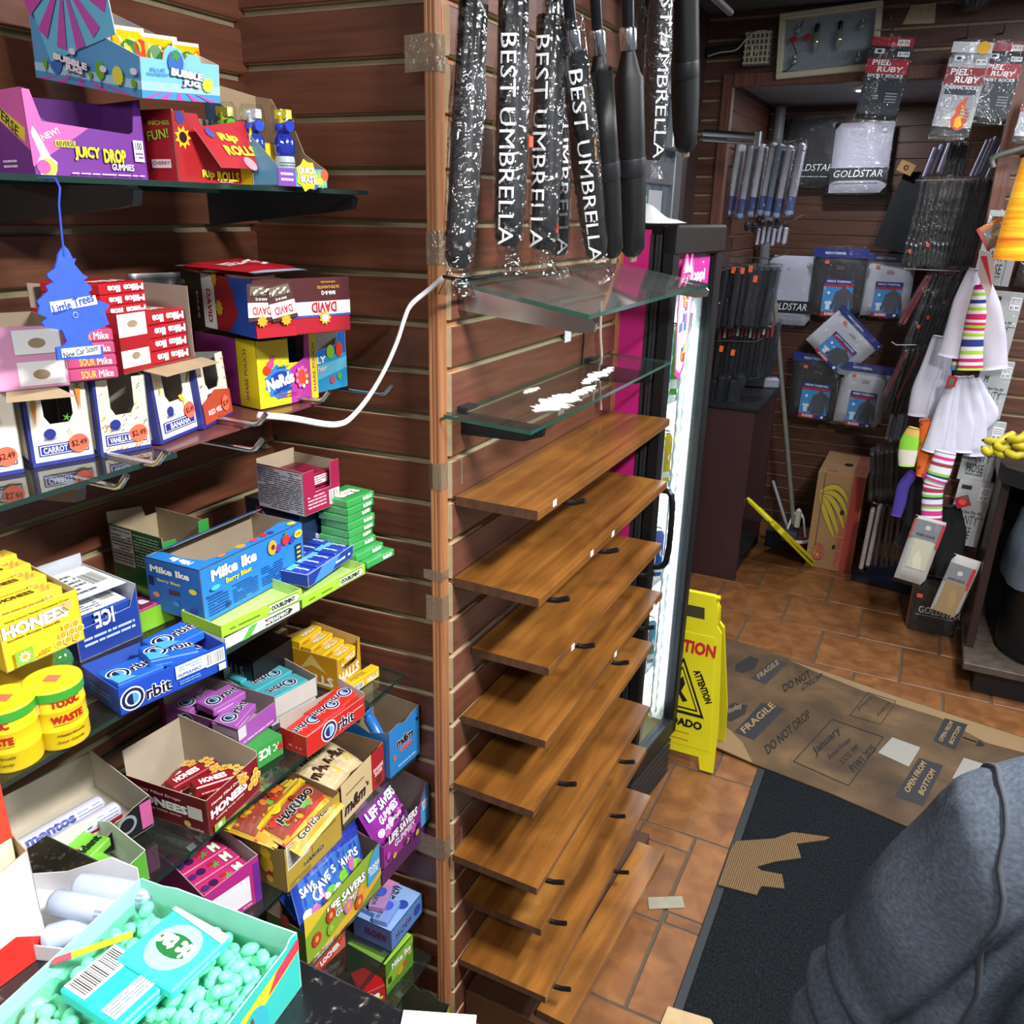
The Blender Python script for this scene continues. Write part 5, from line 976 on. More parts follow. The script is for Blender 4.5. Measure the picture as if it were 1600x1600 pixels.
def dr(f):
    F, L = f['F'], f['L']
    F.poly([(0, 0), (.5, 0), (.9, .5), (.9, 1), (0, .8)], '#8fae34'); F.poly([(0, .55), (.35, .8), (0, .95)], '#e0c63a'); F.poly([(.1, 0), (.6, 0), (1, .3), (1, .45)], '#e0b83a'); ls(F, .52, .64, .50, .18)
    F.poly([(.80, .30), (.98, .42), (.98, 1), (.90, .97), (.80, .68)], '#4a9fd4'); F.text('SHARE', .89, .66, .10, '#ffffff', w=.16); F.text('SIZE', .89, .55, .10, '#ffffff', w=.12)
    for (u, v, c) in ((.12, .35, '#c8382e'), (.30, .28, '#7ab83c'), (.30, .55, '#c8382e'), (.52, .38, '#dc7a9a'), (.70, .42, '#e89a3a'), (.66, .25, '#d8502c')): F.ell(u, v, .011, c, ry=.014); F.ell(u, v, .004, '#cdb84a', ry=.006)
    F.lines(.06, .06, .3, .1, 1, '#f2f2e0'); L.ell(.5, .72, .010, '#a8343a', ry=.012); L.ell(.6, .3, .012, '#b88a3a', ry=.009)
lmf = frame(-.749, .798, z6, -2.8)
carton('candy_carton', 'green and yellow ring gummies share size tray', 'carton', lmf, (.198, .085, .102), cols6('#7f9a34', L='#4a6424', R='#5aa0c8'), {'F': [(0, 0), (1, 0), (1, 1), (.92, .97), (.82, .70), (.66, .62), (0, .68)], 'L': [(0, 0), (1, 0), (1, .68), (0, .72)], 'B': [(0, 0), (1, 0), (1, 1.05), (0, .8)], 'R': [(0, 0), (1, 0), (1, 1), (0, 1)]}, inner='#5d4a3c', draw=dr)
def bl(f): f.rect(0, .1, 1, .9, '#3a6ec0', n=8); f.text('SAVERS', .4, .62, .14, '#f0f2fa', w=.6, bold=.05, rot=.1, out='#1a2a6a'); [f.ell(random.uniform(.1, .9), random.uniform(.2, .5), .011, random.choice(['#e8c82a', '#d83a3a', '#c86ab0', '#7ac83c', '#e8e8f0'])) for _ in range(9)]; f.rect(.0, .84, 1, .93, '#2030a0', n=2)
for i, (x, y, z, a, b) in enumerate([(.055, .02, .04, .25, -.5), (.11, .022, .035, -.1, -.4), (.15, .03, .03, .15, -.3), (.085, .06, .045, -.25, -.35)]): pouch('candy_bag', ['blue ring gummies bag at the near end of the green tray', 'blue ring gummies bag in the middle of the green tray', 'blue ring gummies bag with red stripe at far end of green tray', 'blue ring gummies bag at the back of the green tray'][i], 'candy bag', lmf @ T(x, y, z-.02) @ RY(a) @ RX(b), .085, .118, .028, '#2a48b0', bl, 'blue gummies bags', crimp='#2234a4', seed=40+i)
z7 = ZS[6]+.0005
def dr(f):
    F, L = f['F'], f['L']; F.text('HI-CHEW', .38, .5, .36, '#2a2f7a', w=.5, bold=.05, rot=0, out='#f0f4fc'); F.ell(.82, .5, .012, '#3a4fb0'); L.text('HI-CHEW', .6, .52, .36, '#22245a', w=.56, bold=.05, out='#c85a8a')
hcf = frame(-.750, 1.035, z7, -.2)
carton('candy_carton', 'light blue chewy candy carton with packs on top', 'carton', hcf, (.112, .091, .050), cols6('#5f8fd8', L='#4a5f9c', T='#8fb4ea'), {}, inner='#888', draw=lambda f: (dr(f), f['T'].text('HI-CHEW', .7, .6, .3, '#22245a', w=.5, bold=.05, out='#e8f0fa'), f['T'].poly([(.5, 1), (1, .6), (1, 1)], '#d890c0'), f['T'].ell(.6, .2, .012, '#3248a8')))
def hc(f): f['T'].text('HI-CHEW', .3, .7, .3, '#22245a', w=.5, bold=.05, out='#e8f0fa'); f['T'].ell(.65, .45, .011, '#3a50c0', ry=.008); f['T'].ell(.72, .52, .008, '#4a60d0'); f['T'].ell(.58, .52, .008, '#4a60d0'); f['F'].lines(.2, .3, .8, .6, 1, '#b8b8e0')
for i, (x, y, z, a) in enumerate([(.005, .012, .0506, .12), (.012, .048, .0506, -.05), (.022, .03, .0642, .3)]): gum('candy_pack', ['light blue chewy candy pack at front on the blue carton', 'light blue chewy candy pack at the wall side on the blue carton', 'pink and blue chewy candy pack on top of the other packs'][i], 'candy pack', hcf @ T(x, y, z) @ RZ(a), (.058, .034, .0130), ['#7f9fe0', '#7f9fe0', '#b88ac0'][i], hc, 'chewy candy packs')
def dr(f): F = f['F']; F.poly([(0, 0), (.5, 0), (1, .6), (1, 1), (.5, .8)], '#c8402c'); F.text('frutti', .38, .72, .28, '#f4e6e0', w=.5, bold=.06, rot=.2, out='#5a1a1a'); F.text('LOCHER', .5, .34, .26, '#ffffff', w=.6, bold=.07, rot=.2); F.star(.8, .8, .010, '#e6c43a', n=8)
carton('candy_carton', 'red and white fruit candy carton under the green gummies tray', 'carton', frame(-.850, .920, z7, -8), (.085, .10, .054), cols6('#d86a52', T='#a8583c'), {}, inner='#888', draw=dr)
z8 = ZS[7]+.0005
def dr(f): F = f['F']; F.poly([(0, .5), (.4, .9), (1, 1), (1, .8), (.5, .3), (0, .2)], '#8fc43a'); mikeike(F, .55, .74, .20, w=.7); F.ell(.5, .34, .010, '#e0a83a'); F.ell(.68, .42, .007, '#d85a2a'); F.rect(.06, .3, .18, .5, '#2a4a1c'); F.ell(.85, .58, .006, '#e6d43a', ry=.004)
carton('candy_carton', 'green fruit candy carton on the lowest glass shelf', 'carton', frame(-.752, 1.015, z8, -4.4), (.088, .10, .079), cols6('#5a9a2c', L='#2f5a20', T='#a0cc4a'), {}, inner='#888', draw=dr)
def dr(f): F = f['F']; F.text('Ike', .5, .6, .5, '#ffffff', w=.5, bold=.06, out='#4a0a10'); F.ell(.78, .3, .006, '#e6d43a', ry=.004)
for i, (x, y, rz, lb) in enumerate([(-.775, .965, -32, 'small red candy box turned at the edge of lowest shelf'), (-.84, .90, -20, 'small red candy box seen through the glass on lowest shelf'), (-.90, .95, -15, 'small red candy box farthest back on lowest shelf')]):
    gum('candy_box', lb, 'box', frame(x, y, z8, rz), (.05, .06, .04), '#b01c24', dr, 'red boxes on the lowest shelf')
# torn lime carton on the floor at the post
p = onz(703, 1570, .14)
carton('torn_carton', 'torn dark carton with lime green side on floor at post', 'carton', frame(p.x, p.y-.10, .001, 0), (.10, .12, .14), cols6('#7fbf2c', L='#3a3f2c', R='#4a4f34'), {'F': [(0, 0), (1, 0), (1, 1), (.9, .96), (.5, .7), (0, .55)], 'R': [(0, 0), (1, 0), (1, 1.05), (.8, 1.1), (.6, 1.0), (.4, 1.08), (.2, .98), (0, 1)], 'L': [(0, 0), (1, 0), (1, .4), (0, .7)], 'B': [(0, 0), (1, 0), (1, .8), (0, 1.05)]}, inner='#44452f')

# ================================================================ COUNTER in the near corner
ZK = 1.06
GRAN = ramp_mat('black_granite', [(.0, '#101114'), (.60, '#16171a'), (.70, '#3c3a36'), (.74, '#8d8676')], scale=(1, 1, 1), detail=3, dist=.2, rough=.22, tscale=120, spec=.6)
r = empty('counter', T(0, 0, 0))
mb = MB(); mb.bbox(-.74, -.35, ZK-.035, .85, .424, ZK, GRAN, .004); mb.build('granite_top', r)
mb = MB(); mb.box(-.70, -.33, 0, .83, .40, ZK-.036, M('#2a1c18', .5, var=.1, scale=12)); mb.build('cabinet', r)
tag(r, 'black speckled granite counter in front of the candy bay', 'counter')
zk = ZK+.0005
TEAL = '#35b8b0'
def tictac_f():
    pass
MINT = M('#8ae2c0', .35, var=.05, scale=30)
CLR = clear('mint_box_plastic', '#e9fff6', .05, .08)
def mintbox(label, m4, w, d, h, ncol, seed):
    """clear box of small mints: local x along the box, z up"""
    r = empty('mint_box', m4); rnd = random.Random(seed)
    mb = MB(); mb.bbox(0, 0, 0, w, d, h, CLR, .004); mb.build('clear_box', r)
    pm = MB(); px, py, pz = .0080, .0054, .0054
    x = .009
    for lay in range(3):
        zz = h-.007-lay*.005
        y = .007
        while y < d-.006:
            x = .008
            while x < w-.008:
                pm.M = T(x+rnd.uniform(-.005, .005), y+rnd.uniform(-.004, .004), zz-rnd.uniform(0, .008)) @ RZ(rnd.uniform(-1.6, 1.6)) @ RY(rnd.uniform(-.9, .9))
                pm.ball((0, 0, 0), (px, py, pz), MINT, 8, 6); x += .0135
            y += .0118
    o = pm.build('mints', r); o['kind'] = 'stuff'
    cb = MB(); cb.box(.003, .003, .003, w-.003, d-.003, h-.018, M('#6fcfa6', .5)); cb.build('mint_fill', r)
    return tag(r, label, 'mint box', 'clear boxes of green mints')
TTM = T(-.375, .296, zk) @ RZ(math.radians(95)) @ T(-.195, 0, 0)
carton('mint_display', 'teal open display tray full of clear mint boxes on counter', 'display tray', TTM, (.30, .165, .056), cols6(TEAL),
       {'F': [(0, 0), (1, 0), (1, 1.05), (.97, 1.08), (.95, 1), (0, .9)], 'R': [(0, 0), (1, 0), (1, 1.0), (.85, 1.0), (.75, 1.06), (.2, 1.04), (0, 1.05)]}, inner='#9ad8cc',
       draw=lambda f: (f['F'].poly([(.0, .30), (0, .05), (.62, .30), (1, .72), (1, .92)], '#e4cf2c'), f['F'].poly([(.86, .60), (1, .74), (1, .95), (.9, .84)], '#cf3a50'), f['F'].ell(.80, .34, .016, '#2fa8b8', ry=.02), f['F'].text('FRESH', .7, .42, .12, '#5a5420', w=.2, rot=.25), f['R'].rect(0, 0, 1, .6, '#6ad8cc')))
tm = TTM
mintbox('clear box of pale green mints along the far side of teal tray', tm @ T(.205, .006, .003), .085, .150, .048, 9, 1)
mintbox('clear box of pale green mints in the middle of teal tray', tm @ T(.105, .006, .003), .095, .074, .048, 9, 2)
mintbox('clear box of pale green mints behind the middle box in teal tray', tm @ T(.105, .083, .003), .095, .074, .050, 9, 3)
mintbox('clear box of pale green mints at the near end of teal tray', tm @ T(.004, .006, .003), .095, .150, .046, 9, 4)
# teal labelled lids lying on the mint boxes
def dr(f): T_ = f['T']; T_.ell(.5, .5, .022, '#8fe4de', ry=.022); T_.ell(.52, .5, .0105, '#1f6a34', ry=.018); T_.text('tic tac', .52, .5, .24, '#f2f6f0', rot=PI/2, w=.6*T_.lv/T_.lu, bold=.06); T_.poly([(.85, .0), (1, 0), (1, 1), (.94, 1)], '#e4f4f2'); f['F'].lines(.2, .4, .8, .6, 1, '#c8f0ea')
gum('label_card', 'teal label card with green oval lying on the mints', 'card', T(*onz(270, 1566, zk+.057)) @ RZ(math.radians(88)), (.058, .062, .010), '#3ecdc8', dr)
def dr(f): T_ = f['T']; T_.bars(.06, .62, .94, .98, 22); T_.rect(.06, .1, .94, .34, '#e8eef0'); T_.lines(.08, .13, .92, .31, 4, '#6a8a90'); f['F'].lines(.2, .4, .8, .6, 1, '#c8f0ea')
gum('label_card', 'teal label card with barcode lying on the mints', 'card', T(*onz(188, 1626, zk+.052)) @ RZ(math.radians(88)), (.050, .066, .012), '#2fbcbc', dr)
mb = MB(); mb.box(0, 0, 0, .045, .006, .0012, M('#e4cf2c', .4)); mb.box(-.014, 0, 0, 0, .006, .0012, M('#d24a5a', .4)); o = mb.build('yellow_strip', mat=T(*onz(112, 1498, zk+.0545)) @ RZ(math.radians(55))); tag(o, 'yellow and pink paper strip lying on the mint boxes', 'paper strip')
# silver rolls in a small white tray behind the mints
p0 = onz(150, 1445, zk)
carton('candy_tray', 'white lined tray of grey candy rolls on the counter', 'tray', frame(-.552, .335, zk, 20), (.075, .12, .016), cols6('#d4d4dc', R='#23308a'), {'R': [(0, 0), (1, 0), (1, 1.0), (.6, 1.6), (.2, 3.0), (0, 2.4)], 'F': [(0, 0), (1, 0), (1, 1.4), (0, 1)]}, inner='#d8d8de')
for i, (a, b, lb) in enumerate([((65, 1470), (205, 1428), 'grey and blue candy roll nearest the mint tray'), ((80, 1408), (195, 1432), 'grey candy roll with dark blue label in the white tray'), ((118, 1382), (240, 1403), 'grey candy roll at the back of the white tray')]):
    zz = zk+.014+.015*(i > 0)+.006*(i > 1); pa, pb_ = onz(a[0], a[1], zz), onz(b[0], b[1], zz); dv_ = pb_-pa
    roll(lb, T(pa.x, pa.y, zz) @ RZ(math.atan2(dv_.y, dv_.x)), .0115, dv_.length, '#aab6cc', None, ['mint roll', 'mint roll', 'mint roll'][i][:0] or ' ', '#5a6a90', group='grey candy rolls')
# white and red carton at the picture edge
q1, q2 = onz(60, 1478, zk), onz(-60, 1500, zk)
carton('candy_carton', 'white and red open carton on the counter at picture edge', 'carton', frame(-.612, .212, zk, -4), (.116, .10, .121), cols6('#e8e8ec', R='#e9e4dc'), {'F': [(0, 0), (1, 0), (1, .9), (.8, .86), (0, .8)], 'R': [(0, 0), (1, 0), (1, 1.3), (0, .9)]}, inner='#9a8468',
       draw=lambda f: (f['F'].poly([(0, 0), (1, 0), (1, .14), (.8, .3), (.6, .28), (.3, .1), (0, .2)], '#d8302a')))
gum('candy_box', 'tall red and cream box standing in the white carton', 'box', frame(-.612, .212, zk+.002, -4) @ T(.004, .012, 0), (.108, .05, .215), '#ece2b8', lambda f: (f['F'].rect(0, .55, 1, 1, '#df3a26'), f['R'].rect(0, .55, 1, 1, '#df3a26'), f['L'].rect(0, .55, 1, 1, '#df3a26')))

card_p = onz(700, 1600, zk+.001); mb = MB(); mb.box(-.03, -.05, 0, .03, .028, .0012, WHITE); o = mb.build('paper_card', mat=T(card_p.x, card_p.y-.02, zk) @ RZ(.4)); tag(o, 'white paper card lying on the granite counter edge', 'card')

# ================================================================ SHELF UNIT: wooden boards, glass shelves, umbrellas
BOARD = ramp_mat('stained_board', [(.18, '#4d2b0f'), (.40, '#73471b'), (.58, '#875623'), (.85, '#9f7036')], scale=(1.6, 34, 34), detail=12, dist=.5, rough=.34, rnd=.06, coat=.25, bump=.05, blotch=(9, .62, 1.18, (.5, 1.2, 1)))
BOARDE = ramp_mat('board_end_grain', [(.3, '#3f2717'), (.7, '#5b3a22')], scale=(60, 60, 20), rough=.8, tscale=1.0)
SH = [(1.226, 1.157, 1.900, -.520), (1.076, 1.150, 1.885, -.510), (.910, 1.215, 1.900, -.515), (.784, 1.178, 1.892, -.500), (.652, 1.145, 1.865, -.505), (.485, 1.140, 1.835, -.490), (.339, 1.185, 1.862, -.497), (.194, 1.165, 1.862, -.473)]
ordn = ['topmost wooden shelf board', 'second wooden shelf board from top', 'third wooden shelf board from top', 'fourth wooden shelf board from top', 'fifth wooden shelf board from top', 'sixth wooden shelf board from top', 'seventh wooden shelf board from top', 'eighth wooden shelf board from top']
for i, (z, y0, y1, xf) in enumerate(SH):
    L = y1-y0; d = abs(XC-xf)-.013; t = .0165
    mb = MB(); mb.box(0, 0, -t, L, d, 0, BOARD, faces=[BOARD, BOARD, BOARD, BOARDE, BOARD, BOARDE])
    mb.box(0.0005, -.0012, -t, L-.0005, 0, -.0015, BOARD)
    o = mb.build('shelf_board', mat=frame(xf, y0, z, 0, 1.0 if i in (1, 4, 5) else 0))
    tag(o, ordn[i] + ' on the grooved wall', 'shelf board', 'wooden shelf boards')
mb = MB(); mb.box(0, 0, 0, .58, .075, .022, BOARD, faces=[BOARD, BOARD, BOARD, BOARDE, BOARD, BOARDE]); o = mb.build('shelf_board', mat=frame(-.432, 1.20, .078, -3)); tag(o, 'loose pale wooden board, lowest and jutting out over the floor', 'shelf board', 'wooden shelf boards')
mb = MB(); mb.box(0, .004, 0, .66, .21, .077, M('#4a2f1e', .6, var=.15, scale=9)); o = mb.build('plinth', mat=frame(-.46, 1.19, .0005, 0)); tag(o, 'dark wooden plinth on the floor under the lowest board', 'plinth')
mb = MB(); mb.box(.0, .0, 0, .64, .14, .012, BOARDE); 
# black hooks that carry the boards
tips = [(905, 770, 0), (858, 946, 1), (958, 838, 1), (920, 994, 2), (1008, 977, 2), (975, 1013, 3), (896, 1118, 4), (1010, 1030, 3), (833, 1278, 5), (985, 1168, 5), (970, 1260, 6), (870, 1348, 6), (880, 1405, 7), (978, 1316, 7)]
HK = M('#0c0d10', .4)
for k, (px, py, bi) in enumerate(tips):
    xf = SH[bi][3]+.022; p = onx(px, py, xf); z = SH[bi][0]-.0165-.0065
    y = min(max(p.y, SH[bi][1]+.05), SH[bi][2]-.05)
    mb = MB(); mb.tube([(XC-.005, y, z), (xf-.02, y, z), (xf-.008, y, z+.002), (xf+.012, y, z+.010)], .0052, HK, 7); mb.box(XC-.001, y-.014, z-.022, XC+.004, y+.014, z+.022, HK)
    o = mb.build('board_hook'); near = 'near' if y < 1.5 else 'far'
    if k in (2, 7): near = 'middle' if k == 2 else 'farthest'
    tag(o, 'black hook under the %s part of %s' % (near, ['the top board', 'the second board', 'the third board', 'the fourth board', 'the fifth board', 'the sixth board', 'the seventh board', 'the eighth board'][bi]), 'hook', 'black board hooks')
# little white price tabs on the board fronts
for (px, py, bi) in ((867, 784, 0), (925, 864, 1), (958, 832, 1), (895, 1016, 2), (962, 1020, 3), (1022, 948, 3)):
    xf = SH[bi][3]+.0018; p = onx(px, py, xf); z = min(max(p.z, SH[bi][0]-.012), SH[bi][0]-.006)
    mb = MB(); mb.box(xf-.0004, p.y-.007, z-.005, xf+.0004, p.y+.007, z+.006, M('#e8e6e2', .6)); o = mb.build('price_tab'); tag(o, 'white paper tab on the front edge of ' + ['top board', 'second board, nearer the post', 'second board, nearer the cooler', 'third board', 'fourth board, nearer the post', 'fourth board, nearer the cooler'][[(867, 784), (925, 864), (958, 832), (895, 1016), (962, 1020), (1022, 948)].index((px, py))], 'price tab')
# lower glass shelf
g2 = frame(-.52, 1.125, 1.365, 0, 2.5)
r = empty('glass_shelf', g2)
mb = MB(); mb.box(0, 0, -.006, .745, .155, 0, GLASS, faces=[None, GLASS, GEDGE, GEDGE, GEDGE, GEDGE]); mb.build('glass_panel', r)
for k, bx in enumerate((.06, .62)):
    b = MB(); b.plate([(0, 0), (.8, .25), (1, .6), (1, 1), (0, 1)], (bx+.006, .165, -.045), (0, -.16, 0), (0, 0, .038), (1, 0, 0), .012, HK); b.build('bracket', r)
    b = MB(); b.box(bx-.018, .135, .0005, bx+.018, .165, .006, M('#1e2124', .5)); b.build('clip', r)
# torn paper stuck on the glass
for k, (u, v, L_, H_, nn) in enumerate(((.11, .045, .17, .075, 22), (.24, .040, .14, .030, 16), (.37, .065, .21, .045, 22), (.22, .12, .07, .022, 10))):
    rn = random.Random(k+3); top_, bot_ = [], []
    for i in range(nn+1):
        t = i/nn; e = math.sin(PI*t)**.5; top_.append((u+L_*t, v+H_*(.3*t if k == 2 else 0)+H_*.5*e*rn.uniform(.35, 1))); bot_.append((u+L_*t+rn.uniform(-.004, .004), v+H_*(.3*t if k == 2 else 0)-H_*.5*e*rn.uniform(.2, 1)))
    b = MB(); b.plate(top_+bot_[::-1], (0, 0, .0012), (1, 0, 0), (0, 1, 0), (0, 0, 1), .0006, M('#e8e6e2', .7)); b.build('torn_sticker', r)
tag(r, 'lower clear glass shelf with torn white stickers above the boards', 'shelf')
# paper card hung at the wall behind the shelves
for (px, py, w, h, lb) in ((888, 517, .032, .045, 'white blank card on the grooved wall under the umbrella shelf'),):
    p = onx(px, py, XC+.013); mb = MB(); mb.box(0, 0, 0, w, .001, h, M('#e2e2e0', .7)); o = mb.build('paper_card', mat=frame(p.x, p.y-w/2, p.z-h/2)); tag(o, lb, 'card')
# upper glass shelf, sagging forward
p0, p1, p2 = onx(709, 438.5, XC+.013), onx(921, 492, -.448), onx(1108, 437, -.448)
tilt = math.degrees(math.atan2(p0.z-p1.z, p1.x-p0.x))
ug = frame(p1.x, p1.y, p1.z, 0, tilt)
ln = p2.y-p1.y; dp = (p1-p0).xz.length if hasattr(p1, 'xz') else math.hypot(p1.x-p0.x, p1.z-p0.z)
r = empty('glass_shelf', ug)
GLASS2 = clear('dusty_glass', '#d8e2de', .08, .05, body=.16, bodycol='#a9b4b2')
mb = MB(); mb.box(0, 0, -.007, ln, dp-.005, 0, GLASS2, faces=[None, GLASS2, GEDGE, GEDGE, GEDGE, GEDGE]); mb.build('glass_panel', r)
MIR = M('#b9bcbe', .18, metal=1)
for bx in (.012, ln-.02):
    b = MB(); b.plate([(0, 0), (.9, .35), (1, .55), (1, .9), (.97, 1), (0, 1)], (bx, dp-.004, -.045), (0, -(dp+.004), 0), (0, 0, .037), (-1, 0, 0), .008, MIR); b.build('bracket', r)
tag(r, 'upper glass shelf below the umbrellas on metal brackets', 'shelf')
mb = MB(); q = [onx(694, 432, -.665), onx(720, 437, -.62), onx(750, 433, -.61), onx(785, 428, -.61)]
mb.tube(smooth_path(q), .0032, HK, 6); o = mb.build('black_cable'); tag(o, 'black cable end lying on the upper glass shelf', 'cable')
mb = MB(); q = [onx(912, 500, XC+.016), onx(912, 530, XC+.016), onx(909, 570, XC+.016)]; mb.tube(q, .002, HK, 6); o = mb.build('hanging_cable'); tag(o, 'thin black cable hanging on the wall between the glass shelves', 'cable')
mb = MB(); q = [onx(940, 470, XC+.02), onx(938, 520, XC+.02), onx(940, 560, XC+.02), onx(937, 600, XC+.02), onx(939, 640, XC+.02)]; mb.tube(smooth_path(q), .003, M('#cfc8bc', .6), 7); o = mb.build('hanging_cable'); tag(o, 'white cable hanging beside the magenta cooler side', 'cable')

# umbrellas hanging over the glass
CANO = M('#0b0c10', .55, var=.25, scale=16, bump=.35)
SIL = M('#d6d8dc', .18, metal=1)
USLV = clear('umbrella_sleeve', '#f4f6f8', .10, .10, bump=1.0, scale=38)
def umbrella(label, px0, py0, pxb, pyb, x, r0, kind, group='umbrellas hanging above the glass shelf', top=None, txt=True, face=0, bend=True):
    """folded umbrella between an upper pixel and its lower end, at depth plane x"""
    b = onx(pxb, pyb, x); t = onx(px0, py0, x); ax = (t-b).normalized(); L = (t-b).length
    ztop = top if top else L
    R = ax.to_track_quat('Z', 'Y').to_matrix().to_4x4()
    r = empty('umbrella', T(*b) @ R)
    mb = MB()
    prof = [(r0*.55, 0), (r0*.9, .012), (r0*1.0, .05), (r0*1.03, .12), (r0*.97, .2), (r0*.92, .30), (r0*.8, L*.90), (r0*.55, L*.97), (r0*.42, L)]
    n = 14
    vs = []
    for k, (rr, z) in enumerate(prof):
        for j in range(n):
            a = 2*PI*j/n; q = rr*(1+.10*math.sin(5*a+k*.5)+.05*math.sin(3*a-k)); vs.append((q*math.cos(a), q*math.sin(a), z))
    mb.add(vs, [(i*n+j, i*n+(j+1) % n, (i+1)*n+(j+1) % n, (i+1)*n+j) for i in range(len(prof)-1) for j in range(n)], CANO, True)
    mb.build('canopy', r)
    if kind == 'open':
        mb = MB(); mb.lathe([(r0*1.08, L*.42), (r0*1.1, L*.43), (r0*1.1, L*.50), (r0*1.06, L*.51)], M('#14161b', .5), 14, cap=False); mb.build('strap', r)
        mb = MB(); mb.lathe([(r0*.3, -.012), (r0*.34, -.010), (r0*.34, .002)], M('#b9ac92', .35, metal=.6), 10); mb.build('tip', r)
    mb = MB(); mb.lathe([(r0*.55, L), (r0*.58, L+.004), (r0*.58, L+.03), (r0*.5, L+.034)], SIL, 14); mb.lathe([(r0*.42, L+.034), (r0*.45, L+.10), (r0*.5, L+.16)], BLACKM, 12); mb.lathe([(r0*.46, L+.075), (r0*.47, L+.08), (r0*.46, L+.085)], M('#c89a78', .25, metal=1), 12, cap=False); mb.build('handle', r)
    if kind == 'sleeve':
        mb = MB(); vs = []
        pf = [(r0*1.25, -.035), (r0*.8, -.012), (r0*1.12, .02), (r0*1.16, .2), (r0*1.08, L*.9), (r0*.95, L+.05)]
        for k, (rr, z) in enumerate(pf):
            for j in range(n): a = 2*PI*j/n; q = rr*(1+.07*math.sin(4*a+k*2.1)); vs.append((q*math.cos(a), q*math.sin(a), z))
        mb.add(vs, [(i*n+j, i*n+(j+1) % n, (i+1)*n+(j+1) % n, (i+1)*n+j) for i in range(len(pf)-1) for j in range(n)], USLV, True); mb.build('plastic_sleeve', r)
        if txt:
            loc = (R.inverted() @ (CAM-b).to_4d()).to_3d(); a0 = math.atan2(loc.y, loc.x)+face
            pb = MB(); rr = r0*1.19
            F = Face(pb, fn=lambda u, v, e: Vector((math.cos(a0+(v-.5)*1.7)*(rr+e), math.sin(a0+(v-.5)*1.7)*(rr+e), L*.97-u*L*.97)), lu=L*.97, lv=1.7*rr)
            F.text('BEST UMBRELLA', .5, .52, .52, '#e6e8ec', w=.98, bold=.006); pb.build('lettering', r)
    return tag(r, label, 'umbrella', group)
umbrella('black umbrella in a glossy clear sleeve beside the corner post', 736, 62, 716, 418, -.55, .0185, 'sleeve', txt=False)
umbrella('sleeved umbrella with white lettering, second from the corner post', 801, 42, 795, 385, -.53, .0195, 'sleeve', face=-.25)
umbrella('sleeved umbrella with white lettering, third from the corner post', 860, 45, 848, 390, -.53, .0205, 'sleeve', face=-.5)
umbrella('sleeved umbrella with white lettering, half hidden behind the third', 872, 70, 872, 398, -.57, .018, 'sleeve', face=.35)
umbrella('sleeved umbrella with white lettering, leaning in front of the bare ones', 898, 88, 932, 402, -.50, .0185, 'sleeve', face=-.1)
umbrella('bare black folded umbrella with silver collar, nearer the lettered ones', 936, 85, 957, 400, -.53, .0205, 'open')
umbrella('bare black folded umbrella with silver collar, nearer the cooler', 982, 78, 988, 398, -.53, .0250, 'open')
umbrella('sleeved umbrella with price tag hanging behind the bare ones', 1036, -60, 1020, 250, -.56, .022, 'sleeve', face=.4)
umbrella('short black umbrella hanging farthest along the rail', 1071, -60, 1071, 236, -.56, .027, 'open')
umbrella('black sleeved umbrella at the back behind the silver collars', 1008, -40, 1008, 170, -.60, .02, 'sleeve', txt=False)
mb = MB(); q = onx(1036, 62, -.5385); mb.box(0, -.001, 0, .03, .0, .02, WHITE); o = mb.build('price_tag', mat=frame(q.x, q.y-.015, q.z-.01)); pb = MB(); F = Face(pb, (0, -.001, 0), (.03, 0, 0), (0, 0, .02), (0, -1, 0)); F.bars(.1, .3, .9, .9, 12); pb.build('printing', o); tag(o, 'white barcode tag on the sleeved umbrella behind', 'price tag')
for (px, py, xx, lb) in ((829, 222, -.505, 'square orange price sticker on the third umbrella'), (869, 357, -.54, 'narrow orange price sticker on the half hidden umbrella')):
    q = onx(px, py, xx); mb = MB(); mb.box(0, -.001, 0, .011, 0, .013, M('#ff4a30', .6)); o = mb.build('price_sticker', mat=frame(q.x, q.y-.005, q.z-.006)); tag(o, lb, 'price sticker')
# rail above them
r = empty('umbrella_rail', T(0, 0, 0)); mb = MB(); mb.tube([(-.54, 1.05, 2.12), (-.54, 2.2, 2.12)], .008, STEEL, 8); mb.build('bar', r)
for y in (1.2, 1.85): mb = MB(); mb.tube([(XC, y, 2.12), (-.54, y, 2.12)], .006, STEEL, 8); mb.build('arm', r)
tag(r, 'steel rail carrying the umbrellas over the shelf unit', 'rail')
# packing tape on the posts
TAPE = clear('packing_tape', '#d8cdb8', .10, .15, body=.45, bodycol='#a3927a', bump=.5, scale=90)
def tape(label, y0px, y1px, xl, xr):
    a, b = ony((668+xl)/2, y0px, 1.1272).z, ony((668+xl)/2, y1px, 1.1272).z
    xl_ = ony(xl, (y0px+y1px)/2, 1.1272).x; yr = onx(xr, (y0px+y1px)/2, -.6815).y
    r0 = MB(); rn = random.Random(y0px)
    n = 8
    def edge(k, s): return s*rn.uniform(0, .0025)
    pts = [(xl_, 1.1272), (-.705, 1.1272), (-.6818, 1.1272), (-.6818, 1.156), (-.673 if yr > 1.165 else -.6818, max(yr, 1.157))]
    vs = []
    for (x, y) in pts: vs += [(x, y, b+edge(0, -1)), (x, y, a+edge(0, 1))]
    r0.add(vs, [(2*i, 2*i+2, 2*i+3, 2*i+1) for i in range(len(pts)-1)], TAPE)
    o = r0.build('packing_tape'); return tag(o, label, 'tape', 'packing tape strips on the corner post')
tape('wide packing tape strip with torn end high on the corner post', 54, 110, 632, 690); tape('packing tape strip on corner post level with the umbrella shelf', 362, 412, 666, 694)
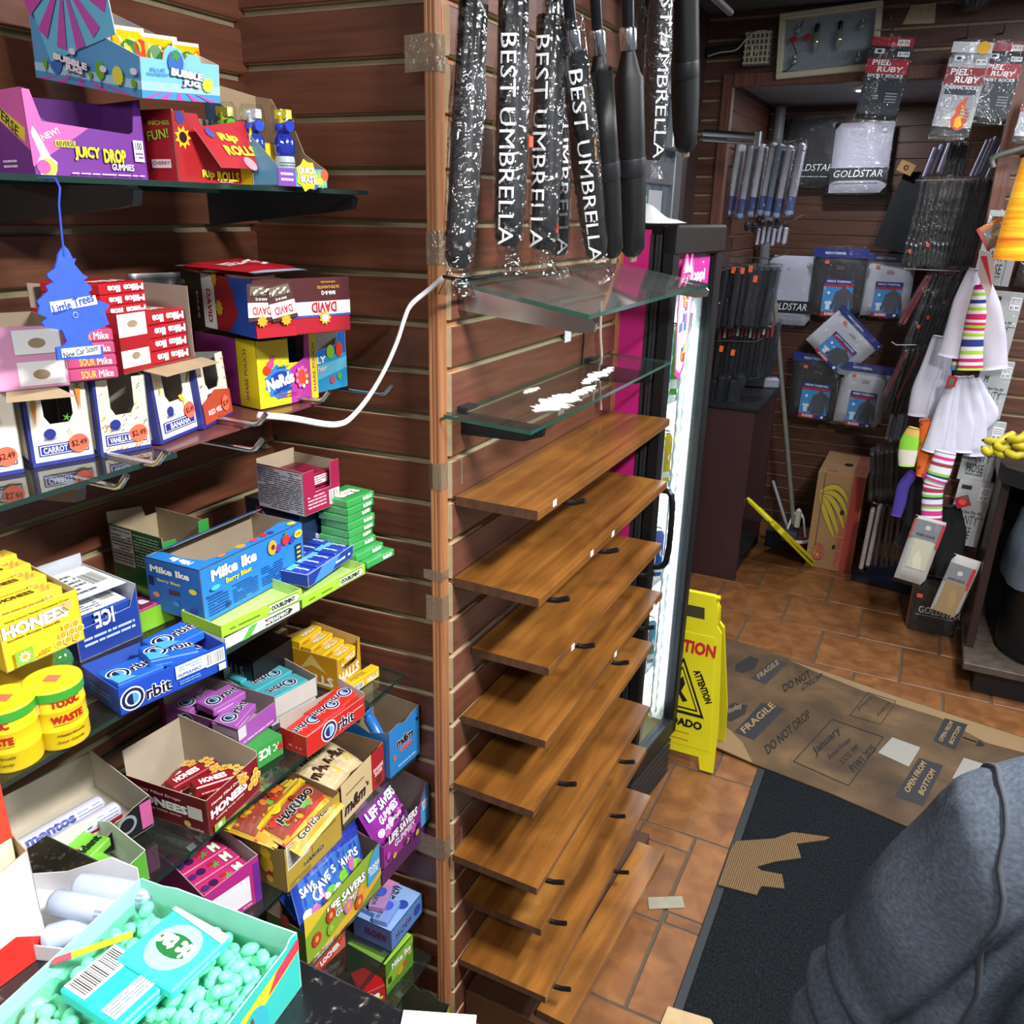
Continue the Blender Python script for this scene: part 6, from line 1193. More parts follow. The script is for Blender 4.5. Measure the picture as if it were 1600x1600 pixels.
tape('packing tape strip with loose corner beside the top board', 724, 764, 676, 716); tape('narrow packing tape strip beside the second board', 890, 903, 662, 702); tape('packing tape strip between the second and third boards', 930, 966, 666, 702); tape('wide packing tape strip with loose ends low on corner post', 1300, 1330, 646, 716)

# ================================================================ COOLER
cx0, cx1, cy0, cy1, ctop = -.93, -.545, 1.945, 2.25, 1.655
PINK = '#c01f78'
COOL = T(-.545, 1.927, 0) @ RZ(-.119) @ T(.508, -1.941, 0)
r = empty('drink_cooler', COOL); CB = M('#0b0d10', .5)
mb = MB()
mb.box(cx0, cy0, .10, cx1, cy0+.02, ctop, CB); mb.box(cx0, cy1-.02, .10, cx1, cy1, ctop, CB); mb.box(cx0, cy0, ctop-.05, cx1, cy1, ctop, CB); mb.box(cx0, cy0, .10, cx0+.02, cy1, ctop, M('#c9ccd0', .5)); mb.box(cx0, cy0, .10, cx1, cy1, .20, CB); mb.build('cabinet', r)
mb = MB(); mb.box(cx0+.02, cy0-.0025, .12, -.572, cy0-.0003, ctop-.01, M(PINK, .45)); mb.build('side_panel', r)
mb = MB(); mb.box(cx0+.025, cy0+.02, .2, cx1, cy0+.024, ctop-.05, M('#d6dade', .4)); mb.box(cx0+.025, cy1-.024, .2, cx1, cy1-.02, ctop-.05, M('#d6dade', .4)); mb.build('liner', r)
# door: frame, glass, gasket strips
dx0, dx1 = -.543, -.508
mb = MB()
for (a, b, c, d) in ((cy0-.004, cy0+.024, .165, ctop), (cy1-.034, cy1+.002, .165, ctop)): mb.bbox(dx0, a, c, dx1, b, d, CB, .005)
mb.bbox(dx0, cy0-.004, ctop-.065, dx1+.004, cy1+.002, ctop+.002, CB, .006); mb.bbox(dx0, cy0, .165, dx1, cy1, .22, CB, .004); door = mb.build('door', r)
mb = MB(); mb.box(dx0+.014, cy0+.024, .22, dx0+.018, cy1-.034, ctop-.065, clear('cooler_glass', '#e6ecec', .06, .02)); mb.build('pane', door)
for k, x in enumerate((-.571, -.558, -.550)): b = MB(); b.box(x, cy0-.005, .15, x+.006, cy0-.001, ctop-.02, M('#2a2e33', .35)); b.build('edge_strip', r)
hb = MB(); hb.tube(smooth_path([Vector((dx1, cy0+.02, 1.03)), Vector((dx1+.03, cy0+.022, 1.02)), Vector((dx1+.036, cy0+.022, .93)), Vector((dx1+.03, cy0+.022, .84)), Vector((dx1, cy0+.02, .82))]), .008, BLACKM, 8); hb.build('handle', r)
# header print
mb = MB(); mb.box(dx0+.0185, cy0+.047, ctop-.155, dx0+.0195, cy1-.05, ctop-.068, M('#c8329a', .4)); pb = mb; F = Face(pb, (dx0+.0195, cy0+.047, ctop-.155), (0, cy1-cy0-.097, 0), (0, 0, .087), (1, 0, 0)); F.text('poppi', .62, .42, .42, '#f4eaf4', w=.5, bold=.05); F.star(.78, .80, .006, '#f4eaf4', n=4, q=.3); mb.build('header_print', door)
mb = MB(); Fp = [(0, .55), (.1, .85), (.35, 1), (.6, .92), (.75, 1), (1, .85), (1, .5), (.85, .1), (.55, 0), (.2, .05)]
mb.plate([(u*.085, v*.30) for u, v in Fp], (dx1+.001, cy0+.03, 1.30), (0, 1, 0), (0, 0, 1), (1, 0, 0), .0008, M('#d84aa0', .45)); F = Face(mb, (dx1+.001, cy0+.03, 1.30), (0, .085, 0), (0, 0, .30), (1, 0, 0)); F.poly([(u*.86+.07, v*.9+.05) for u, v in Fp], '#f2e4f0'); F.text('Energy', .45, .82, .08, '#d02a8a', w=.6, bold=.05); 
for _ in range(16): F.rect((u := random.uniform(.2, .7)), (v := random.uniform(.12, .7)), u+.12, v+.07, random.choice(['#e86ab0', '#d8c43a', '#4aa86a', '#5a7ac8', '#e8503a']))
mb.build('door_sticker', door)
# lit LED strips inside the door
LED = M('#f4fbff', .3, emit=30); 
for k, (yy, n) in enumerate(((cy1-.048, 26), (cy1-.085, 26))):
    mb = MB(); mb.box(dx0-.02, yy-.006, .24, dx0-.015, yy+.006, 1.44, M('#d8dde0', .4)); st = mb.build('led_strip', r)
    if k == 0:
        l = D.lights.new('led_glow', 'AREA'); l.shape = 'RECTANGLE'; l.size = 1.2; l.size_y = .02; l.energy = 4; l.color = (.93, .97, 1); lo = D.objects.new('led_glow', l); COL.objects.link(lo); lo.parent = st; lo.matrix_basis = T(dx0-.024, yy-.01, .84) @ RZ(-.6) @ RY(PI/2)
    mb = MB()
    for i in range(n): mb.ball((dx0-.011, yy, .27+i*1.15/n), .0060 if k == 0 else .0038, LED, 8, 5)
    o = mb.build('led_dots', st); o['kind'] = 'stuff'
# wire shelves
for z in (.42, .70, .98, 1.22):
    mb = MB()
    for k in range(7): mb.tube([(cx0+.03, cy0+.04+k*.035, z), (cx1-.02, cy0+.04+k*.035, z)], .003, WHITE, 5)
    mb.box(cx1-.03, cy0+.03, z-.006, cx1-.02, cy1-.03, z+.012, WHITE); mb.build('wire_shelf', r)
# foot grille
mb = MB(); mb.box(cx0, cy0, .005, cx1+.015, cy1, .10, CB); mb.build('base', r)
for k in range(6): b = MB(); b.box(cx1+.015, cy0+.01, .015+k*.022, cx1+.028, cy1-.01, .028+k*.022, M('#22262a', .4)); b.build('louvre', r)
tag(r, 'slim black drink cooler with magenta side and lit glass door', 'cooler')
DC = ['#e8563a', '#5ab04a', '#3a6ac8', '#e8e4da', '#c83a8a', '#e8c43a', '#4ab0c8']
for zi, z in enumerate((.42, .70, .98, 1.22)):
    for k in range(4):
        for row in range(2):
            c = DC[(zi*3+k*2+row) % 7]; y = cy0+.05+k*.055; x = -.59-row*.075
            b = empty('drink_can', COOL @ T(x, y, z+.0035)); mb = MB(); h = .145 if zi < 3 else .19
            mb.lathe([(.021, 0), (.0245, .006), (.0245, h-.015), (.019, h-.003)], M(c, .3, metal=.2), 14); mb.build('body', b); mb = MB(); mb.lathe([(.019, h-.003), (.0195, h), (.017, h+.001), (.016, h-.002)], SIL, 14); mb.build('rim', b)
            pb = MB(); F = Face(pb, fn=lambda u, v, e: Vector((math.cos(-1.4+u*2.6)*(.0248+e), math.sin(-1.4+u*2.6)*(.0248+e), .01+v*(h-.03))), lu=.06, lv=h-.03); F.text('soda', .5, .55, .3, '#f4f4f0', w=.7, bold=.05) if False else F.ell(.5, .6, .012, '#f4f2ea'); F.rect(.1, .1, .9, .25, '#f0eee6'); pb.build('printing', b)
            cn = {'#e8563a': 'orange', '#5ab04a': 'green', '#3a6ac8': 'blue', '#e8e4da': 'white', '#c83a8a': 'pink', '#e8c43a': 'yellow', '#4ab0c8': 'turquoise'}[c]
            tag(b, '%s can, cooler %s shelf, %s %s' % (cn, ['lowest', 'lower middle', 'upper middle', 'top'][zi], ['front' if row == 0 else 'back'][0], ['nearest the boards', 'second from the boards', 'third from the boards', 'farthest from the boards'][k]), 'drink can', 'cans in the cooler')
# white plastic bag on the cooler top
mb = MB(); mb.grid(lambda u, v: Vector((-.78+.18*u, 2.0+.2*v, ctop+.004+.032*math.sin(PI*u)**.7*math.sin(PI*v)**.7*(1+.4*math.sin(9*u+5*v)))), 12, 12, M('#e6e6e4', .5)); o = mb.build('plastic_bag'); tag(o, 'crumpled white plastic bag lying on the cooler top', 'bag')

# ================================================================ FAR END: alcove with hosiery, door, counter
def pkbox(name, label, cat, rect, Y, dep, col, draw=None, lean=0, group=None, rough=.35, film=True, top=0, rz=0):
    """hanging flat pack at plane Y whose picture outline is rect (x0,y0,x1,y1)"""
    x0, y0, x1, y1 = rect; cx, cy = (x0+x1)/2, (y0+y1)/2
    c = ony(cx, cy, Y); w = abs(ony(x1, cy, Y).x-ony(x0, cy, Y).x); h = abs(ony(cx, y0, Y).z-ony(cx, y1, Y).z)
    m = T(c.x, c.y, c.z) @ RY(lean) @ RZ(rz)
    r = empty(name, m @ T(-w/2, 0, -h/2))
    mb = MB()
    def sf(u, v): e = (1-abs(2*u-1)**6)*(1-abs(2*v-1)**6); return Vector((u*w, -.2*dep-.8*dep*e**.5, v*h))
    mb.grid(sf, 10, 10, M(col, .7, var=.05, scale=14)); mb.box(0, -.2*dep, 0, w, dep*.1, h, M(col, .7)); mb.build('folded_goods', r)
    if draw:
        pb = MB(); F = Face(pb, fn=lambda u, v, e: Vector((u*w, -dep-.0006-e, v*h)), lu=w, lv=h); draw(F); pb.build('printing', r)
    if film:
        fb = MB(); fb.grid(lambda u, v: Vector(((u*1.06-.03)*w, -dep*1.06-.002-.003*math.sin(7*u+3*v)*math.sin(5*v), (v*(1.06+top)-.03)*h)), 8, 8, FILM); fb.build('plastic_bag', r)
    return tag(r, label, cat, group)
def goldstar(dark=False):
    def d(F):
        F.rect(.0, .18, 1, .36, '#0d0e12'); F.text('GOLDSTAR', .5, .275, .10, '#eef0f2', w=.86, bold=.0, shear=.03); F.lines(.05, .13, .85, .155, 1, '#8a8a94' if not dark else '#c0c4ca'); F.ell(.86, .88, .011, '#2a2a30' if not dark else '#c8ccd2'); F.ell(.86, .88, .009, '#e4e2ea' if not dark else '#15161a'); F.text('GS', .86, .88, .022, '#2a2a30' if not dark else '#c8ccd2', w=.05); F.text('GS', .45, .82, .03, '#9a98a4', w=.07)
    return d
GW = '#b9b6c6'
pkbox('undershirt_pack', 'white undershirt pack with black lettered band, highest in the alcove', 'clothing pack', (1300, 192, 1390, 302), 4.74, .03, GW, goldstar(), lean=-.02, group='undershirt packs')
pkbox('undershirt_pack', 'black undershirt pack hanging behind the highest white one', 'clothing pack', (1228, 184, 1312, 292), 4.78, .03, '#15161b', goldstar(True), group='undershirt packs')
pkbox('undershirt_pack', 'white undershirt pack with lettered band half hidden behind black socks', 'clothing pack', (1197, 400, 1271, 508), 4.74, .03, '#b6b6c6', goldstar(), group='undershirt packs')
pkbox('undershirt_pack', 'black undershirt pack low on the wall beside the tan knee-high pack', 'clothing pack', (1424, 905, 1500, 990), 3.70, .03, '#131418', lambda F: (F.text('GOLDSTAR', .6, .45, .13, '#c8ccd0', w=.9), F.lines(.1, .33, .9, .37, 1, '#8a8e94'), F.rect(.06, .66, .18, .73, '#ff6040')), group='undershirt packs')
def thermal(navy='#1c2a80'):
    def d(F):
        F.rect(-.02, .90, 1.02, 1.04, navy); F.text("MEN'S THERMAL", .4, .965, .04, '#e8ecf4', w=.4); F.rect(.26, .0, .82, .58, '#3f92d6'); F.rect(.26, .50, .82, .58, navy); F.text("MEN'S THERMAL", .54, .54, .035, '#f2f4f8', w=.46); F.rect(.26, .46, .82, .5, '#b8283a'); F.rect(.26, 0, .58, .07, '#b8283a'); F.text('RODEX', .45, .035, .04, '#ffffff', w=.22); F.rect(.58, 0, .82, .07, navy)
        F.poly([(.50, .08), (.76, .08), (.77, .28), (.80, .12), (.86, .14), (.82, .36), (.74, .42), (.66, .44), (.60, .43), (.50, .38), (.43, .12), (.48, .11), (.52, .27)], '#4a4e58'); F.ell(.65, .45, .010, '#6a4a3a'); F.poly([(.34, .1), (.42, .1), (.42, .2), (.45, .18), (.44, .23), (.32, .23), (.31, .18), (.34, .2)], '#dfe8f0'); F.ell(.37, .36, .007, '#dfe8f0'); F.ell(.74, .035, .007, '#f2f4f8')
        F.rect(.22, .80, .30, .85, '#ff6040'); F.lines(.45, .72, .6, .78, 2, '#8a5a60')
    return d
TB, TW = '#2a2c33', '#c2c2cc'
pkbox('thermal_shirt_pack', 'black thermal shirt pack in the upper row of the alcove', 'clothing pack', (1268, 392, 1350, 494), 4.70, .04, TB, thermal(), group='thermal shirt packs', top=.05)
pkbox('thermal_shirt_pack', 'white thermal shirt pack in the upper row of the alcove', 'clothing pack', (1348, 400, 1425, 495), 4.74, .03, TW, thermal(), group='thermal shirt packs')
pkbox('thermal_shirt_pack', 'white thermal shirt pack hanging askew in the alcove', 'clothing pack', (1272, 498, 1362, 572), 4.62, .03, TW, thermal(), lean=.72, group='thermal shirt packs')
pkbox('thermal_shirt_pack', 'black thermal shirt pack in the lower row of the alcove', 'clothing pack', (1235, 556, 1314, 652), 4.68, .04, TB, thermal(), lean=.03, group='thermal shirt packs')
pkbox('thermal_shirt_pack', 'white thermal shirt pack in the lower row of the alcove', 'clothing pack', (1310, 570, 1385, 664), 4.64, .05, TW, thermal(), lean=.05, group='thermal shirt packs')
# sock packs on the header
def piel(kind):
    def d(F):
        hd = '#b02030' if kind == 'sport' else '#e2e2e4'
        F.rect(0, .89, 1, 1, hd); F.rect(.62, .90, .9, .975, '#f2f2f2'); F.text('10-13', .76, .94, .03, '#222222', w=.2)
        if kind == 'sport': F.poly([(0, .06), (1, .06), (1, .78), (.5, .84), (0, .84)], '#20252d')
        else:
            F.rect(0, .06, 1, .84, '#9a9aa2'); F.rect(.1, .62, .9, .80, '#b8b8be'); F.poly([(0, .04), (1, .04), (1, .34), (.6, .33), (.3, .25), (0, .12)], '#b9b6b2'); F.poly([(0, .02), (1, .02), (1, .12), (0, .12)], '#101216')
            F.ell(.78, .945, .020, '#f0b428'); F.poly([(.5, .12), (.44, .2), (.52, .27), (.50, .33), (.60, .40), (.74, .45), (.70, .35), (.85, .28), (.86, .18), (.78, .11), (.62, .09)], '#d8501e'); F.poly([(.56, .13), (.54, .2), (.64, .26), (.64, .36), (.76, .28), (.70, .2), (.76, .15), (.66, .11)], '#f2b22a'); F.rect(.1, .46, .9, .54, '#2a2f3c')
        F.rect(0, .56, 1, .74, '#b01c2c' if kind == 'sport' else '#8a1c28'); F.text('PIEL', .36, .695, .065, '#f6f6f6', w=.46, bold=.03, shear=.03); F.text('RUBY', .58, .615, .065, '#f6f6f6', w=.6, bold=.03, shear=.03); F.text('SPORT SOCKS' if kind == 'sport' else 'THERMAL SOCKS', .5, .535, .04, '#d8dce2', w=.85, bold=.04, out='#15181e'); F.rect(.12, .80, .36, .86, '#e2e6ea'); F.ell(.24, .83, .008, '#20252d', ry=.005); F.rect(.68, .77, .96, .83, '#e2e6ea'); F.text('$1.99', .82, .80, .03, '#222222', w=.22); F.lines(.62, .2, .9, .34, 4, '#8a9098')
    return d
pkbox('sock_pack', 'sport sock pack with red banner hanging beside the bulb case', 'sock pack', (1350, 62, 1415, 188), 3.62, .03, '#20252d', piel('sport'), lean=.09, group='sock packs on the header')
pkbox('sock_pack', 'thermal sock pack with flame print on the header', 'sock pack', (1470, 70, 1532, 218), 3.60, .03, '#a9a9b0', piel('thermal'), lean=.09, group='sock packs on the header')
pkbox('sock_pack', 'sport sock pack with red banner behind the flame print pack', 'sock pack', (1527, 70, 1588, 192), 3.68, .025, '#20252d', piel('sport'), lean=.09, group='sock packs on the header')
pkbox('sock_pack', 'sock pack cut off by the picture edge above the orange lamp', 'sock pack', (1592, 140, 1650, 225), 3.60, .02, '#b9b6b2', piel('thermal'), lean=.09, group='sock packs on the header')
for (px, py, Y) in ((1390, 52, 3.62), (1510, 62, 3.60), (1566, 62, 3.68)):
    p = ony(px, py, Y); mb = MB(); mb.tube([(p.x, YF-.01, p.z+.03), (p.x, Y-.02, p.z+.03), (p.x, Y-.03, p.z+.045)], .003, STEEL, 6); o = mb.build('wall_hook'); tag(o, ['steel hook carrying the sport sock pack beside the bulb case', 'steel hook carrying the flame print sock pack', 'steel hook carrying the sport sock pack behind the flame one'][[1390, 1510, 1566].index(px)], 'hook')
# rows of packs hanging edge-on from side hooks
ORD = ['first', 'second', 'third', 'fourth', 'fifth', 'sixth', 'seventh', 'eighth', 'ninth', 'tenth', 'eleventh', 'twelfth', 'thirteenth', 'fourteenth', 'fifteenth', 'sixteenth']
def edge_row(label, group, xs, y0, y1, Y, dep, cols, name='sock_pack', thick=.010, lean=0, cat='sock pack', tilt=0, tip=None, rough=.3, dz=.01):
    """xs: picture columns of the packs, y0,y1 their top and bottom"""
    rn = random.Random(len(xs)*7+int(y0)); first = {}
    for i, px in enumerate(xs):
        a = ony(px, y0, Y); b = ony(px, y1, Y); h = a.z-b.z; c = cols[i % len(cols)]
        m = T(a.x, Y+rn.uniform(-.015, .015), a.z-h+rn.uniform(-dz, dz)) @ RY(lean+rn.uniform(-.012, .012)) @ RZ(tilt+rn.uniform(-.05, .05))
        if c in first:
            o = first[c].copy(); COL.objects.link(o); o.matrix_basis = m
            for ch in [q for q in D.objects if q.parent == first[c]]: k = ch.copy(); COL.objects.link(k); k.parent = o
        else:
            mb = MB(); mb.bbox(-thick/2, -dep/2, 0, thick/2, dep/2, h, M(c, .5, var=.1, scale=20), thick*.3)
            if tip: mb.bbox(-thick*.52, -dep*.51, 0, thick*.52, dep*.51, h*.30, M(tip[0], .5), thick*.3); mb.bbox(-thick*.53, -dep*.52, h*.0, thick*.53, dep*.52, h*.10, M(tip[1], .5), thick*.3)
            o = mb.build(name, mat=m); first[c] = o
            fb = MB(); fb.box(-thick*.62, -dep*.56, -.006, thick*.62, dep*.56, h*1.05, FILM); fb.build('plastic_bag', o)
        tag(o, label + (', %s from cooler' % ORD[i] if len(xs) > 1 else ''), cat, group)
def rod(label, pxs, Y, name='display_rod', m=STEEL, r=.003, hook=True):
    P = [ony(px, py, Y if len(q) < 1 else q[0]) for px, py, *q in pxs]; mb = MB(); mb.tube(P, r, m, 6); return tag(mb.build(name), label, 'rod')
lr = lambda a, b, n: [a+(b-a)*i/(n-1) for i in range(n)]
edge_row('grey and blue sleeved sock pack hanging in the alcove row', 'sleeved sock packs in the alcove', [1150, 1170, 1186, 1202, 1214, 1228, 1246], 226, 340, 4.1, .10, ['#c4c4cc', '#b0b0ba', '#d0d0d6', '#b9b9c2', '#7a8090', '#bcb6be', '#b0a8b4'], thick=.026, lean=.07, tip=('#4a5c98', '#9fb4d8'))
rod('steel rod carrying the sleeved sock packs', [(1225, 222), (1235, 221), (1252, 216)], 4.1); rod('second steel rod carrying the sleeved sock packs', [(1196, 228), (1240, 232), (1258, 236)], 4.05)
rod('steel rod with upturned tip below the sleeved sock packs', [(1165, 350), (1172, 354), (1215, 354), (1235, 346), (1256, 336)], 4.1)
edge_row('white sock tip hanging below the sleeved sock packs', 'white sock tips in the alcove', lr(1186, 1228, 6), 356, 382, 4.15, .06, ['#c4c2d4'], name='sock', thick=.015, cat='sock', lean=.05)
edge_row('black sock hanging in a dark bunch above the white sock tips', 'black sock tops in the alcove', lr(1168, 1228, 6), 346, 360, 4.18, .06, ['#101216'], name='sock', thick=.02, cat='sock')
for k, (px, py) in enumerate(((1173, 380), (1160, 395))): pass
edge_row('long black sock hanging on the upper rods of the alcove', 'long black socks on upper rods', lr(1132, 1206, 8), 418, 512, 4.0, .10, ['#14181f', '#171c24'], name='black_sock', thick=.034, cat='sock', lean=.06)
edge_row('short black sock with red label on the lower rods', 'red labelled black socks', lr(1128, 1210, 12), 508, 590, 4.08, .08, ['#12161c'], name='black_sock', thick=.026, cat='sock', lean=.05, tip=None)
edge_row('narrow red and white label on the lower sock rods', 'sock labels on lower rods', lr(1127, 1208, 13), 506, 527, 4.02, .01, ['#8a2a34', '#b9b6b4', '#7a2430'], name='sock_label', thick=.012, cat='label', lean=.04)
edge_row('long black sock hanging low beside the cooler', 'low black socks beside cooler', lr(1116, 1152, 5), 588, 676, 3.95, .09, ['#161b22'], name='black_sock', thick=.034, cat='sock', lean=.05)
for k, (a, lb) in enumerate((([(1140, 400), (1200, 404), (1225, 398), (1232, 393)], 'upper steel rod of the black socks'), ([(1134, 410), (1190, 416), (1205, 412)], 'second steel rod of the black socks'), ([(1124, 500), (1190, 508), (1206, 511)], 'third steel rod of the black socks'), ([(1120, 532), (1180, 534), (1191, 529)], 'lowest steel rod of the black socks'))): rod(lb, a, 4.0)
for (px, py, lb) in ((1146, 422, 'orange price tag on the leftmost long black sock'), (1160, 423, 'orange price tag on a black sock, second along the rod'), (1173, 420, 'large orange price tag on the black socks'), (1180, 436, 'orange price tag hanging lowest on the upper black socks'), (1127, 545, 'small orange price tag on the low black socks'), (1145, 551, 'orange price tag beside the small one on low black socks')):
    p = ony(px, py, 3.943 if py < 500 else 4.010); mb = MB(); mb.box(-.009, 0, -.014, .009, .002, .014, M('#ff6a3a', .6)); o = mb.build('price_tag', mat=T(*p) @ RY(.1)); tag(o, lb, 'price tag')
# dark garment
mb = MB(); q = [ony(a, b, 4.66) for a, b in ((1413, 270), (1440, 268), (1432, 400), (1364, 385), (1385, 330))]
mb.plate([(p.x, p.z) for p in q], (0, 4.66, 0), (1, 0, 0), (0, 0, 1), (0, -1, 0), .04, M('#0f1319', .85, var=.2, scale=8)); o = mb.build('black_garment'); tag(o, 'plain black garment hanging in the alcove beside the sock rows', 'garment')
p = ony(1416, 262, 4.62); mb = MB(); mb.box(-.035, 0, -.025, .035, .004, .025, M('#8a6a3a', .6)); F = Face(mb, (-.035, 0, -.025), (.07, 0, 0), (0, 0, .05), (0, -1, 0)); F.ell(.5, .5, .012, '#1a1a1c'); F.ell(.52, .5, .005, '#e2452c'); o = mb.build('cardboard_tag', mat=T(*p) @ RY(.4)); tag(o, 'brown cardboard hang tag above the black garment', 'tag')
# sock rows on the alcove side hooks
edge_row('pale grey sock pack in the top sock row, under the flame print', 'pale packs in top sock row', lr(1452, 1474, 3), 226, 274, 4.35, .08, ['#8d8aa8'], thick=.016, lean=.2)
edge_row('black sock pack in the top sock row, under the flame print', 'black packs in top sock row', lr(1480, 1510, 5), 224, 276, 4.35, .08, ['#15181e'], thick=.016, lean=.12)
edge_row('white sock pack in the top sock row beside the alcove frame', 'white packs in top sock row', lr(1528, 1552, 5), 216, 276, 4.32, .08, ['#a9a8c0'], thick=.013, lean=.25)
edge_row('black glossy sock pack in the long upper sock row', 'long upper sock row', lr(1434, 1540, 16), 284, 418, 4.25, .11, ['#14181d', '#1a1e24', '#12151a'], thick=.016, lean=.08, rough=.2)
edge_row('red glossy sock pack at the head of the middle sock row', 'red packs in middle sock row', [1420, 1428], 424, 506, 4.2, .10, ['#7d2028'], thick=.014, lean=.35)
edge_row('black glossy sock pack in the middle sock row', 'middle sock row', lr(1434, 1492, 10), 426, 540, 4.2, .11, ['#171b20', '#12161a'], thick=.015, lean=.18)
edge_row('black sock pack in the lower sock row behind white socks', 'lower sock row', lr(1402, 1452, 8), 540, 645, 4.15, .10, ['#1d2027', '#15181d', '#232831'], thick=.016, lean=.12)
edge_row('dark red sock pack in the lower sock row', 'red packs in lower sock row', [1396, 1416], 545, 620, 4.1, .09, ['#6d1c26'], thick=.014, lean=.25)
edge_row('pale grey sock pack below the lower sock row', 'pale packs below lower sock row', lr(1393, 1416, 5), 648, 688, 4.1, .07, ['#8d8c9c'], thick=.016, lean=.05)
edge_row('black glove pack hanging beside the banana carton', 'black packs beside banana carton', lr(1374, 1412, 6), 704, 776, 4.0, .09, ['#13161b'], thick=.018, lean=-.12)
edge_row('slim dark pack hanging lowest beside the banana carton', 'slim dark packs beside banana carton', lr(1376, 1420, 6), 790, 880, 3.9, .08, ['#1c1d22', '#2a2a30', '#191a1e'], thick=.012, lean=-.03)
edge_row('white slim pack hanging lowest beside the banana carton', 'white slim packs beside carton', [1362, 1372], 792, 888, 3.88, .06, ['#b0a4a0'], thick=.018, lean=.03)
for (px, py, lb) in ((1450, 383, 'red sticker on the long upper sock row'), (1421, 392, 'red sticker at the head of the long upper row'), (1474, 472, 'orange sticker high on the middle sock row'), (1450, 496, 'orange sticker in the middle of the middle sock row'), (1435, 510, 'orange sticker low on the middle sock row')):
    p = ony(px, py, 4.187 if py < 400 else 4.137); mb = MB(); mb.box(-.006, 0, -.008, .006, .001, .008, M('#ff5a34', .6)); o = mb.build('price_sticker', mat=T(*p)); tag(o, lb, 'price sticker')
for k, (a, lb) in enumerate((([(1430, 282), (1545, 280)], 'steel rod of the long upper sock row'), ([(1412, 420), (1500, 424)], 'steel rod of the middle sock row'), ([(1393, 534), (1400, 539), (1432, 539)], 'steel rod of the lower sock row'), ([(1364, 785), (1375, 790), (1400, 790)], 'steel rod of the lowest packs'))): rod(lb, a, 4.2-.07*k)
# hanging socks: soft flattened tubes
def soft(name, label, cat, pts, widths, Y, thick, matf, group=None, nseg=5, fold=.0):
    """pts: picture path, widths in picture pixels; real depth thick at plane Y"""
    P = [ony(a, b, Y) for a, b in pts]; k = (ony(801, 600, Y)-ony(800, 600, Y)).length
    Q = smooth_path(P, nseg); n = 12; W = []
    for i in range(len(Q)):
        t = i/nseg; j = min(int(t), len(widths)-2); f = t-j; W.append((widths[j]*(1-f)+widths[j+1]*f)*k*.43)
    mb = MB(); vs = []
    for i, q in enumerate(Q):
        t = (Q[min(i+1, len(Q)-1)]-Q[max(i-1, 0)]).normalized(); sd = Vector((t.z, 0, -t.x)).normalized()
        for j in range(n):
            a = 2*PI*j/n; ca, sa = math.cos(a), math.sin(a)
            rip = 1+fold*math.sin(3*a+i*.4)
            vs.append(q+sd*(W[i]*ca)+Vector((0, 1, 0))*(thick*.5*sa*rip))
    base = vs[0]; o3 = sum(P, Vector())/len(P); vs = [v-o3 for v in vs]
    fm = matf if callable(matf) else (lambda t: matf)
    for i in range(len(Q)-1):
        mb.add([vs[i*n+j] for j in range(n)]+[vs[(i+1)*n+j] for j in range(n)], [(j, (j+1) % n, n+(j+1) % n, n+j) for j in range(n)], fm(i/(len(Q)-1)), True)
    mb.add([vs[j] for j in range(n)], [list(range(n))], fm(0)); mb.add([vs[(len(Q)-1)*n+j] for j in range(n)], [list(range(n))[::-1]], fm(1))
    bmx = mb; o = bmx.build(name, mat=T(*o3))
    bm = bmesh.new(); bm.from_mesh(o.data); bmesh.ops.remove_doubles(bm, verts=bm.verts, dist=.00005); bm.to_mesh(o.data); bm.free()
    return tag(o, label, cat, group)
WS = M('#cfcddd', .85, var=.04, scale=30, bump=.2)
BS = M('#101318', .85, var=.15, scale=30, bump=.2)
soft('white_sock', 'white sock hanging on the near side of the striped sock', 'sock', [(1524, 420), (1508, 470), (1496, 520), (1484, 558)], [14, 26, 30, 30], 3.52, .035, WS, 'white socks at the alcove frame', fold=.2)
soft('white_sock', 'white sock hanging on the far side of the striped sock', 'sock', [(1535, 440), (1545, 480), (1550, 530), (1552, 577)], [16, 26, 32, 32], 3.55, .035, WS, 'white socks at the alcove frame', fold=.2)
STR = ['#d02a68', '#e8e6f0', '#a8d83a', '#e8e6f0', '#2a3a88', '#e8e6f0', '#a8d83a', '#e8e6f0', '#d02a68', '#e8e6f0', '#d02a68', '#a8d83a']
def stripes(pal, n, cuff=None, k=.0): return lambda t: M(cuff, .85) if cuff and t > .93 else M(pal[int(t*n) % len(pal)], .85)
soft('striped_sock', 'pink, green and white striped sock between two white socks', 'sock', [(1531, 445), (1526, 490), (1520, 530), (1515, 578)], [10, 22, 24, 30], 3.50, .03, stripes(STR, 24, '#a8e030'), nseg=9)
soft('striped_sock', 'blue and yellow striped sock behind the pink striped one', 'sock', [(1510, 495), (1503, 530), (1494, 578)], [10, 12, 14], 3.53, .02, stripes(['#5a9ac0', '#e2dc8a', '#6a2a6a', '#e2dc8a'], 18, '#4a90d0'), nseg=9)
for i, (a, w, lb) in enumerate((([(1468, 525), (1455, 570), (1440, 610), (1432, 650)], [16, 22, 24, 22], 'white sock at the near edge of the left-hanging bunch'), ([(1474, 530), (1464, 580), (1456, 620), (1450, 660)], [14, 20, 22, 22], 'white sock in the middle of the near bunch'), ([(1480, 540), (1474, 590), (1468, 625), (1464, 655)], [12, 18, 22, 24], 'white sock at the far edge of the near bunch'))):
    soft('white_sock', lb.replace('left-hanging', 'near'), 'sock', a, w, 3.66+.02*i, .03, WS, 'near bunch of white socks', fold=.2)
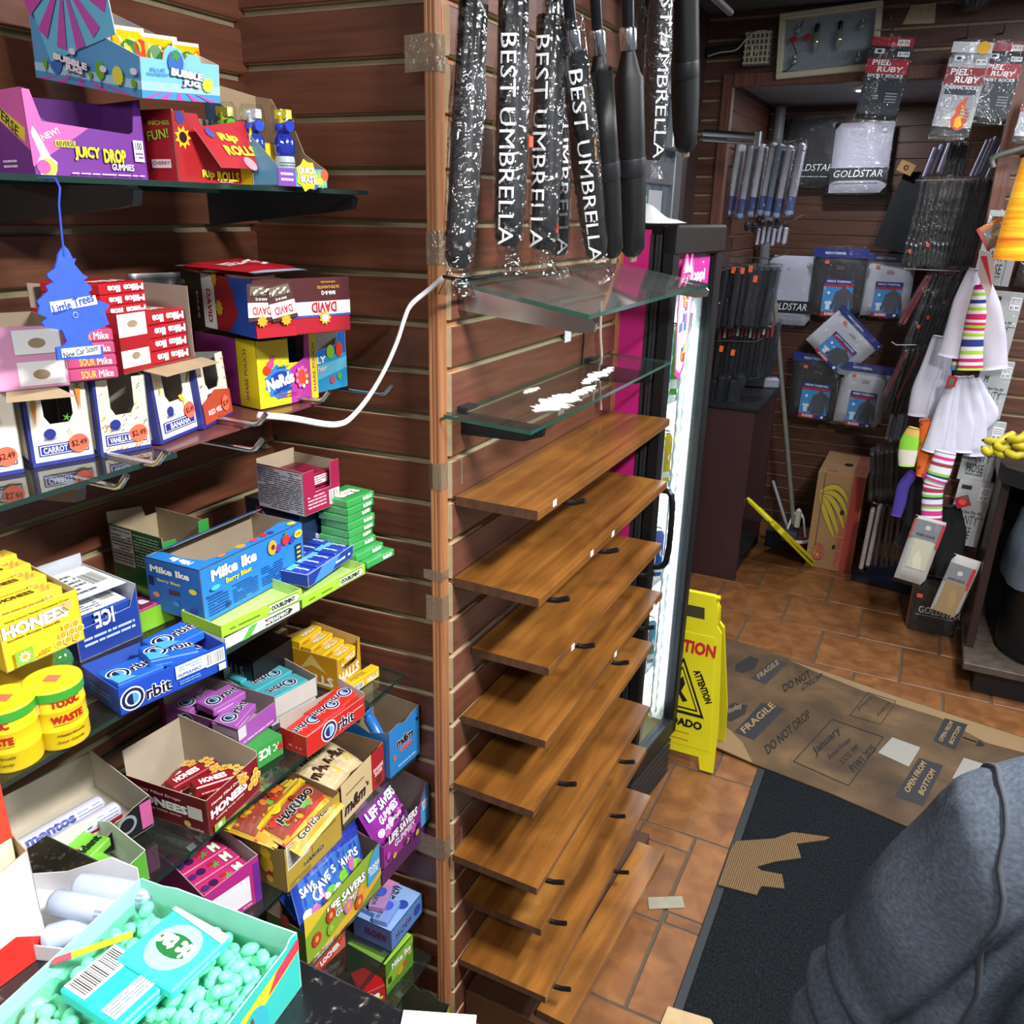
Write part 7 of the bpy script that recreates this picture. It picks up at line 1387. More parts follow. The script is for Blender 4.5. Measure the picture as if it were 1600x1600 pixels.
for i, (a, w, lb) in enumerate((([(1490, 590), (1474, 640), (1464, 680), (1456, 706)], [10, 18, 24, 26], 'white sock at the near side of the lower bunch'), ([(1497, 588), (1486, 640), (1480, 680), (1478, 712)], [10, 18, 22, 24], 'white sock, second in the lower bunch'), ([(1506, 588), (1504, 640), (1506, 670), (1500, 706)], [10, 20, 26, 28], 'white sock in the middle of the lower bunch'), ([(1515, 588), (1522, 630), (1526, 660), (1522, 712)], [10, 22, 24, 26], 'white sock with long cuff in the lower bunch'), ([(1524, 592), (1536, 625), (1546, 648), (1534, 668)], [10, 20, 22, 14], 'white sock with toe turned out at the lower bunch'))):
    soft('white_sock', lb, 'sock', a, w, 3.55+.02*i, .032, WS, 'lower bunch of white socks', fold=.25)
p = ony(1487, 596, 3.50); mb = MB(); mb.box(-.016, 0, -.02, .016, .002, .02, M('#a02030', .5)); F = Face(mb, (-.016, 0, -.02), (.032, 0, 0), (0, 0, .04), (0, -1, 0)); F.rect(.3, .2, .7, .75, '#2a7a5a'); o = mb.build('sock_label', mat=T(*p) @ RY(.1)); tag(o, 'red and green paper label on the lower white socks', 'label')
def pine(t): return M('#f0742a', .85)
soft('orange_sock', 'orange pineapple print sock hanging below white socks', 'sock', [(1452, 655), (1452, 690), (1446, 720), (1440, 744)], [22, 28, 22, 14], 3.58, .03, pine)
pz = [(1440, 665, '#5a2a5a'), (1455, 670, '#3a2a2a'), (1438, 695, '#2f5a2a'), (1452, 710, '#2a2a20'), (1436, 732, '#5a2a20')]
mb = MB()
for (a, b, c) in pz:
    q = ony(a, b, 3.555); F = Face(mb, (q.x-.02, q.y, q.z-.02), (.04, 0, 0), (0, 0, .04), (0, -1, 0))
    for k in range(5): t = PI*(k+.5)/5; F.poly([(.5-.06*math.sin(t), .5), (.5+.06*math.sin(t), .5+.02), (.5+.45*math.cos(t), .5+.45*math.sin(t))], c, k=k)
o = mb.build('pineapple_print', [q for q in D.objects if q.name == 'orange_sock'][0]); o.matrix_parent_inverse = Matrix.Translation(-o.parent.matrix_basis.translation)
soft('dotted_sock', 'green and white dotted sock beside the orange sock', 'sock', [(1428, 668), (1421, 690), (1418, 710), (1416, 728)], [14, 24, 24, 20], 3.55, .025, lambda t: M('#d8b060' if t < .15 else '#8ad03a' if t < .5 else '#dcd6c8' if t < .9 else '#9ae030', .85))
PK = ['#e8e6f0', '#d83a8a', '#e8e6f0', '#a03a4a', '#e8e6f0', '#8ad03a', '#24406a', '#e8e6f0', '#c04aa0', '#8ad03a']
soft('striped_sock', 'long pink banded striped sock with pink toe, lowest of the socks', 'sock', [(1478, 706), (1466, 742), (1458, 762), (1456, 790), (1455, 816)], [26, 28, 26, 26, 26], 3.48, .03, stripes(PK, 26, '#e04a90'), nseg=8)
soft('pink_heel', 'bright pink sock heel peeking out at the long striped sock', 'sock', [(1448, 738), (1452, 750), (1456, 758)], [12, 16, 8], 3.50, .02, M('#e04a90', .85))
soft('purple_glove', 'purple glove hanging beside the striped sock', 'glove', [(1428, 738), (1412, 760), (1406, 785), (1400, 806)], [14, 16, 16, 14], 3.60, .02, M('#4a3a9a', .8))
soft('black_sock', 'long black sock hanging behind the long striped sock', 'sock', [(1440, 745), (1432, 790), (1424, 830), (1408, 855)], [20, 26, 24, 22], 3.62, .03, BS, 'long black socks low at the frame', fold=.3)
soft('black_sock', 'long black sock hanging between the white and tan knee-high packs', 'sock', [(1486, 790), (1488, 830), (1482, 870), (1480, 902)], [20, 34, 34, 30], 3.56, .035, BS, 'long black socks low at the frame', fold=.3)
p = ony(1504, 784, 3.50); mb = MB(); mb.box(-.025, 0, -.022, .025, .002, .022, M('#8f2030', .5)); F = Face(mb, (-.025, 0, -.022), (.05, 0, 0), (0, 0, .044), (0, -1, 0)); F.ell(.5, .5, .013, '#e6402c'); F.rect(.55, .6, .95, .9, '#2f6a4a'); o = mb.build('sock_label', mat=T(*p) @ RY(-.45)); tag(o, 'red square paper label on the low black socks', 'label')
# panty hose packs in a column
def hose(F):
    F.rect(0, .0, 1, 1, '#b9bab8'); F.text('PANTY', .5, .40, .14, '#15161a', w=.62, bold=-.005); F.text('HOSE', .45, .22, .14, '#15161a', w=.5, bold=-.005); F.rect(.78, .0, .79, .45, '#15161a'); F.rect(.78, .445, .98, .455, '#15161a'); F.text('One Size Fits All', .5, .52, .05, '#2a2a2e', w=.7); F.rect(.66, .72, .96, .93, '#e6e8ea'); F.text('$1.99', .81, .76, .05, '#2a2a2e', w=.22); F.lines(.69, .81, .93, .91, 3, '#8a8a90'); F.rect(.1, .86, .4, .92, '#2a2a2e'); F.text('M', .25, .68, .12, '#15161a', w=.12, shear=.2); F.poly([(.15, .68), (.25, .8), (.35, .68), (.25, .58)], M('#c06a60', .6)) if False else None; F.lines(.2, .1, .7, .14, 1, '#5a5a60')
for i, (rc, lb) in enumerate((((1532, 330, 1590, 446), 'grey panty hose pack, topmost of the column beside the frame'), ((1532, 455, 1588, 552), 'grey panty hose pack, second of the column'), ((1524, 562, 1574, 652), 'grey panty hose pack, third of the column'), ((1506, 655, 1560, 752), 'grey panty hose pack, fourth of the column'), ((1486, 748, 1540, 850), 'grey panty hose pack, lowest of the column'))):
    pkbox('hosiery_pack', lb, 'hosiery pack', rc, 3.69-.01*i, .025, '#b0b1b0', hose, lean=.05, group='panty hose packs')
pkbox('hosiery_pack', 'grey panty hose pack beside the topmost one, cut by picture edge', 'hosiery pack', (1592, 380, 1650, 450), 3.70, .02, '#3a3c40', None, lean=.05, group='panty hose packs')
pkbox('knee_high_pack', 'cream knee-high stocking pack with red edge low on the frame', 'hosiery pack', (1412, 808, 1462, 912), 3.46, .02, '#c9c6c0', lambda F: (F.rect(0, .70, 1, .98, '#8d9094'), F.rect(0, .70, .06, .98, '#d0484a'), F.rect(.9, .62, 1, .98, '#d0484a'), F.rect(.22, .24, .84, .68, '#d8d5b8'), F.text('KNEE HIGHS', .5, .76, .04, '#2a2a2e', w=.6), F.ell(.5, .88, .010, '#d8d8da')), lean=.13)
pkbox('knee_high_pack', 'tan knee-high stocking pack with red edge, lowest on the frame', 'hosiery pack', (1470, 868, 1516, 962), 3.42, .02, '#c9c4bc', lambda F: (F.rect(.0, .58, .9, .88, '#8d9094'), F.rect(.8, .5, .92, .88, '#c83a40'), F.rect(.1, .03, .86, .57, '#a78a62'), F.text('KNEE HIGHS', .42, .62, .04, '#2a2a2e', w=.6), F.ell(.45, .74, .010, '#d8d8da')), lean=.17)
pkbox('hosiery_pack', 'small grey and red footlet pack hanging askew by the orange lamp', 'hosiery pack', (1532, 345, 1574, 385), 3.40, .02, '#8a8a8c', lambda F: (F.rect(0, .8, 1, 1, '#d8803a'), F.rect(0, 0, .12, 1, '#c03a40'), F.text('KNEE', .55, .45, .2, '#f0f0f0', w=.5)), lean=-.6)
mb = MB(); q = [ony(a, b, 3.45) for a, b in ((1530, 390), (1528, 430), (1545, 470), (1556, 420), (1548, 395))]; mb.plate([(p.x, p.z) for p in q], (0, 3.45, 0), (1, 0, 0), (0, 0, 1), (0, -1, 0), .01, M('#cfcaca', .5)); F = Face(mb, (0, 3.45, 0), (1, 0, 0), (0, 0, 1), (0, -1, 0)); a, b = ony(1532, 400, 3.45), ony(1545, 450, 3.45); F.poly([(a.x, a.z), (a.x+.02, a.z), (b.x+.01, b.z)], '#d0303c'); o = mb.build('torn_pack'); tag(o, 'crumpled red and white empty sock pack at the frame', 'sock pack')

# bulb display case
c4 = [ony(a, b, YF-.05) for a, b in ((1210, 122), (1368, 106), (1376, 6), (1224, 18))]
mid = sum(c4, Vector())/4; w = (c4[1]-c4[0]).length; h = (c4[3]-c4[0]).length; lean = -math.atan2(c4[1].z-c4[0].z, c4[1].x-c4[0].x)
r = empty('bulb_case', T(*mid) @ RY(lean)); CREAM = M('#c9c3aa', .55, var=.06, scale=20)
mb = MB(); mb.box(-w/2, .035, -h/2, w/2, .04, h/2, M('#8f9aa4', .6, var=.12, scale=90)); mb.build('back_panel', r)
for (a, b, c, d) in ((-w/2, -h/2, w/2, -h/2+.022), (-w/2, h/2-.022, w/2, h/2), (-w/2, -h/2+.022, -w/2+.022, h/2-.022), (w/2-.022, -h/2+.022, w/2, h/2-.022)): b_ = MB(); b_.bbox(a, 0, b, c, .045, d, CREAM, .003); b_.build('frame_rail', r)
tag(r, 'cream framed display case with grey back on the header wall', 'display case')
for k, (px, py, big) in enumerate(((1274, 62, 1), (1310, 58, 1), (1246, 46, 0), (1346, 40, 0), (1340, 92, 0), (1240, 96, 0))):
    p = ony(px, py, YF-.045); b_ = empty('light_bulb', T(p.x, p.y+.012, p.z)); mb = MB()
    if big: mb.lathe([(.002, -.045), (.010, -.03), (.016, -.005), (.012, .018), (.008, .026)], clear('bulb_glass', '#d9dde0', .2, .05, body=.35, bodycol='#b9b4a8'), 14); mb.build('glass', b_); mb = MB(); mb.lathe([(.008, .026), (.009, .05), (.006, .056)], M('#1a1c20', .4), 12); mb.build('socket', b_)
    else: mb.ball((0, 0, 0), .013, clear('globe_glass', '#cfd8de', .2, .05, body=.35, bodycol='#b8c2c8'), 12, 8); mb.build('glass', b_); mb = MB(); mb.lathe([(.006, .012), (.006, .022)], STEEL, 8); mb.build('socket', b_)
    tag(b_, ['candle bulb in the display case, nearer the red wires', 'candle bulb in the middle of the display case', 'small round bulb beside the red wire plugs', 'small round bulb high at the far side of case', 'small round bulb low at the far side of case', 'small round bulb low at the near side of case'][k], 'light bulb', 'bulbs in the display case')
mb = MB(); mb.tube(smooth_path([ony(a, b, YF-.035) for a, b in ((1255, 32), (1246, 50), (1238, 64), (1244, 84), (1238, 102), (1224, 112), (1219, 105))]), .0022, M('#2a2a2c', .5), 5); o = mb.build('thin_wire'); tag(o, 'thin dark wire curling inside the bulb display case', 'wire')
for (px, py, lb) in ((1240, 62, 'red plug on the wire, nearer the case edge'), (1262, 58, 'red plug on the wire beside the candle bulb')): p = ony(px, py, YF-.04); mb = MB(); mb.bbox(-.012, -.006, -.010, .012, .006, .010, M('#a82a28', .4), .003); o = mb.build('red_plug', mat=T(*p) @ RY(-.5)); tag(o, lb, 'plug')
# speaker-like grille box, power strip and cables left of the case
p = ony(1183, 75, YF-.06); r = empty('grille_box', T(*p)); mb = MB(); mb.box(-.05, 0, -.06, .05, .05, .06, M('#5d5a52', .6)); mb.build('housing', r)
for i in range(6):
    b_ = MB(); b_.box(-.046+i*.0168, -.004, -.056, -.040+i*.0168, 0, .056, M('#b9b49e', .5)); b_.build('grille_bar', r)
for i in range(6): b_ = MB(); b_.box(-.05, -.005, -.054+i*.0205, .05, -.001, -.048+i*.0205, M('#b9b49e', .5)); b_.build('grille_bar', r)
b_ = MB(); b_.lathe([(.001, 0), (.018, .002), (.018, .004)], M('#d8cf9a', .5), 14); o = b_.build('lens', r); o.rotation_euler.x = PI/2; o.location = (-.016, 0, -.01); tag(r, 'small beige grille box fixed on the header wall', 'grille box')
p = ony(1131, 78, YF-.04); mb = MB(); mb.bbox(-.075, 0, -.016, .075, .03, .016, M('#15171a', .5), .004); o = mb.build('power_strip', mat=T(*p) @ RY(-.05)); tag(o, 'black power strip on the header wall', 'power strip')
mb = MB(); mb.tube(smooth_path([ony(a, b, YF-.07) for a, b in ((1106, 88), (1125, 82), (1150, 78), (1165, 62), (1180, 50), (1198, 48))]), .003, M('#b9b6a4', .5), 6); o = mb.build('pale_cable'); tag(o, 'pale cable from power strip to the grille box', 'cable')
p = ony(1524, -8, YF-.10); mb = MB(); mb.lathe([(.0, -.05), (.035, -.045), (.055, -.02), (.062, .0), (.062, .012)][1:], M('#2a3038', .12), 24); mb.lathe([(.063, -.004), (.067, .002), (.063, .014)], M('#dfe2e4', .4), 24, cap=False); o = mb.build('dome_mirror', mat=T(*p)); tag(o, 'dark dome with white rim hanging at the ceiling', 'dome')
# patch of bare board where a slat is broken
mb = MB(); q = [ony(a, b, YF-.014) for a, b in ((1424, 8), (1463, 4), (1460, 36), (1410, 38))]; mb.plate([(p.x, p.z) for p in q], (0, YF-.012, 0), (1, 0, 0), (0, 0, 1), (0, -1, 0), .003, MDF); o = mb.build('bare_patch'); tag(o, 'bare tan board patch on the broken header slat', 'board patch')

# recess pipe, pole, broom, cabinet
p0, p1 = ony(1222, 150, 4.70), ony(1190, 420, 4.70); mb = MB(); mb.tube([(p0.x, 4.70, 2.19), (p0.x, 4.70, .0)], .028, M('#6d7074', .5, var=.1, scale=12), 14); o = mb.build('wall_pipe'); tag(o, 'grey vertical pipe in the corner of the alcove', 'pipe')
a, b = ony(1206, 420, 4.45), Vector((-.475, 4.44, .05)); r = empty('broom', T(*b)); d = a-b
mb = MB(); mb.tube([d*.06, d*.5, d], .0125, M('#6f6e68', .55, var=.15, scale=25), 10); mb.build('pole', r)
mb = MB(); mb.tube([(0, 0, .07), (0, 0, .16)], .016, M('#b9bcbe', .4), 10); mb.tube([(-.05, 0, .02), (-.03, 0, .12), (0, 0, .17)], .006, WHITE, 6); mb.tube([(.05, 0, .02), (.03, 0, .12), (0, 0, .17)], .006, WHITE, 6); mb.build('yoke', r)
mb = MB(); mb.lathe([(.075, -.045), (.085, 0), (.085, .012), (.07, .02)], M('#6a2430', .7, var=.2, scale=60), 16); mb.build('bristles', r); mb = MB(); mb.lathe([(.087, .004), (.088, .016), (.08, .02)], M('#c9c9c9', .5), 16, cap=False); mb.build('rim', r)
tag(r, 'grey pole with round maroon brush leaning in the alcove', 'broom')
p0, p1 = onz(1232, 806, .05), ony(1208, 752, 4.78); mb = MB(); mb.tube([Vector((-.50, 4.5, .02)), ony(1208, 752, 4.78)], .009, M('#a9acb0', .4), 8); o = mb.build('thin_rod'); tag(o, 'thin pale rod leaning at the alcove wall beside the broom', 'rod')
mb = MB(); mb.grid(lambda u, v: Vector((-.36+.05*math.cos(6.28*u)*math.sin(PI*v), 4.55+.05*math.sin(6.28*u)*math.sin(PI*v), .12+.22*v+.01*math.sin(13*u)*math.sin(9*v))), 16, 10, FILM); o = mb.build('clear_bag'); tag(o, 'crumpled clear plastic bag standing behind the banana carton', 'bag')
mb = MB(); mb.bbox(-.62, 4.38, .0, -.46, 4.46, .10, M('#2a3550', .5, var=.3, scale=50), .004); o = mb.build('small_carton'); tag(o, 'small dark blue patterned carton on the alcove floor', 'carton')
cab = M('#3a2022', .5, var=.12, scale=9); r = empty('open_cabinet', T(0, 0, 0))
ax0, ax1, ay0, ay1, ah = -.895, -.66, 3.84, 4.42, .84
mb = MB(); mb.bbox(ax0, ay0, 0, ax1, ay0+.03, ah, cab, .003); mb.build('side_panel', r); mb = MB(); mb.bbox(ax0, ay1-.03, 0, ax1, ay1, ah, cab, .003); mb.build('side_panel', r)
mb = MB(); mb.bbox(ax0-.01, ay0-.01, ah, ax1+.01, ay1+.01, ah+.02, M('#17181c', .45), .003); mb.build('top_panel', r); mb = MB(); mb.box(ax0, ay0+.03, 0, ax0+.012, ay1-.03, ah, M('#1b1d22', .6)); mb.build('back_panel', r); mb = MB(); mb.box(ax0, ay0+.03, .04, ax1, ay1-.03, .06, M('#15161a', .6)); mb.build('bottom_panel', r)
tag(r, 'dark brown open cabinet standing inside the alcove', 'cabinet')
for (px, py, w, d, h, c, lb, nm_) in ((1128, 622, .06, .05, .04, '#c9c9cb', 'small white box on the dark cabinet top', 'small_box'), (1170, 600, .16, .12, .06, '#15181c', 'black folded bag lying on the cabinet top', 'folded_bag'), (1208, 598, .12, .06, .05, '#8a8fa0', 'clear wrapped pack on the cabinet top by the pole', 'wrapped_pack')):
    p = onz(px, py, ah+.021); p.x = min(max(p.x, ax0+.06), ax1-.05); p.y = min(max(p.y, ay0+.06), ay1-.06); mb = MB(); mb.bbox(-w/2, -d/2, 0, w/2, d/2, h, M(c, .5, var=.15, scale=20), .008); o = mb.build(nm_, mat=T(p.x, p.y, ah+.0205) @ RZ(.3)); tag(o, lb, 'box' if 'box' in lb else 'bag' if 'bag' in lb else 'pack')

# entrance door with aluminium frame on the left wall
AL = M('#9da2a8', .35, metal=.7); XD = -1.0
r = empty('door_1', T(0, 0, 0)); r['kind'] = 'structure'
for (y0, y1) in ((2.40, 2.48), (3.36, 3.46)): mb = MB(); mb.bbox(XD-.03, y0, 0, XD+.02, y1, 2.2, AL, .004); mb.build('jamb', r)
mb = MB(); mb.bbox(XD-.03, 2.48, 2.08, XD+.02, 3.36, 2.2, AL, .004); mb.build('head_rail', r)
mb = MB(); mb.bbox(XD-.02, 2.48, 1.78, XD+.015, 3.36, 1.86, AL, .004); mb.build('mid_rail', r); mb = MB(); mb.bbox(XD-.02, 2.48, 0, XD+.015, 3.36, .25, AL, .004); mb.build('bottom_rail', r)
mb = MB(); mb.box(XD-.004, 2.48, .25, XD, 3.36, 2.08, clear('door_glass', '#cfd8dc', .12, .03, body=.25, bodycol='#9aa6ae')); mb.build('pane', r)
for (y0, y1, z0, z1, c) in ((2.98, 3.09, 1.45, 1.74, '#7fc4a0'), (3.11, 3.27, 1.40, 1.76, '#b9bbc4'), (2.6, 2.9, 1.2, 1.75, '#aeb2b8')): mb = MB(); mb.box(XD+.001, y0, z0, XD+.003, y1, z1, M(c, .7)); mb.build('poster', r)
mb = MB(); mb.box(-1.03, 3.46, 0, -1.0, YF, ZC, M('#3c2a28', .6, var=.1)); mb.box(-1.03, 2.37, 2.2, -1.0, 3.46, ZC, M('#3c2a28', .6, var=.1)); struct(mb.build('wall_left_door'))
r = empty('door_closer', T(0, 0, 0)); c0, c1 = onx(1062, 212, -.93), ony(1184, 213, 3.45)
mb = MB(); mb.bbox(-.99, 3.14, 1.90, -.93, 3.34, 1.96, M('#b9bdc2', .35, metal=.6), .004); mb.build('body', r)
e1, e2 = ony(1100, 208, 3.3), ony(1184, 214, 3.3); mb = MB(); mb.tube([(-.96, 3.28, 1.95), e1], .008, CHROME, 8); mb.tube([e1, e2], .013, CHROME, 8); mb.tube([e1-Vector((.0, 0, .022)), e2-Vector((0, 0, .022))], .006, CHROME, 8); mb.build('arm', r)
mb = MB(); mb.bbox(e2.x-.01, e2.y-.012, e2.z-.035, e2.x+.012, e2.y+.012, e2.z+.02, CHROME, .003); mb.build('arm_end', r); tag(r, 'chrome door closer arm reaching out above the cooler', 'door closer')

# banana carton
BX0, BX1, BY0, BY1, BH = -.385, -.165, 4.215, 4.66, .50
KR = '#9a7650'
def dr(f):
    F = f['F']
    F.rect(.74, 0, .98, 1, '#a8403a'); F.text('CONSUMER PACK', .68, .28, .075, '#b0453c', rot=PI/2, w=.5*F.lv/F.lu, bold=.03)
    for k, (ex, ey, bx, by) in enumerate(((.52, .36, .20, .56), (.60, .40, .34, .62), (.70, .46, .48, .70), (.72, .60, .52, .80), (.70, .74, .46, .90))):
        pts = []
        for i in range(11):
            t = i/10; x = (1-t)**2*.10+2*t*(1-t)*bx+t*t*ex; y = (1-t)**2*.80+2*t*(1-t)*(by+.06)+t*t*ey; dx = 2*(1-t)*(bx-.10)+2*t*(ex-bx); dy = 2*(1-t)*(by+.06-.80)+2*t*(ey-by-.06); l = math.hypot(dx, dy) or 1
            pts.append((x, y, -dy/l, dx/l, .045*math.sin(PI*(.08+.88*t))**.6))
        for (g, c) in ((1.25, '#24305a'), (1.0, '#bda633')): F.poly([(x+nx*w*g*1.3, y+ny*w*g*.62) for x, y, nx, ny, w in pts]+[(x-nx*w*g*1.3, y-ny*w*g*.62) for x, y, nx, ny, w in pts[::-1]], c)
    F.rect(.15, .03, .165, 1, '#2a3870'); F.ell(.24, .17, .030, '#2a3870', ry=.045); F.ell(.24, .17, .028, KR, ry=.042); F.text('Dole', .24, .17, .09, '#b0453c', rot=PI/2, w=.16*F.lv/F.lu, bold=.05); F.ell(.235, .145, .006, '#d8b03a')
    F.ell(.62, .62, .010, '#2a1a10', ry=.014); F.ell(.56, .25, .008, '#2a1a10', ry=.013)
    T_ = f['T']; T_.ell(.55, .45, .022, '#20150e', ry=.03); T_.ell(.78, .2, .008, '#20150e', ry=.01); T_.ell(.8, .7, .008, '#20150e', ry=.01); T_.rect(.72, 0, .98, 1, '#99594a'); T_.text('Dole', .28, .12, .09, '#b0453c', w=.22)
r = empty('banana_carton', T(BX0, BY0, .0005)); mb = MB(); kb = M(KR, .75, var=.05, scale=12)
mb.box(.004, .004, 0, BX1-BX0-.004, BY1-BY0-.004, BH-.11, kb); mb.build('bottom_box', r); mb = MB(); mb.box(0, 0, .0, BX1-BX0, BY1-BY0, BH, kb); mb.build('lid', r)
pb = MB(); dr(faces(pb, BX1-BX0, BY1-BY0, BH)); pb.build('printing', r); tag(r, 'brown cardboard banana carton with yellow banana print', 'carton')
# blue folded tarp / mat packs on the floor beside it
mb = MB(); q = [onz(a, b, .03) for a, b in ((1330, 898), (1418, 920), (1440, 885), (1362, 868))]; mb.plate([(p.x, p.y) for p in q], (0, 0, .035), (1, 0, 0), (0, 1, 0), (0, 0, 1), .034, M('#23263c', .35, var=.3, scale=14)); o = mb.build('plastic_pack'); tag(o, 'dark blue plastic wrapped pack lying on the floor by the carton', 'pack')

# wet floor signs
YL = M('#d9cf1c', .45, var=.04, scale=10)
def wetsign(label, m4, spread, prints=True, group='yellow floor signs'):
    r = empty('floor_sign', m4); W0, W1, Hs = .148, .104, .62
    out = [(-W0, 0), (-W0+.045, 0), (-W0+.055, .045), (W0-.055, .045), (W0-.045, 0), (W0, 0), (W0*.98, .16), (W1+.006, .50), (W1-.01, .52), (W1-.012, .575), (W1-.03, .62), (-W1+.03, .62), (-W1+.012, .575), (-W1+.01, .52), (-W1-.006, .50), (-W0*.98, .16)]
    for k, s in enumerate((-1, 1)):
        mb = MB(); mb.M = T(0, 0, .62) @ RX(s*spread) @ T(0, s*.006, -.62)
        N = (0, s, 0); U = (1, 0, 0)
        mb.plate(out, (0, s*.004, 0), U, (0, 0, 1), N, .012, YL)
        hs = mb.build('panel', r)
        b = MB(); b.M = mb.M; b.plate([(-.05, .535), (.05, .535), (.045, .575), (-.045, .575)], (0, s*.0045, 0), U, (0, 0, 1), N, .001, M('#3a3420', .6)); b.build('handle_slot', hs)
        b = MB(); b.M = mb.M; b.plate([(-W0+.018, .075), (W0-.018, .075), (W1-.012, .48), (-W1+.012, .48)], (0, s*.006, 0), U, (0, 0, 1), N, .004, YL); b.build('raised_face', hs)
        if prints and s == -1:
            pb = MB(); pb.M = mb.M; F = Face(pb, (-.13, -.0062, .07), (.26, 0, 0), (0, 0, .42), (0, -1, 0))
            F.text('CAUTION', .5, .86, .11, '#c0252a', w=.78, bold=.05); F.poly([(.14, .28), (.5, .76), (.86, .28)], '#1a1a18'); F.poly([(.19, .305), (.5, .72), (.81, .305)], '#d9cf1c'); F.poly([(.23, .325), (.5, .685), (.77, .325)], '#1a1a18'); F.poly([(.26, .34), (.5, .66), (.74, .34)], '#d9cf1c')
            F.text('ATTENTION', .79, .55, .06, '#1a1a18', rot=-1.08, w=.46, bold=.05); F.text('CUIDADO', .52, .21, .07, '#1a1a18', w=.66, bold=.05); F.poly([(.42, .38), (.50, .52), (.47, .56), (.52, .6), (.56, .54), (.52, .47), (.62, .40), (.56, .38), (.50, .44)], '#1a1a18'); F.rect(.3, .06, .7, .065, '#c0552a'); F.rect(.3, .12, .7, .125, '#c0552a')
            pb.build('printing', r)
    mb = MB(); mb.tube([(-.09, 0, .615), (.09, 0, .615)], .009, YL, 8); mb.build('hinge', r)
    return tag(r, label, 'floor sign', group)
wetsign('yellow caution floor sign standing beside the cooler', T(-.530, 2.385, .0005) @ RZ(.02) @ Matrix.Diagonal((.93, .95, .925, 1)), .15)
_B = Vector((-.425, 4.375, .008)); _A = onx(1161, 772, -.652); _z = (_A-_B).normalized(); _x = Vector((-.16, .93, -.30)); _x = (_x-_z*_x.dot(_z)).normalized(); _y = _z.cross(_x)
wetsign('folded yellow floor sign leaning against the dark cabinet', Matrix(((_x.x, _y.x, _z.x, _B.x), (_x.y, _y.y, _z.y, _B.y), (_x.z, _y.z, _z.z, _B.z), (0, 0, 0, 1))), .012, prints=False)
# flattened cardboard, doormat, torn piece, scraps
CARD = ramp_mat('worn_cardboard', [(.25, '#382818'), (.45, '#4b3824'), (.62, '#5c462d'), (.8, '#6f5638')], scale=(3, 3, 3), detail=12, dist=.6, rough=.8, bump=.15, tscale=1.6, blotch=(5, .75, 1.2))
MAT = ramp_mat('ribbed_mat', [(.3, '#0a0c0f'), (.5, '#121519'), (.7, '#1e2227')], tex='noise', scale=(1, .5, 1), tscale=260, detail=2, dist=.3, rough=.95, bump=1.0, spec=.15)
mb = MB(); mb.bbox(-.245, .80, .0005, .75, 2.50, .0075, MAT, .002); r = empty('doormat', T(0, 0, 0)); mb.build('carpet', r); mb = MB(); mb.bbox(-.268, .80, .0005, -.245, 2.50, .0055, M('#23272b', .6), .002); mb.build('rubber_edge', r); tag(r, 'black ribbed doormat with rubber edge in the aisle', 'doormat')
poly = [(1078, 1150), (1115, 1166), (1180, 1194), (1300, 1240), (1400, 1284), (1470, 1312), (1640, 1260), (1640, 1168), (1600, 1152), (1500, 1120), (1400, 1087), (1300, 1052), (1230, 1028), (1180, 1010), (1118, 992), (1090, 1000)]
q = [onz(a, b, .012) for a, b in poly]
mb = MB(); mb.plate([(p.x, p.y) for p in q], (0, 0, .012), (1, 0, 0), (0, 1, 0), (0, 0, 1), .0035, CARD); cb = mb.build('flattened_carton'); tag(cb, 'flattened worn cardboard sheet with fragile prints on the floor', 'cardboard')
pb = MB(); INK = '#15120f'
def fl(pts, c, k=0, rough=.8): P_ = [onz(a, b, .012) for a, b in pts]; P_ = [(p.x, p.y, .01235+.0002*k) for p in P_]; n_ = sum(((P_[i][0]*P_[(i+1) % len(P_)][1]-P_[(i+1) % len(P_)][0]*P_[i][1]) for i in range(len(P_)))); pb.poly(P_ if n_ > 0 else P_[::-1], M(c, rough))
def ft(t, bl_, br_, tl_, c, k=2, bold=.02):
    O, A, B = onz(*bl_, .012), onz(*br_, .012), onz(*tl_, .012); F = Face(pb, (O.x, O.y, .0123), (A-O), (B-O), (0, 0, 1)); F.layer = k; F.text(t, .5, .5, 1, c, w=1, bold=bold, rough=.8)
fl([(1172, 1060), (1210, 1030), (1230, 1036), (1196, 1070)], '#2f2f33'); ft('FRAGILE', (1186, 1062), (1218, 1037), (1182, 1055), '#8f7452')
fl([(1147, 1144), (1190, 1098), (1226, 1108), (1178, 1157)], '#26282c'); ft('FRAGILE', (1164, 1147), (1212, 1104), (1156, 1139), '#98794f')
ft('DO NOT', (1226, 1082), (1268, 1058), (1222, 1070), INK); ft('DROP', (1252, 1080), (1282, 1062), (1256, 1068), INK); ft('DO NOT DROP', (1200, 1180), (1268, 1120), (1194, 1166), INK)
for (pts) in ([(1150, 1038), (1172, 1025), (1186, 1030), (1180, 1044), (1160, 1052), (1148, 1048)], [(1124, 1112), (1146, 1098), (1168, 1102), (1164, 1116), (1142, 1128), (1122, 1122)]): fl(pts, '#262423')
ft('fritolay', (1132, 1121), (1160, 1108), (1130, 1110), '#8f7a5c', 3)
def outline(pts, wpx=1.6, c=INK):
    n = len(pts)
    for i in range(n):
        a, b = Vector(pts[i]+(0,)), Vector(pts[(i+1) % n]+(0,)); d = (b-a).normalized(); s_ = Vector((-d.y, d.x, 0))*wpx*.5
        fl([(v.x, v.y) for v in (a+s_, b+s_, b-s_, a-s_)], c, 1)
outline([(1240, 1190), (1300, 1124), (1380, 1152), (1326, 1228)]); outline([(1328, 1118), (1356, 1082), (1400, 1096), (1376, 1132)], 1.1)
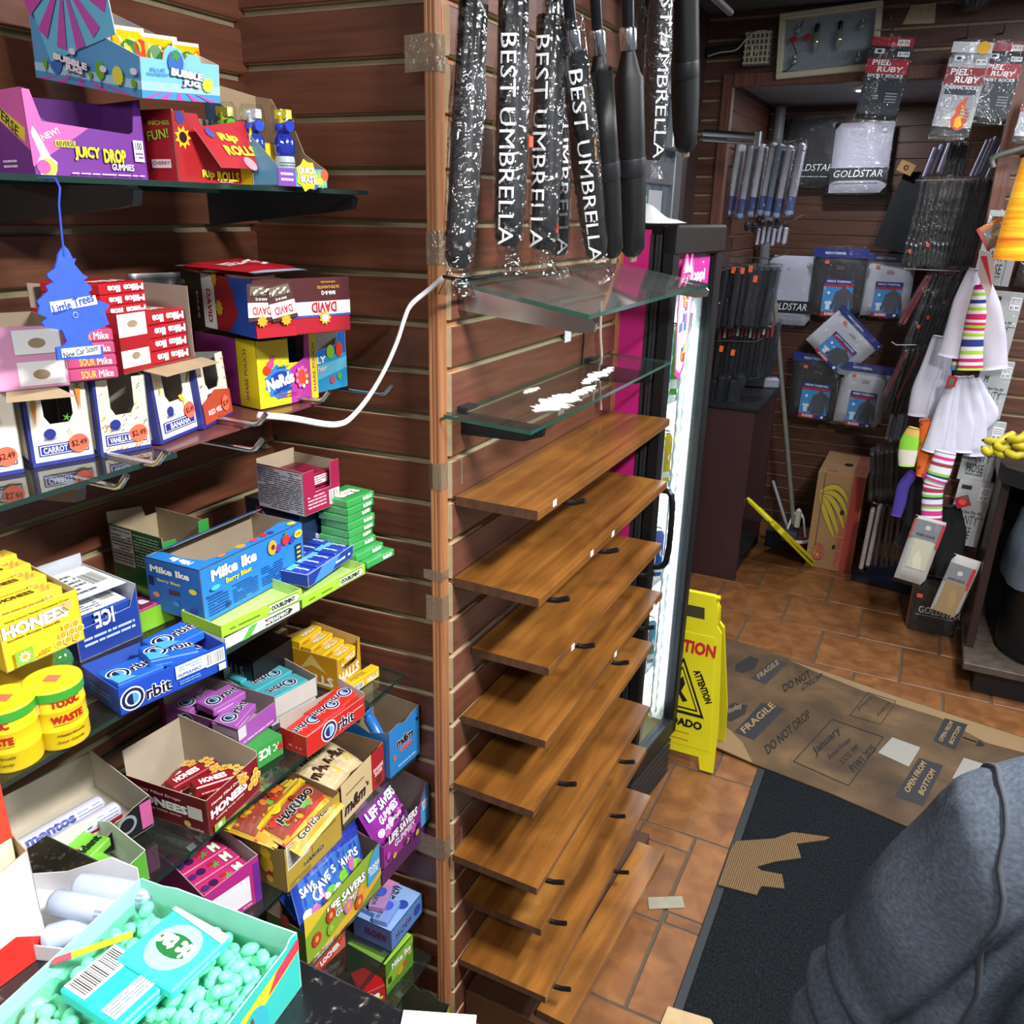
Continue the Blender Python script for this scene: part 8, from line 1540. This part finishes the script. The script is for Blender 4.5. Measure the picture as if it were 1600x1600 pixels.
ft('January', (1276, 1184), (1316, 1146), (1268, 1170), INK); ft('Sweet Potato', (1296, 1188), (1330, 1158), (1292, 1180), '#231e19'); ft('XXXL PPP', (1316, 1196), (1344, 1170), (1310, 1188), '#231e19'); ft('P1W1 2025', (1334, 1208), (1370, 1172), (1326, 1198), INK); ft('January', (1342, 1112), (1364, 1092), (1338, 1106), INK, 2, .0); ft('P1W125', (1374, 1120), (1392, 1100), (1370, 1116), INK, 2, .0)
fl([(1372, 1176), (1394, 1152), (1438, 1168), (1420, 1198)], '#8f8c84'); fl([(1488, 1216), (1506, 1184), (1545, 1196), (1530, 1226)], '#8c8880')
for k in range(9): t0 = k/9; fl([(1374+22*0+44*t0, 1178+22*t0*.9), (1376+44*t0, 1176+22*t0*.9), (1396+42*t0, 1154+17*t0), (1394+42*t0, 1154+17*t0)], '#8a867e', 2)
fl([(1458, 1158), (1476, 1122), (1512, 1132), (1492, 1172)], '#232427'); ft('OPEN FROM', (1472, 1160), (1490, 1130), (1466, 1156), '#98794f'); ft('BOTTOM', (1488, 1164), (1502, 1138), (1482, 1160), '#98794f')
fl([(1398, 1244), (1436, 1184), (1474, 1196), (1442, 1260)], '#26272a'); ft('OPEN FROM', (1420, 1240), (1448, 1194), (1412, 1234), '#98794f'); ft('BOTTOM', (1442, 1244), (1462, 1206), (1434, 1238), '#98794f')
outline([(1504, 1152), (1526, 1160)], 1.4); fl([(1524, 1166), (1530, 1156), (1540, 1166)], INK)
# clean pale edges of the sheet
PALE = '#866c4a'
fl([(1118, 1166), (1122, 1128), (1140, 1140), (1160, 1160), (1176, 1192)], PALE, -1); fl([(1230, 1030), (1300, 1053), (1400, 1088), (1500, 1121), (1600, 1153), (1600, 1176), (1540, 1160), (1470, 1122), (1400, 1100), (1340, 1076), (1280, 1052)], PALE, -1)
pb.build('printing', cb)
RIB = ramp_mat('ridged_cardboard', [(.2, '#4d3820'), (.5, '#6d5334'), (.8, '#7d623f')], tex='wave', scale=(1, .3, 1), tscale=60, detail=2, dist=2.5, rough=.8, bump=.6)
def card_piece(label, pts, name, c='#8f7452', z=.012, t=.003, lift=0):
    q = [onz(a, b, z) for a, b in pts]; o3 = sum(q, Vector())/len(q); mb = MB(); mb.plate([(p.x-o3.x, p.y-o3.y) for p in q], (0, 0, 0), (1, 0, 0), (0, 1, 0), (0, 0, 1), t, (RIB if name == 'torn_cardboard' else M(c, .8, var=.10, scale=30, bump=.3))); o = mb.build(name, mat=T(o3.x, o3.y, z)); return tag(o, label, 'cardboard')
card_piece('torn ridged cardboard piece lying across the doormat edge', [(1122, 1382), (1140, 1330), (1150, 1314), (1210, 1310), (1238, 1300), (1255, 1302), (1297, 1308), (1290, 1312), (1245, 1318), (1252, 1340), (1210, 1346), (1182, 1354), (1190, 1360), (1222, 1366), (1226, 1388), (1190, 1384), (1182, 1398)], 'torn_cardboard', '#7d6142')
card_piece('small grey cardboard scrap on the floor tiles', [(1012, 1402), (1066, 1400), (1070, 1418), (1014, 1420)], 'cardboard_scrap', '#8f8a78', .003, .002)
card_piece('pale cardboard flap lying at the bottom of the picture', [(1032, 1600), (1044, 1572), (1110, 1592), (1130, 1625), (1040, 1640)], 'cardboard_flap', '#b59a74', .012)
mb = MB(); q = onz(1196, 1360*0+1520, .009)
# orange pendant lamp
pc = ony(1630, 326, 3.25); r = empty('pendant_lamp', T(pc.x, pc.y, pc.z))
OR = ramp_mat('amber_shade', [(.2, '#d8501c'), (.5, '#f0a01e'), (.8, '#f6c83a')], tex='noise', scale=(3, 3, 60), detail=4, dist=.5, rough=.4)
nt = OR.node_tree; bs = nt.nodes['Principled BSDF']; crn = [n for n in nt.nodes if n.type == 'VALTORGB'][0]; nt.links.new(crn.outputs[0], bs.inputs['Emission Color']); bs.inputs['Emission Strength'].default_value = .38
mb = MB(); mb.lathe([(.112, -.155), (.106, -.06), (.097, .05), (.086, .155)], OR, 28, cap=False); mb.build('shade', r); mb = MB(); mb.tube([(0, 0, .155), (0, 0, ZC-pc.z)], .004, BLACK, 6); mb.build('cord', r); mb = MB(); mb.lathe([(.02, .10), (.025, .13), (.095, .15), (.096, .156)], M('#3a2a1c', .5), 16); mb.build('cap', r); mb = MB(); mb.ball((0, 0, .02), .035, M('#ffe6b0', .4, emit=9), 12, 8); mb.build('bulb', r)
tag(r, 'glowing orange pendant lamp shade at the picture edge', 'lamp')
mb = MB(); mb.tube(smooth_path([ony(a, b, 3.45) for a, b in ((1552, 262), (1550, 250), (1560, 243), (1580, 237), (1610, 228))]), .010, M('#4a4b46', .5, var=.2, scale=60), 10); o = mb.build('flex_arm'); tag(o, 'grey flexible lamp arm bending at the alcove frame', 'lamp arm')

# snack counter with bin
r = empty('snack_counter', T(0, 0, 0)); CT = M('#1d1c1c', .28, coat=.3); DKB = M('#2e1c1a', .45, var=.12, scale=14)
outl = [(.30, 3.40), (.315, 3.33), (.37, 3.28), (.46, 3.26), (1.3, 3.26), (1.3, 3.725), (.30, 3.725)]
mb = MB(); mb.plate(outl, (0, 0, .86), (1, 0, 0), (0, 1, 0), (0, 0, 1), .06, CT); mb.build('counter_top', r)
mb = MB(); mb.bbox(.315, 3.36, .10, .345, 3.72, .80, DKB, .003); mb.build('side_panel', r)
mb = MB(); mb.box(.345, 3.70, .10, 1.3, 3.72, .80, M('#101114', .6)); mb.build('back_panel', r)
mb = MB(); mb.bbox(.31, 3.22, .10, 1.3, 3.72, .13, M('#4b4138', .6, var=.3, scale=30), .003); mb.build('bin_board', r); mb = MB(); mb.box(.36, 3.26, 0, 1.3, 3.72, .10, M('#0f1012', .5)); mb.build('plinth', r)
tag(r, 'black topped snack counter with dark wooden side', 'counter')
r = empty('trash_bin', T(.60, 3.45, .1305)); mb = MB(); mb.lathe([(.17, 0), (.185, .02), (.205, .42), (.215, .46), (.215, .48)], M('#15171a', .45), 28); mb.build('bin', r)
mb = MB(); n = 28
vs = []
for k, (rr, z) in enumerate([(.219, .30), (.222, .40), (.221, .48), (.20, .56), (.15, .60), (.08, .56)]):
    for j in range(n): a = 2*PI*j/n; q_ = rr*(1+.03*math.sin(5*a+k)+.02*math.sin(9*a-2*k)); vs.append((q_*math.cos(a), q_*math.sin(a), z+.015*math.sin(3*a+k)))
mb.add(vs, [(i*n+j, i*n+(j+1) % n, (i+1)*n+(j+1) % n, (i+1)*n+j) for i in range(5) for j in range(n)], M('#5d6876', .3, var=.15, scale=12, bump=.4), True); mb.build('bin_liner', r); tag(r, 'black round trash bin with grey plastic liner under the counter', 'trash bin')
# bananas
BAN = ramp_mat('banana_skin', [(.2, '#8f8a1c'), (.5, '#b9a91e'), (.8, '#d2c22e')], scale=(20, 20, 20), detail=5, dist=.4, rough=.5)
def bunch(label, pxs, m):
    p = ony(pxs[0][0], pxs[0][1], 3.42); r = empty('banana_bunch', T(p.x, p.y, .861))
    for k, (a, b, c, d, Yb, lz) in enumerate(m):
        A, B = ony(a, b, Yb), ony(c, d, Yb); Mi = (A+B)/2+Vector((0, -.02, -.018)); P = [q-Vector((p.x, p.y, .861)) for q in (A, A.lerp(Mi, .3), Mi, B.lerp(Mi, .3), B)]; P = smooth_path(P, 3)
        n_ = len(P); rr = [.006]+[.0155*(math.sin(PI*(.12+.76*i/(n_-1)))**.5) for i in range(1, n_-1)]+[.006]
        b_ = MB(); b_.tube(P, rr, BAN, 8); b_.tube([P[0]+(P[0]-P[1]).normalized()*.008, P[0]], [.004, .007], M('#3a321c', .7), 6); b_.build('banana', r)
    tag(r, label, 'bananas')
bunch('bunch of yellow-green bananas at the counter end', [(1560, 705)], [(1538, 688, 1586, 676, 3.44, 0), (1536, 700, 1556, 697, 3.42, 0), (1554, 695, 1586, 690, 3.40, 0), (1555, 703, 1580, 700, 3.40, 0)])
bunch('second bunch of yellow bananas farther along the counter', [(1600, 700)], [(1574, 686, 1615, 668, 3.38, 0), (1582, 694, 1630, 684, 3.37, 0), (1570, 706, 1612, 700, 3.37, 0), (1592, 708, 1640, 704, 3.36, 0)])

# ================================================================ CUSTOMER in a grey sweatshirt (back to the camera, cut by the picture edge)
def remesh(mb, name, parent, voxel, mat, smooth=6, disp=None):
    o = mb.build(name); m = o.modifiers.new('r', 'REMESH'); m.mode = 'VOXEL'; m.voxel_size = voxel
    s = o.modifiers.new('s', 'SMOOTH'); s.iterations = smooth; s.factor = .5
    dg = bpy.context.evaluated_depsgraph_get(); me = D.meshes.new_from_object(o.evaluated_get(dg))
    D.objects.remove(o)
    if disp:
        ns = [(v.index, v.normal.copy()) for v in me.vertices]
        for i, n in ns: me.vertices[i].co += n*disp(me.vertices[i].co)
    me.materials.clear(); me.materials.append(mat)
    for p in me.polygons: p.use_smooth = True; p.material_index = 0
    q = D.objects.new(name, me); COL.objects.link(q); q.parent = parent
    return q
def loft(mb, secs, n=20):
    """closed loft of ellipses (x,y,z,rx,ry)"""
    vs = [(c[0]+c[3]*math.cos(2*PI*j/n), c[1]+c[4]*math.sin(2*PI*j/n), c[2]) for c in secs for j in range(n)]
    mb.add(vs, [(i*n+j, i*n+(j+1) % n, (i+1)*n+(j+1) % n, (i+1)*n+j) for i in range(len(secs)-1) for j in range(n)], WHITE); mb.add(vs[:n], [list(range(n))[::-1]], WHITE); mb.add(vs[-n:], [list(range(n))], WHITE)
S1 = ony(1548, 1362, .640); E1 = ony(1352, 1618, .615)
PX, PY = S1.x+.185, .665            # middle of the body
S2 = Vector((PX+.19, .70, S1.z)); E2 = Vector((PX+.27, .74, S1.z-.27))
zs = S1.z
W1 = E1+Vector((.10, .20, -.05)); W2 = E2+Vector((-.06, .21, .0))
H1, H2 = Vector((PX-.085, PY+.01, .80)), Vector((PX+.085, PY+.01, .80))
per = empty('person', T(0, 0, 0))
FLE = ramp_mat('grey_fleece', [(.3, '#393f49'), (.5, '#424954'), (.7, '#4c545f')], scale=(9, 9, 14), detail=6, dist=.2, rough=.95, bump=.10, spec=.1, tscale=26)
SKIN = M('#b98a6c', .55, var=.05, scale=20); DEN = M('#2a3550', .85, var=.12, scale=60); SHOE = M('#1b1c20', .6)
# body: one continuous figure
mb = MB()
loft(mb, [(PX, PY, .78, .12, .09), (PX, PY, .95, .135, .095), (PX, PY, 1.1, .14, .10), (PX, PY, zs-.06, .155, .10), (PX, PY, zs+.03, .13, .085), (PX, PY, zs+.07, .06, .055), (PX, PY+.01, zs+.14, .05, .05)])
for (S_, E_, W_) in ((S1, E1, W1), (S2, E2, W2)):
    mb.tube([S_+(Vector((PX, PY, zs))-S_)*.4, S_, S_.lerp(E_, .5), E_, E_.lerp(W_, .5), W_], [.05, .048, .043, .037, .033, .024], WHITE, 12)
    d = (W_-E_).normalized(); up = Vector((0, 0, 1)); sd = d.cross(up).normalized(); palm = W_+d*.05
    mb.M = Matrix(); mb.tube([W_, W_+d*.03, palm+d*.02, palm+d*.045], [.022, .034, .036, .03], WHITE, 10)
    for k, (off, L) in enumerate(((-.026, .062), (-.009, .072), (.009, .068), (.026, .054))):
        b0 = palm+d*.035+sd*off; mb.tube([b0, b0+d*L*.45-up*.004, b0+d*L*.8-up*.016, b0+d*L*.95-up*.03], [.0095, .009, .0085, .007], WHITE, 8)
    t0 = W_+d*.03-sd*.026; mb.tube([t0, t0+d*.03-sd*.022, t0+d*.055-sd*.03-up*.008], [.012, .0105, .009], WHITE, 8)
hz = zs+.24; hc = Vector((PX, PY+.02, hz))
mb.ball(hc+Vector((0, .0, .02)), (.074, .092, .095), WHITE, 18, 12); mb.ball(hc+Vector((0, .035, -.055)), (.055, .055, .06), WHITE, 14, 10); mb.tube([hc+Vector((0, .088, .02)), hc+Vector((0, .112, -.02)), hc+Vector((0, .09, -.03))], [.007, .013, .010], WHITE, 8)
for s in (-1, 1): mb.ball(hc+Vector((s*.076, .0, .0)), (.012, .022, .033), WHITE, 10, 8)
mb.ball(hc+Vector((0, .086, -.055)), (.024, .012, .008), WHITE, 10, 6)
for H_, sx in ((H1, -1), (H2, 1)):
    K = Vector((H_.x+sx*.01, PY+.02, .45)); A_ = Vector((H_.x+sx*.015, PY-.01, .085)); mb.tube([H_+Vector((0, 0, .06)), H_, K, K.lerp(A_, .4), A_], [.085, .085, .06, .056, .038], WHITE, 12)
    mb.tube([A_+Vector((0, -.03, -.035)), A_+Vector((0, .05, -.045)), A_+Vector((0, .14, -.05))], [.035, .036, .026], WHITE, 10)
remesh(mb, 'figure', per, .0075, SKIN, 4)
# eyes, mouth, hair
mb = MB()
for s in (-1, 1): mb.ball(hc+Vector((s*.031, .083, .018)), (.013, .008, .008), M('#f2efe8', .3), 10, 6); mb.ball(hc+Vector((s*.031, .090, .018)), (.005, .003, .005), M('#2a1c14', .3), 8, 6)
mb.build('eyes', per)
mb = MB(); mb.ball(hc+Vector((0, -.012, .045)), (.083, .095, .085), WHITE, 18, 12); mb.ball(hc+Vector((0, -.05, -.0)), (.075, .055, .085), WHITE, 14, 10)
remesh(mb, 'hair', per, .009, M('#241a14', .7, var=.2, scale=80, bump=.6), 4)
# sweatshirt
mb = MB()
loft(mb, [(PX, PY, .78, .165, .125), (PX, PY, .86, .175, .135), (PX, PY, 1.0, .18, .14), (PX, PY, 1.14, .185, .14), (PX, PY-.005, zs-.05, .185, .13), (PX, PY, zs+.02, .172, .11), (PX, PY, zs+.062, .125, .09), (PX, PY+.005, zs+.105, .078, .075)], 24)
for (S_, E_, W_) in ((S1, E1, W1), (S2, E2, W2)):
    c = Vector((PX, PY, zs)); mb.tube([S_+(c-S_)*.45+Vector((0, 0, .005)), S_+Vector((0, 0, -.008)), S_.lerp(E_, .35), S_.lerp(E_, .72), E_, E_.lerp(W_, .3), E_.lerp(W_, .8), W_-(W_-E_)*.05], [.088, .074, .070, .066, .064, .060, .050, .045], WHITE, 16)
for S_ in (S1, S2):
    nb = Vector((PX, PY, zs+.085)); mb.tube([S_+Vector((0, 0, .004)), S_.lerp(nb, .5)+Vector((0, 0, .022)), nb], [.070, .078, .085], WHITE, 14)
ax = (E1-S1); Ll = ax.length; axn = ax.normalized()
def folds(co):
    d = 0
    t = (co-S1).dot(axn)/Ll; rad = ((co-S1)-axn*(co-S1).dot(axn)).length
    if rad < .13 and .3 < t < 1.4:
        g = (co.x-S1.x)*2.2-(co.y-S1.y)*.8
        for (t0, dp, wd, sl) in ((.70, .004, .06, .6), (.90, .010, .055, .55), (1.08, .007, .06, .3)):
            q = (t-t0-sl*g)/wd; d -= dp*math.exp(-q*q); d += .45*dp*math.exp(-((q-2.0)/1.2)**2)
    # soft creases on the back and a seam groove round the arm hole
    seam = abs((co-S1).dot((Vector((PX, PY, zs-.1))-S1).normalized())-.004)
    if co.z > zs-.22 and seam < .012: d -= .010*(1-seam/.012)
    d += .0016*math.sin(co.x*38+co.z*21)*math.sin(co.z*33-co.y*18)
    return d
shirt = remesh(mb, 'sweatshirt', per, .0052, FLE, 9, folds)
# armhole seam: a thin cord following the cloth round the shoulder
sn = Vector((1, .12, 0)).normalized(); sc_ = S1+Vector((0, 0, -.02)); ua = Vector((0, 0, 1)); ub = sn.cross(ua).normalized(); bins = {}
for v in shirt.data.vertices:
    q = v.co-sc_
    if abs(q.dot(sn)+.012) < .004 and q.length < .16:
        a = math.atan2(q.dot(ub), q.dot(ua)); k = int((a+PI)/(2*PI)*28)
        if k not in bins or q.length > (bins[k]-sc_).length: bins[k] = v.co.copy()
ring = [bins[k]+(bins[k]-sc_).normalized()*.0006 for k in sorted(bins)]
if len(ring) > 6:
    sb_ = MB(); sb_.tube(smooth_path(ring, 2), .0024, M('#2e333b', .95), 6); sb_.build('seam', per)
# trousers and shoes
mb = MB(); loft(mb, [(PX, PY, .74, .15, .115), (PX, PY, .80, .155, .12), (PX, PY, .90, .15, .115)], 20)
for H_, sx in ((H1, -1), (H2, 1)):
    K = Vector((H_.x+sx*.01, PY+.02, .45)); A_ = Vector((H_.x+sx*.015, PY-.01, .10)); mb.tube([H_+Vector((0, 0, .05)), H_, K, A_], [.10, .10, .077, .068], WHITE, 14)
remesh(mb, 'trousers', per, .01, DEN, 5)
for H_, sx in ((H1, -1), (H2, 1)):
    A_ = Vector((H_.x+sx*.015, PY-.01, .085)); mb = MB(); mb.tube([A_+Vector((0, -.055, -.035)), A_+Vector((0, -.03, -.03)), A_+Vector((0, .06, -.038)), A_+Vector((0, .15, -.045)), A_+Vector((0, .175, -.05))], [.02, .043, .044, .034, .018], WHITE, 12)
    mb.box(A_.x-.04, A_.y-.07, .0085, A_.x+.04, A_.y+.18, .03, WHITE); remesh(mb, 'shoe', per, .008, SHOE, 4)
tag(per, 'person in a grey sweatshirt standing at the counter, back to the camera', 'person')
